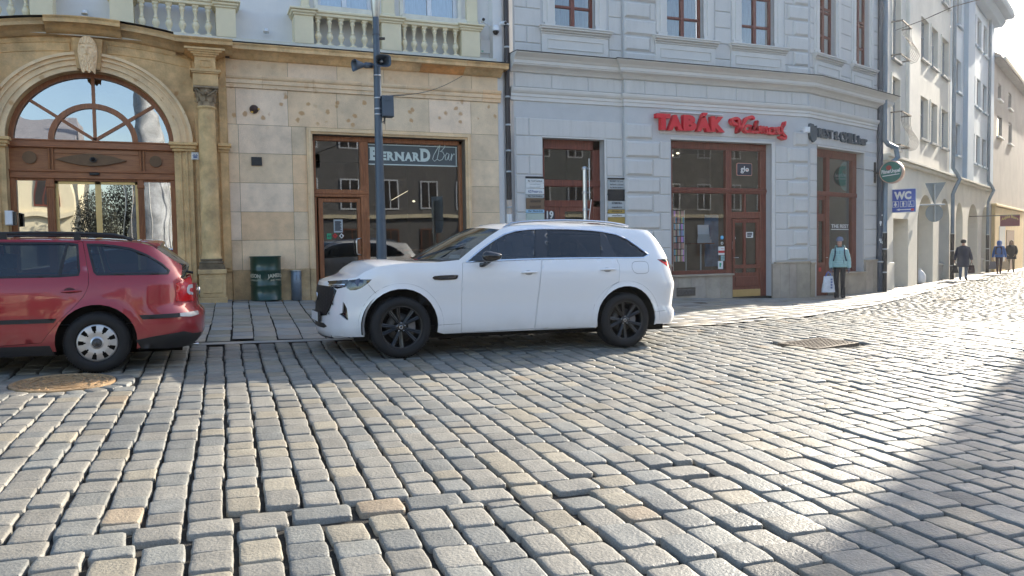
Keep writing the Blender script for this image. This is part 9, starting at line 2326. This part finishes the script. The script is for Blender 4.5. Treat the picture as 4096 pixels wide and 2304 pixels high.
b = MB(); b.box(-.14 * wk, .14 * wk, .14 * wk, .26 * wk, 1.02 * wk, 1.40 * wk, .03); b.build('backpack', M_navycoat, wt, local=True)
b = MB(); b.tube([(0, -.175 * wk, 1.38 * wk), (0, -.165 * wk, 1.28 * wk)], .004, 4); b.tube([(.09 * wk, -.165 * wk, 1.12 * wk), (.11 * wk, -.16 * wk, 1.0 * wk)], .005, 4); b.build('zip', M_navycoat, wt, local=True)
b = MB(); b.lathe([(.075 * wk, 0), (.080 * wk, .02), (.066 * wk, .045)], (-.005 * wk, -.01, 1.44 * wk), 14); b.build('scarf', M_blktr, wt, local=True)
b = MB()
for s_ in (-1, 1): b.tube([(s_ * .085 * wk, .02, .03), (s_ * .085 * wk, .015, .30)], [.062, .058], 10)
b.build('boot_shafts', M_boot, wt, local=True)
face_bits(wt, wk, wJ, math.radians(-22))
def wpt(loc, rz, p, k): v = Matrix.Rotation(rz, 3, 'Z') @ (Vector(p) * k); return Vector(loc) + v
M_wbag = mat('white_plastic_bag', (.62, .64, .68), .35, var=.15, vs=10, bump=.3, bs=12)
M_blueh = mat('blue_handle', (.03, .12, .5), .5, var=0)
hp = wpt(g, face, Vector(wJ['wr']) + Vector((0, 0, -.10)), wk)
bg1 = bag('shopping_bag', 'white plastic shopping bag with blue handles held by the woman in mint', (hp.x - .10, hp.y, hp.z + .0), .36, .14, .42, M_wbag, math.radians(-15), handle=.12, flare=.68, mh=M_blueh)
b = MB();
for i in range(4): b.box(.02 + .0 * i, .07, -.085, -.08, .10 + i * .07, .13 + i * .07 + .02)
b.build('print', M_blueink, bg1, local=True)
# --- three passers-by far down the street
away = math.atan2(ca_, -sa_)
def coat(z0, w_, d_): return rings(z0, 1.47, [(z0, w_ * 1.06, d_ * 1.05), (1.0, w_, d_), (1.2, w_ * 1.02, d_), (1.34, w_ * .98, d_ * .92), (1.42, .15, .13), (1.47, .10, .10)])
g = G(3852, 1123)
mt, mJ, mk = figure('man in a long navy coat and dark cap walking away with two bags', tuple(g), away, 1.60, dict(jacket=dict(rings=coat(.58, .225, .18), sleeve=.078), J=dict(er=(-.26, .02, 1.12), wr=(-.30, -.02, .88), el=(.26, .02, 1.12), wl=(.31, -.02, .88), kr=(-.10, -.06, .5), ar=(-.10, .0, .10), kl=(.09, .04, .5), al=(.09, .12, .11), tl=(.09, .0, .04), sr=(-.185, .01, 1.37), sl=(.185, .01, 1.37))), dict(skin=M_skin, legs=M_jean, shoes=M_boot, top=M_navycoat, jacket=M_navycoat))
cap(mt, mk, (0, 0, 1.60), [(.092, -.02), (.105, .0), (.108, .05), (.10, .09), (.06, .125), (0, .13)], M_blktr, 'cap', 1, 1.1)
for s_, wn, lb, w_, h_ in ((1, 'wr', 'dark bag in the right hand of the man in the navy coat', .24, .30), (-1, 'wl', 'black handbag in the left hand of the man in the navy coat', .28, .30)):
	hp = wpt(g, away, Vector(mJ[wn]) + Vector((0, 0, -.09)), mk); bag('carried_bag', lb, tuple(hp), w_, .12, h_, M_blktr if s_ < 0 else M_brtr, away + .3, handle=.14, flare=.8 if s_ > 0 else .4)
g = G(3996, 1099)
bt2, bJ, bk = figure('person in a bright blue hooded jacket with a black backpack walking away', tuple(g), away, 1.62, dict(jacket=dict(rings=coat(.88, .20, .16), sleeve=.068), J=dict(er=(-.24, .02, 1.12), wr=(-.27, -.02, .88), el=(.24, .02, 1.12), wl=(.28, -.02, .88), kr=(-.06, -.06, .5), ar=(-.05, .0, .1), tr=(-.05, -.13, .04), kl=(.06, .06, .5), al=(.05, .16, .12), tl=(.05, .04, .04))), dict(skin=M_skin, legs=M_brtr, shoes=M_boot, top=M_bluej, jacket=M_bluej))
cap(bt2, bk, (0, .0, 1.60), [(.11, -.12), (.12, -.02), (.115, .05), (.08, .10), (0, .12)], M_bluej, 'hood', 1, 1.1)
b = MB(); b.box(-.14, .14, .13, .25, .98, 1.34, .04); b.build('backpack', M_blktr, bt2, local=True)
for wn, lb, m_ in (('wl', 'grey shopping bag carried on the left by the person in blue', mat('grey_bag', (.16, .15, .18), .7, var=.1)), ('wr', 'pale paper bag carried on the right by the person in blue', mat('kraft_paper_bag', (.55, .42, .28), .7, var=.1))):
	hp = wpt(g, away, Vector(bJ[wn]) + Vector((0, 0, -.09)), bk); bag('carried_bag', lb, tuple(hp), .32, .12, .36, m_, away, handle=.12, flare=.75)
g = G(4044, 1090)
kt, kJ, kk_ = figure('woman with long blond hair and a black coat walking towards the viewer', tuple(g), away + math.pi, 1.66, dict(jacket=dict(rings=coat(.72, .23, .17), sleeve=.075), J=dict(er=(-.25, .03, 1.12), wr=(-.17, -.12, .98), el=(.25, .03, 1.12), wl=(.19, -.10, .96))), dict(skin=M_skin, legs=M_beigetr, shoes=M_boot, top=M_blktr, jacket=M_blktr))
b = MB(); b.grid([[((rr * math.cos(a)) * kk_, (.01 + rr * .95 * math.sin(a)) * kk_, z * kk_) for a in np.linspace(-.75, math.pi + .75, 18)] for z, rr in ((1.32, .13), (1.42, .125), (1.52, .115), (1.60, .108), (1.66, .10), (1.71, .06), (1.725, .01))]); b.build('hair', M_blond, kt, local=True)
face_bits(kt, kk_, kJ)
# ================================================================== thin volume added to stand in for lens glare towards the sun
mh = bpy.data.materials.new('glare_haze'); mh.use_nodes = True; nn = mh.node_tree.nodes; ll = mh.node_tree.links; nn.remove(nn['Principled BSDF'])
pv_ = nn.new('ShaderNodeVolumePrincipled'); pv_.inputs['Color'].default_value = (.93, .95, 1, 1); pv_.inputs['Density'].default_value = GLARE_HAZE; pv_.inputs['Anisotropy'].default_value = .7
ll.new(pv_.outputs[0], nn['Material Output'].inputs['Volume'])
b = MB(); b.box(-75, 135, -85, 135, -6, 26); hz = b.build('glare_haze', mh); tag(hz, kind='stuff')
sc.cycles.volume_bounces = 0; sc.cycles.volume_step_rate = 5
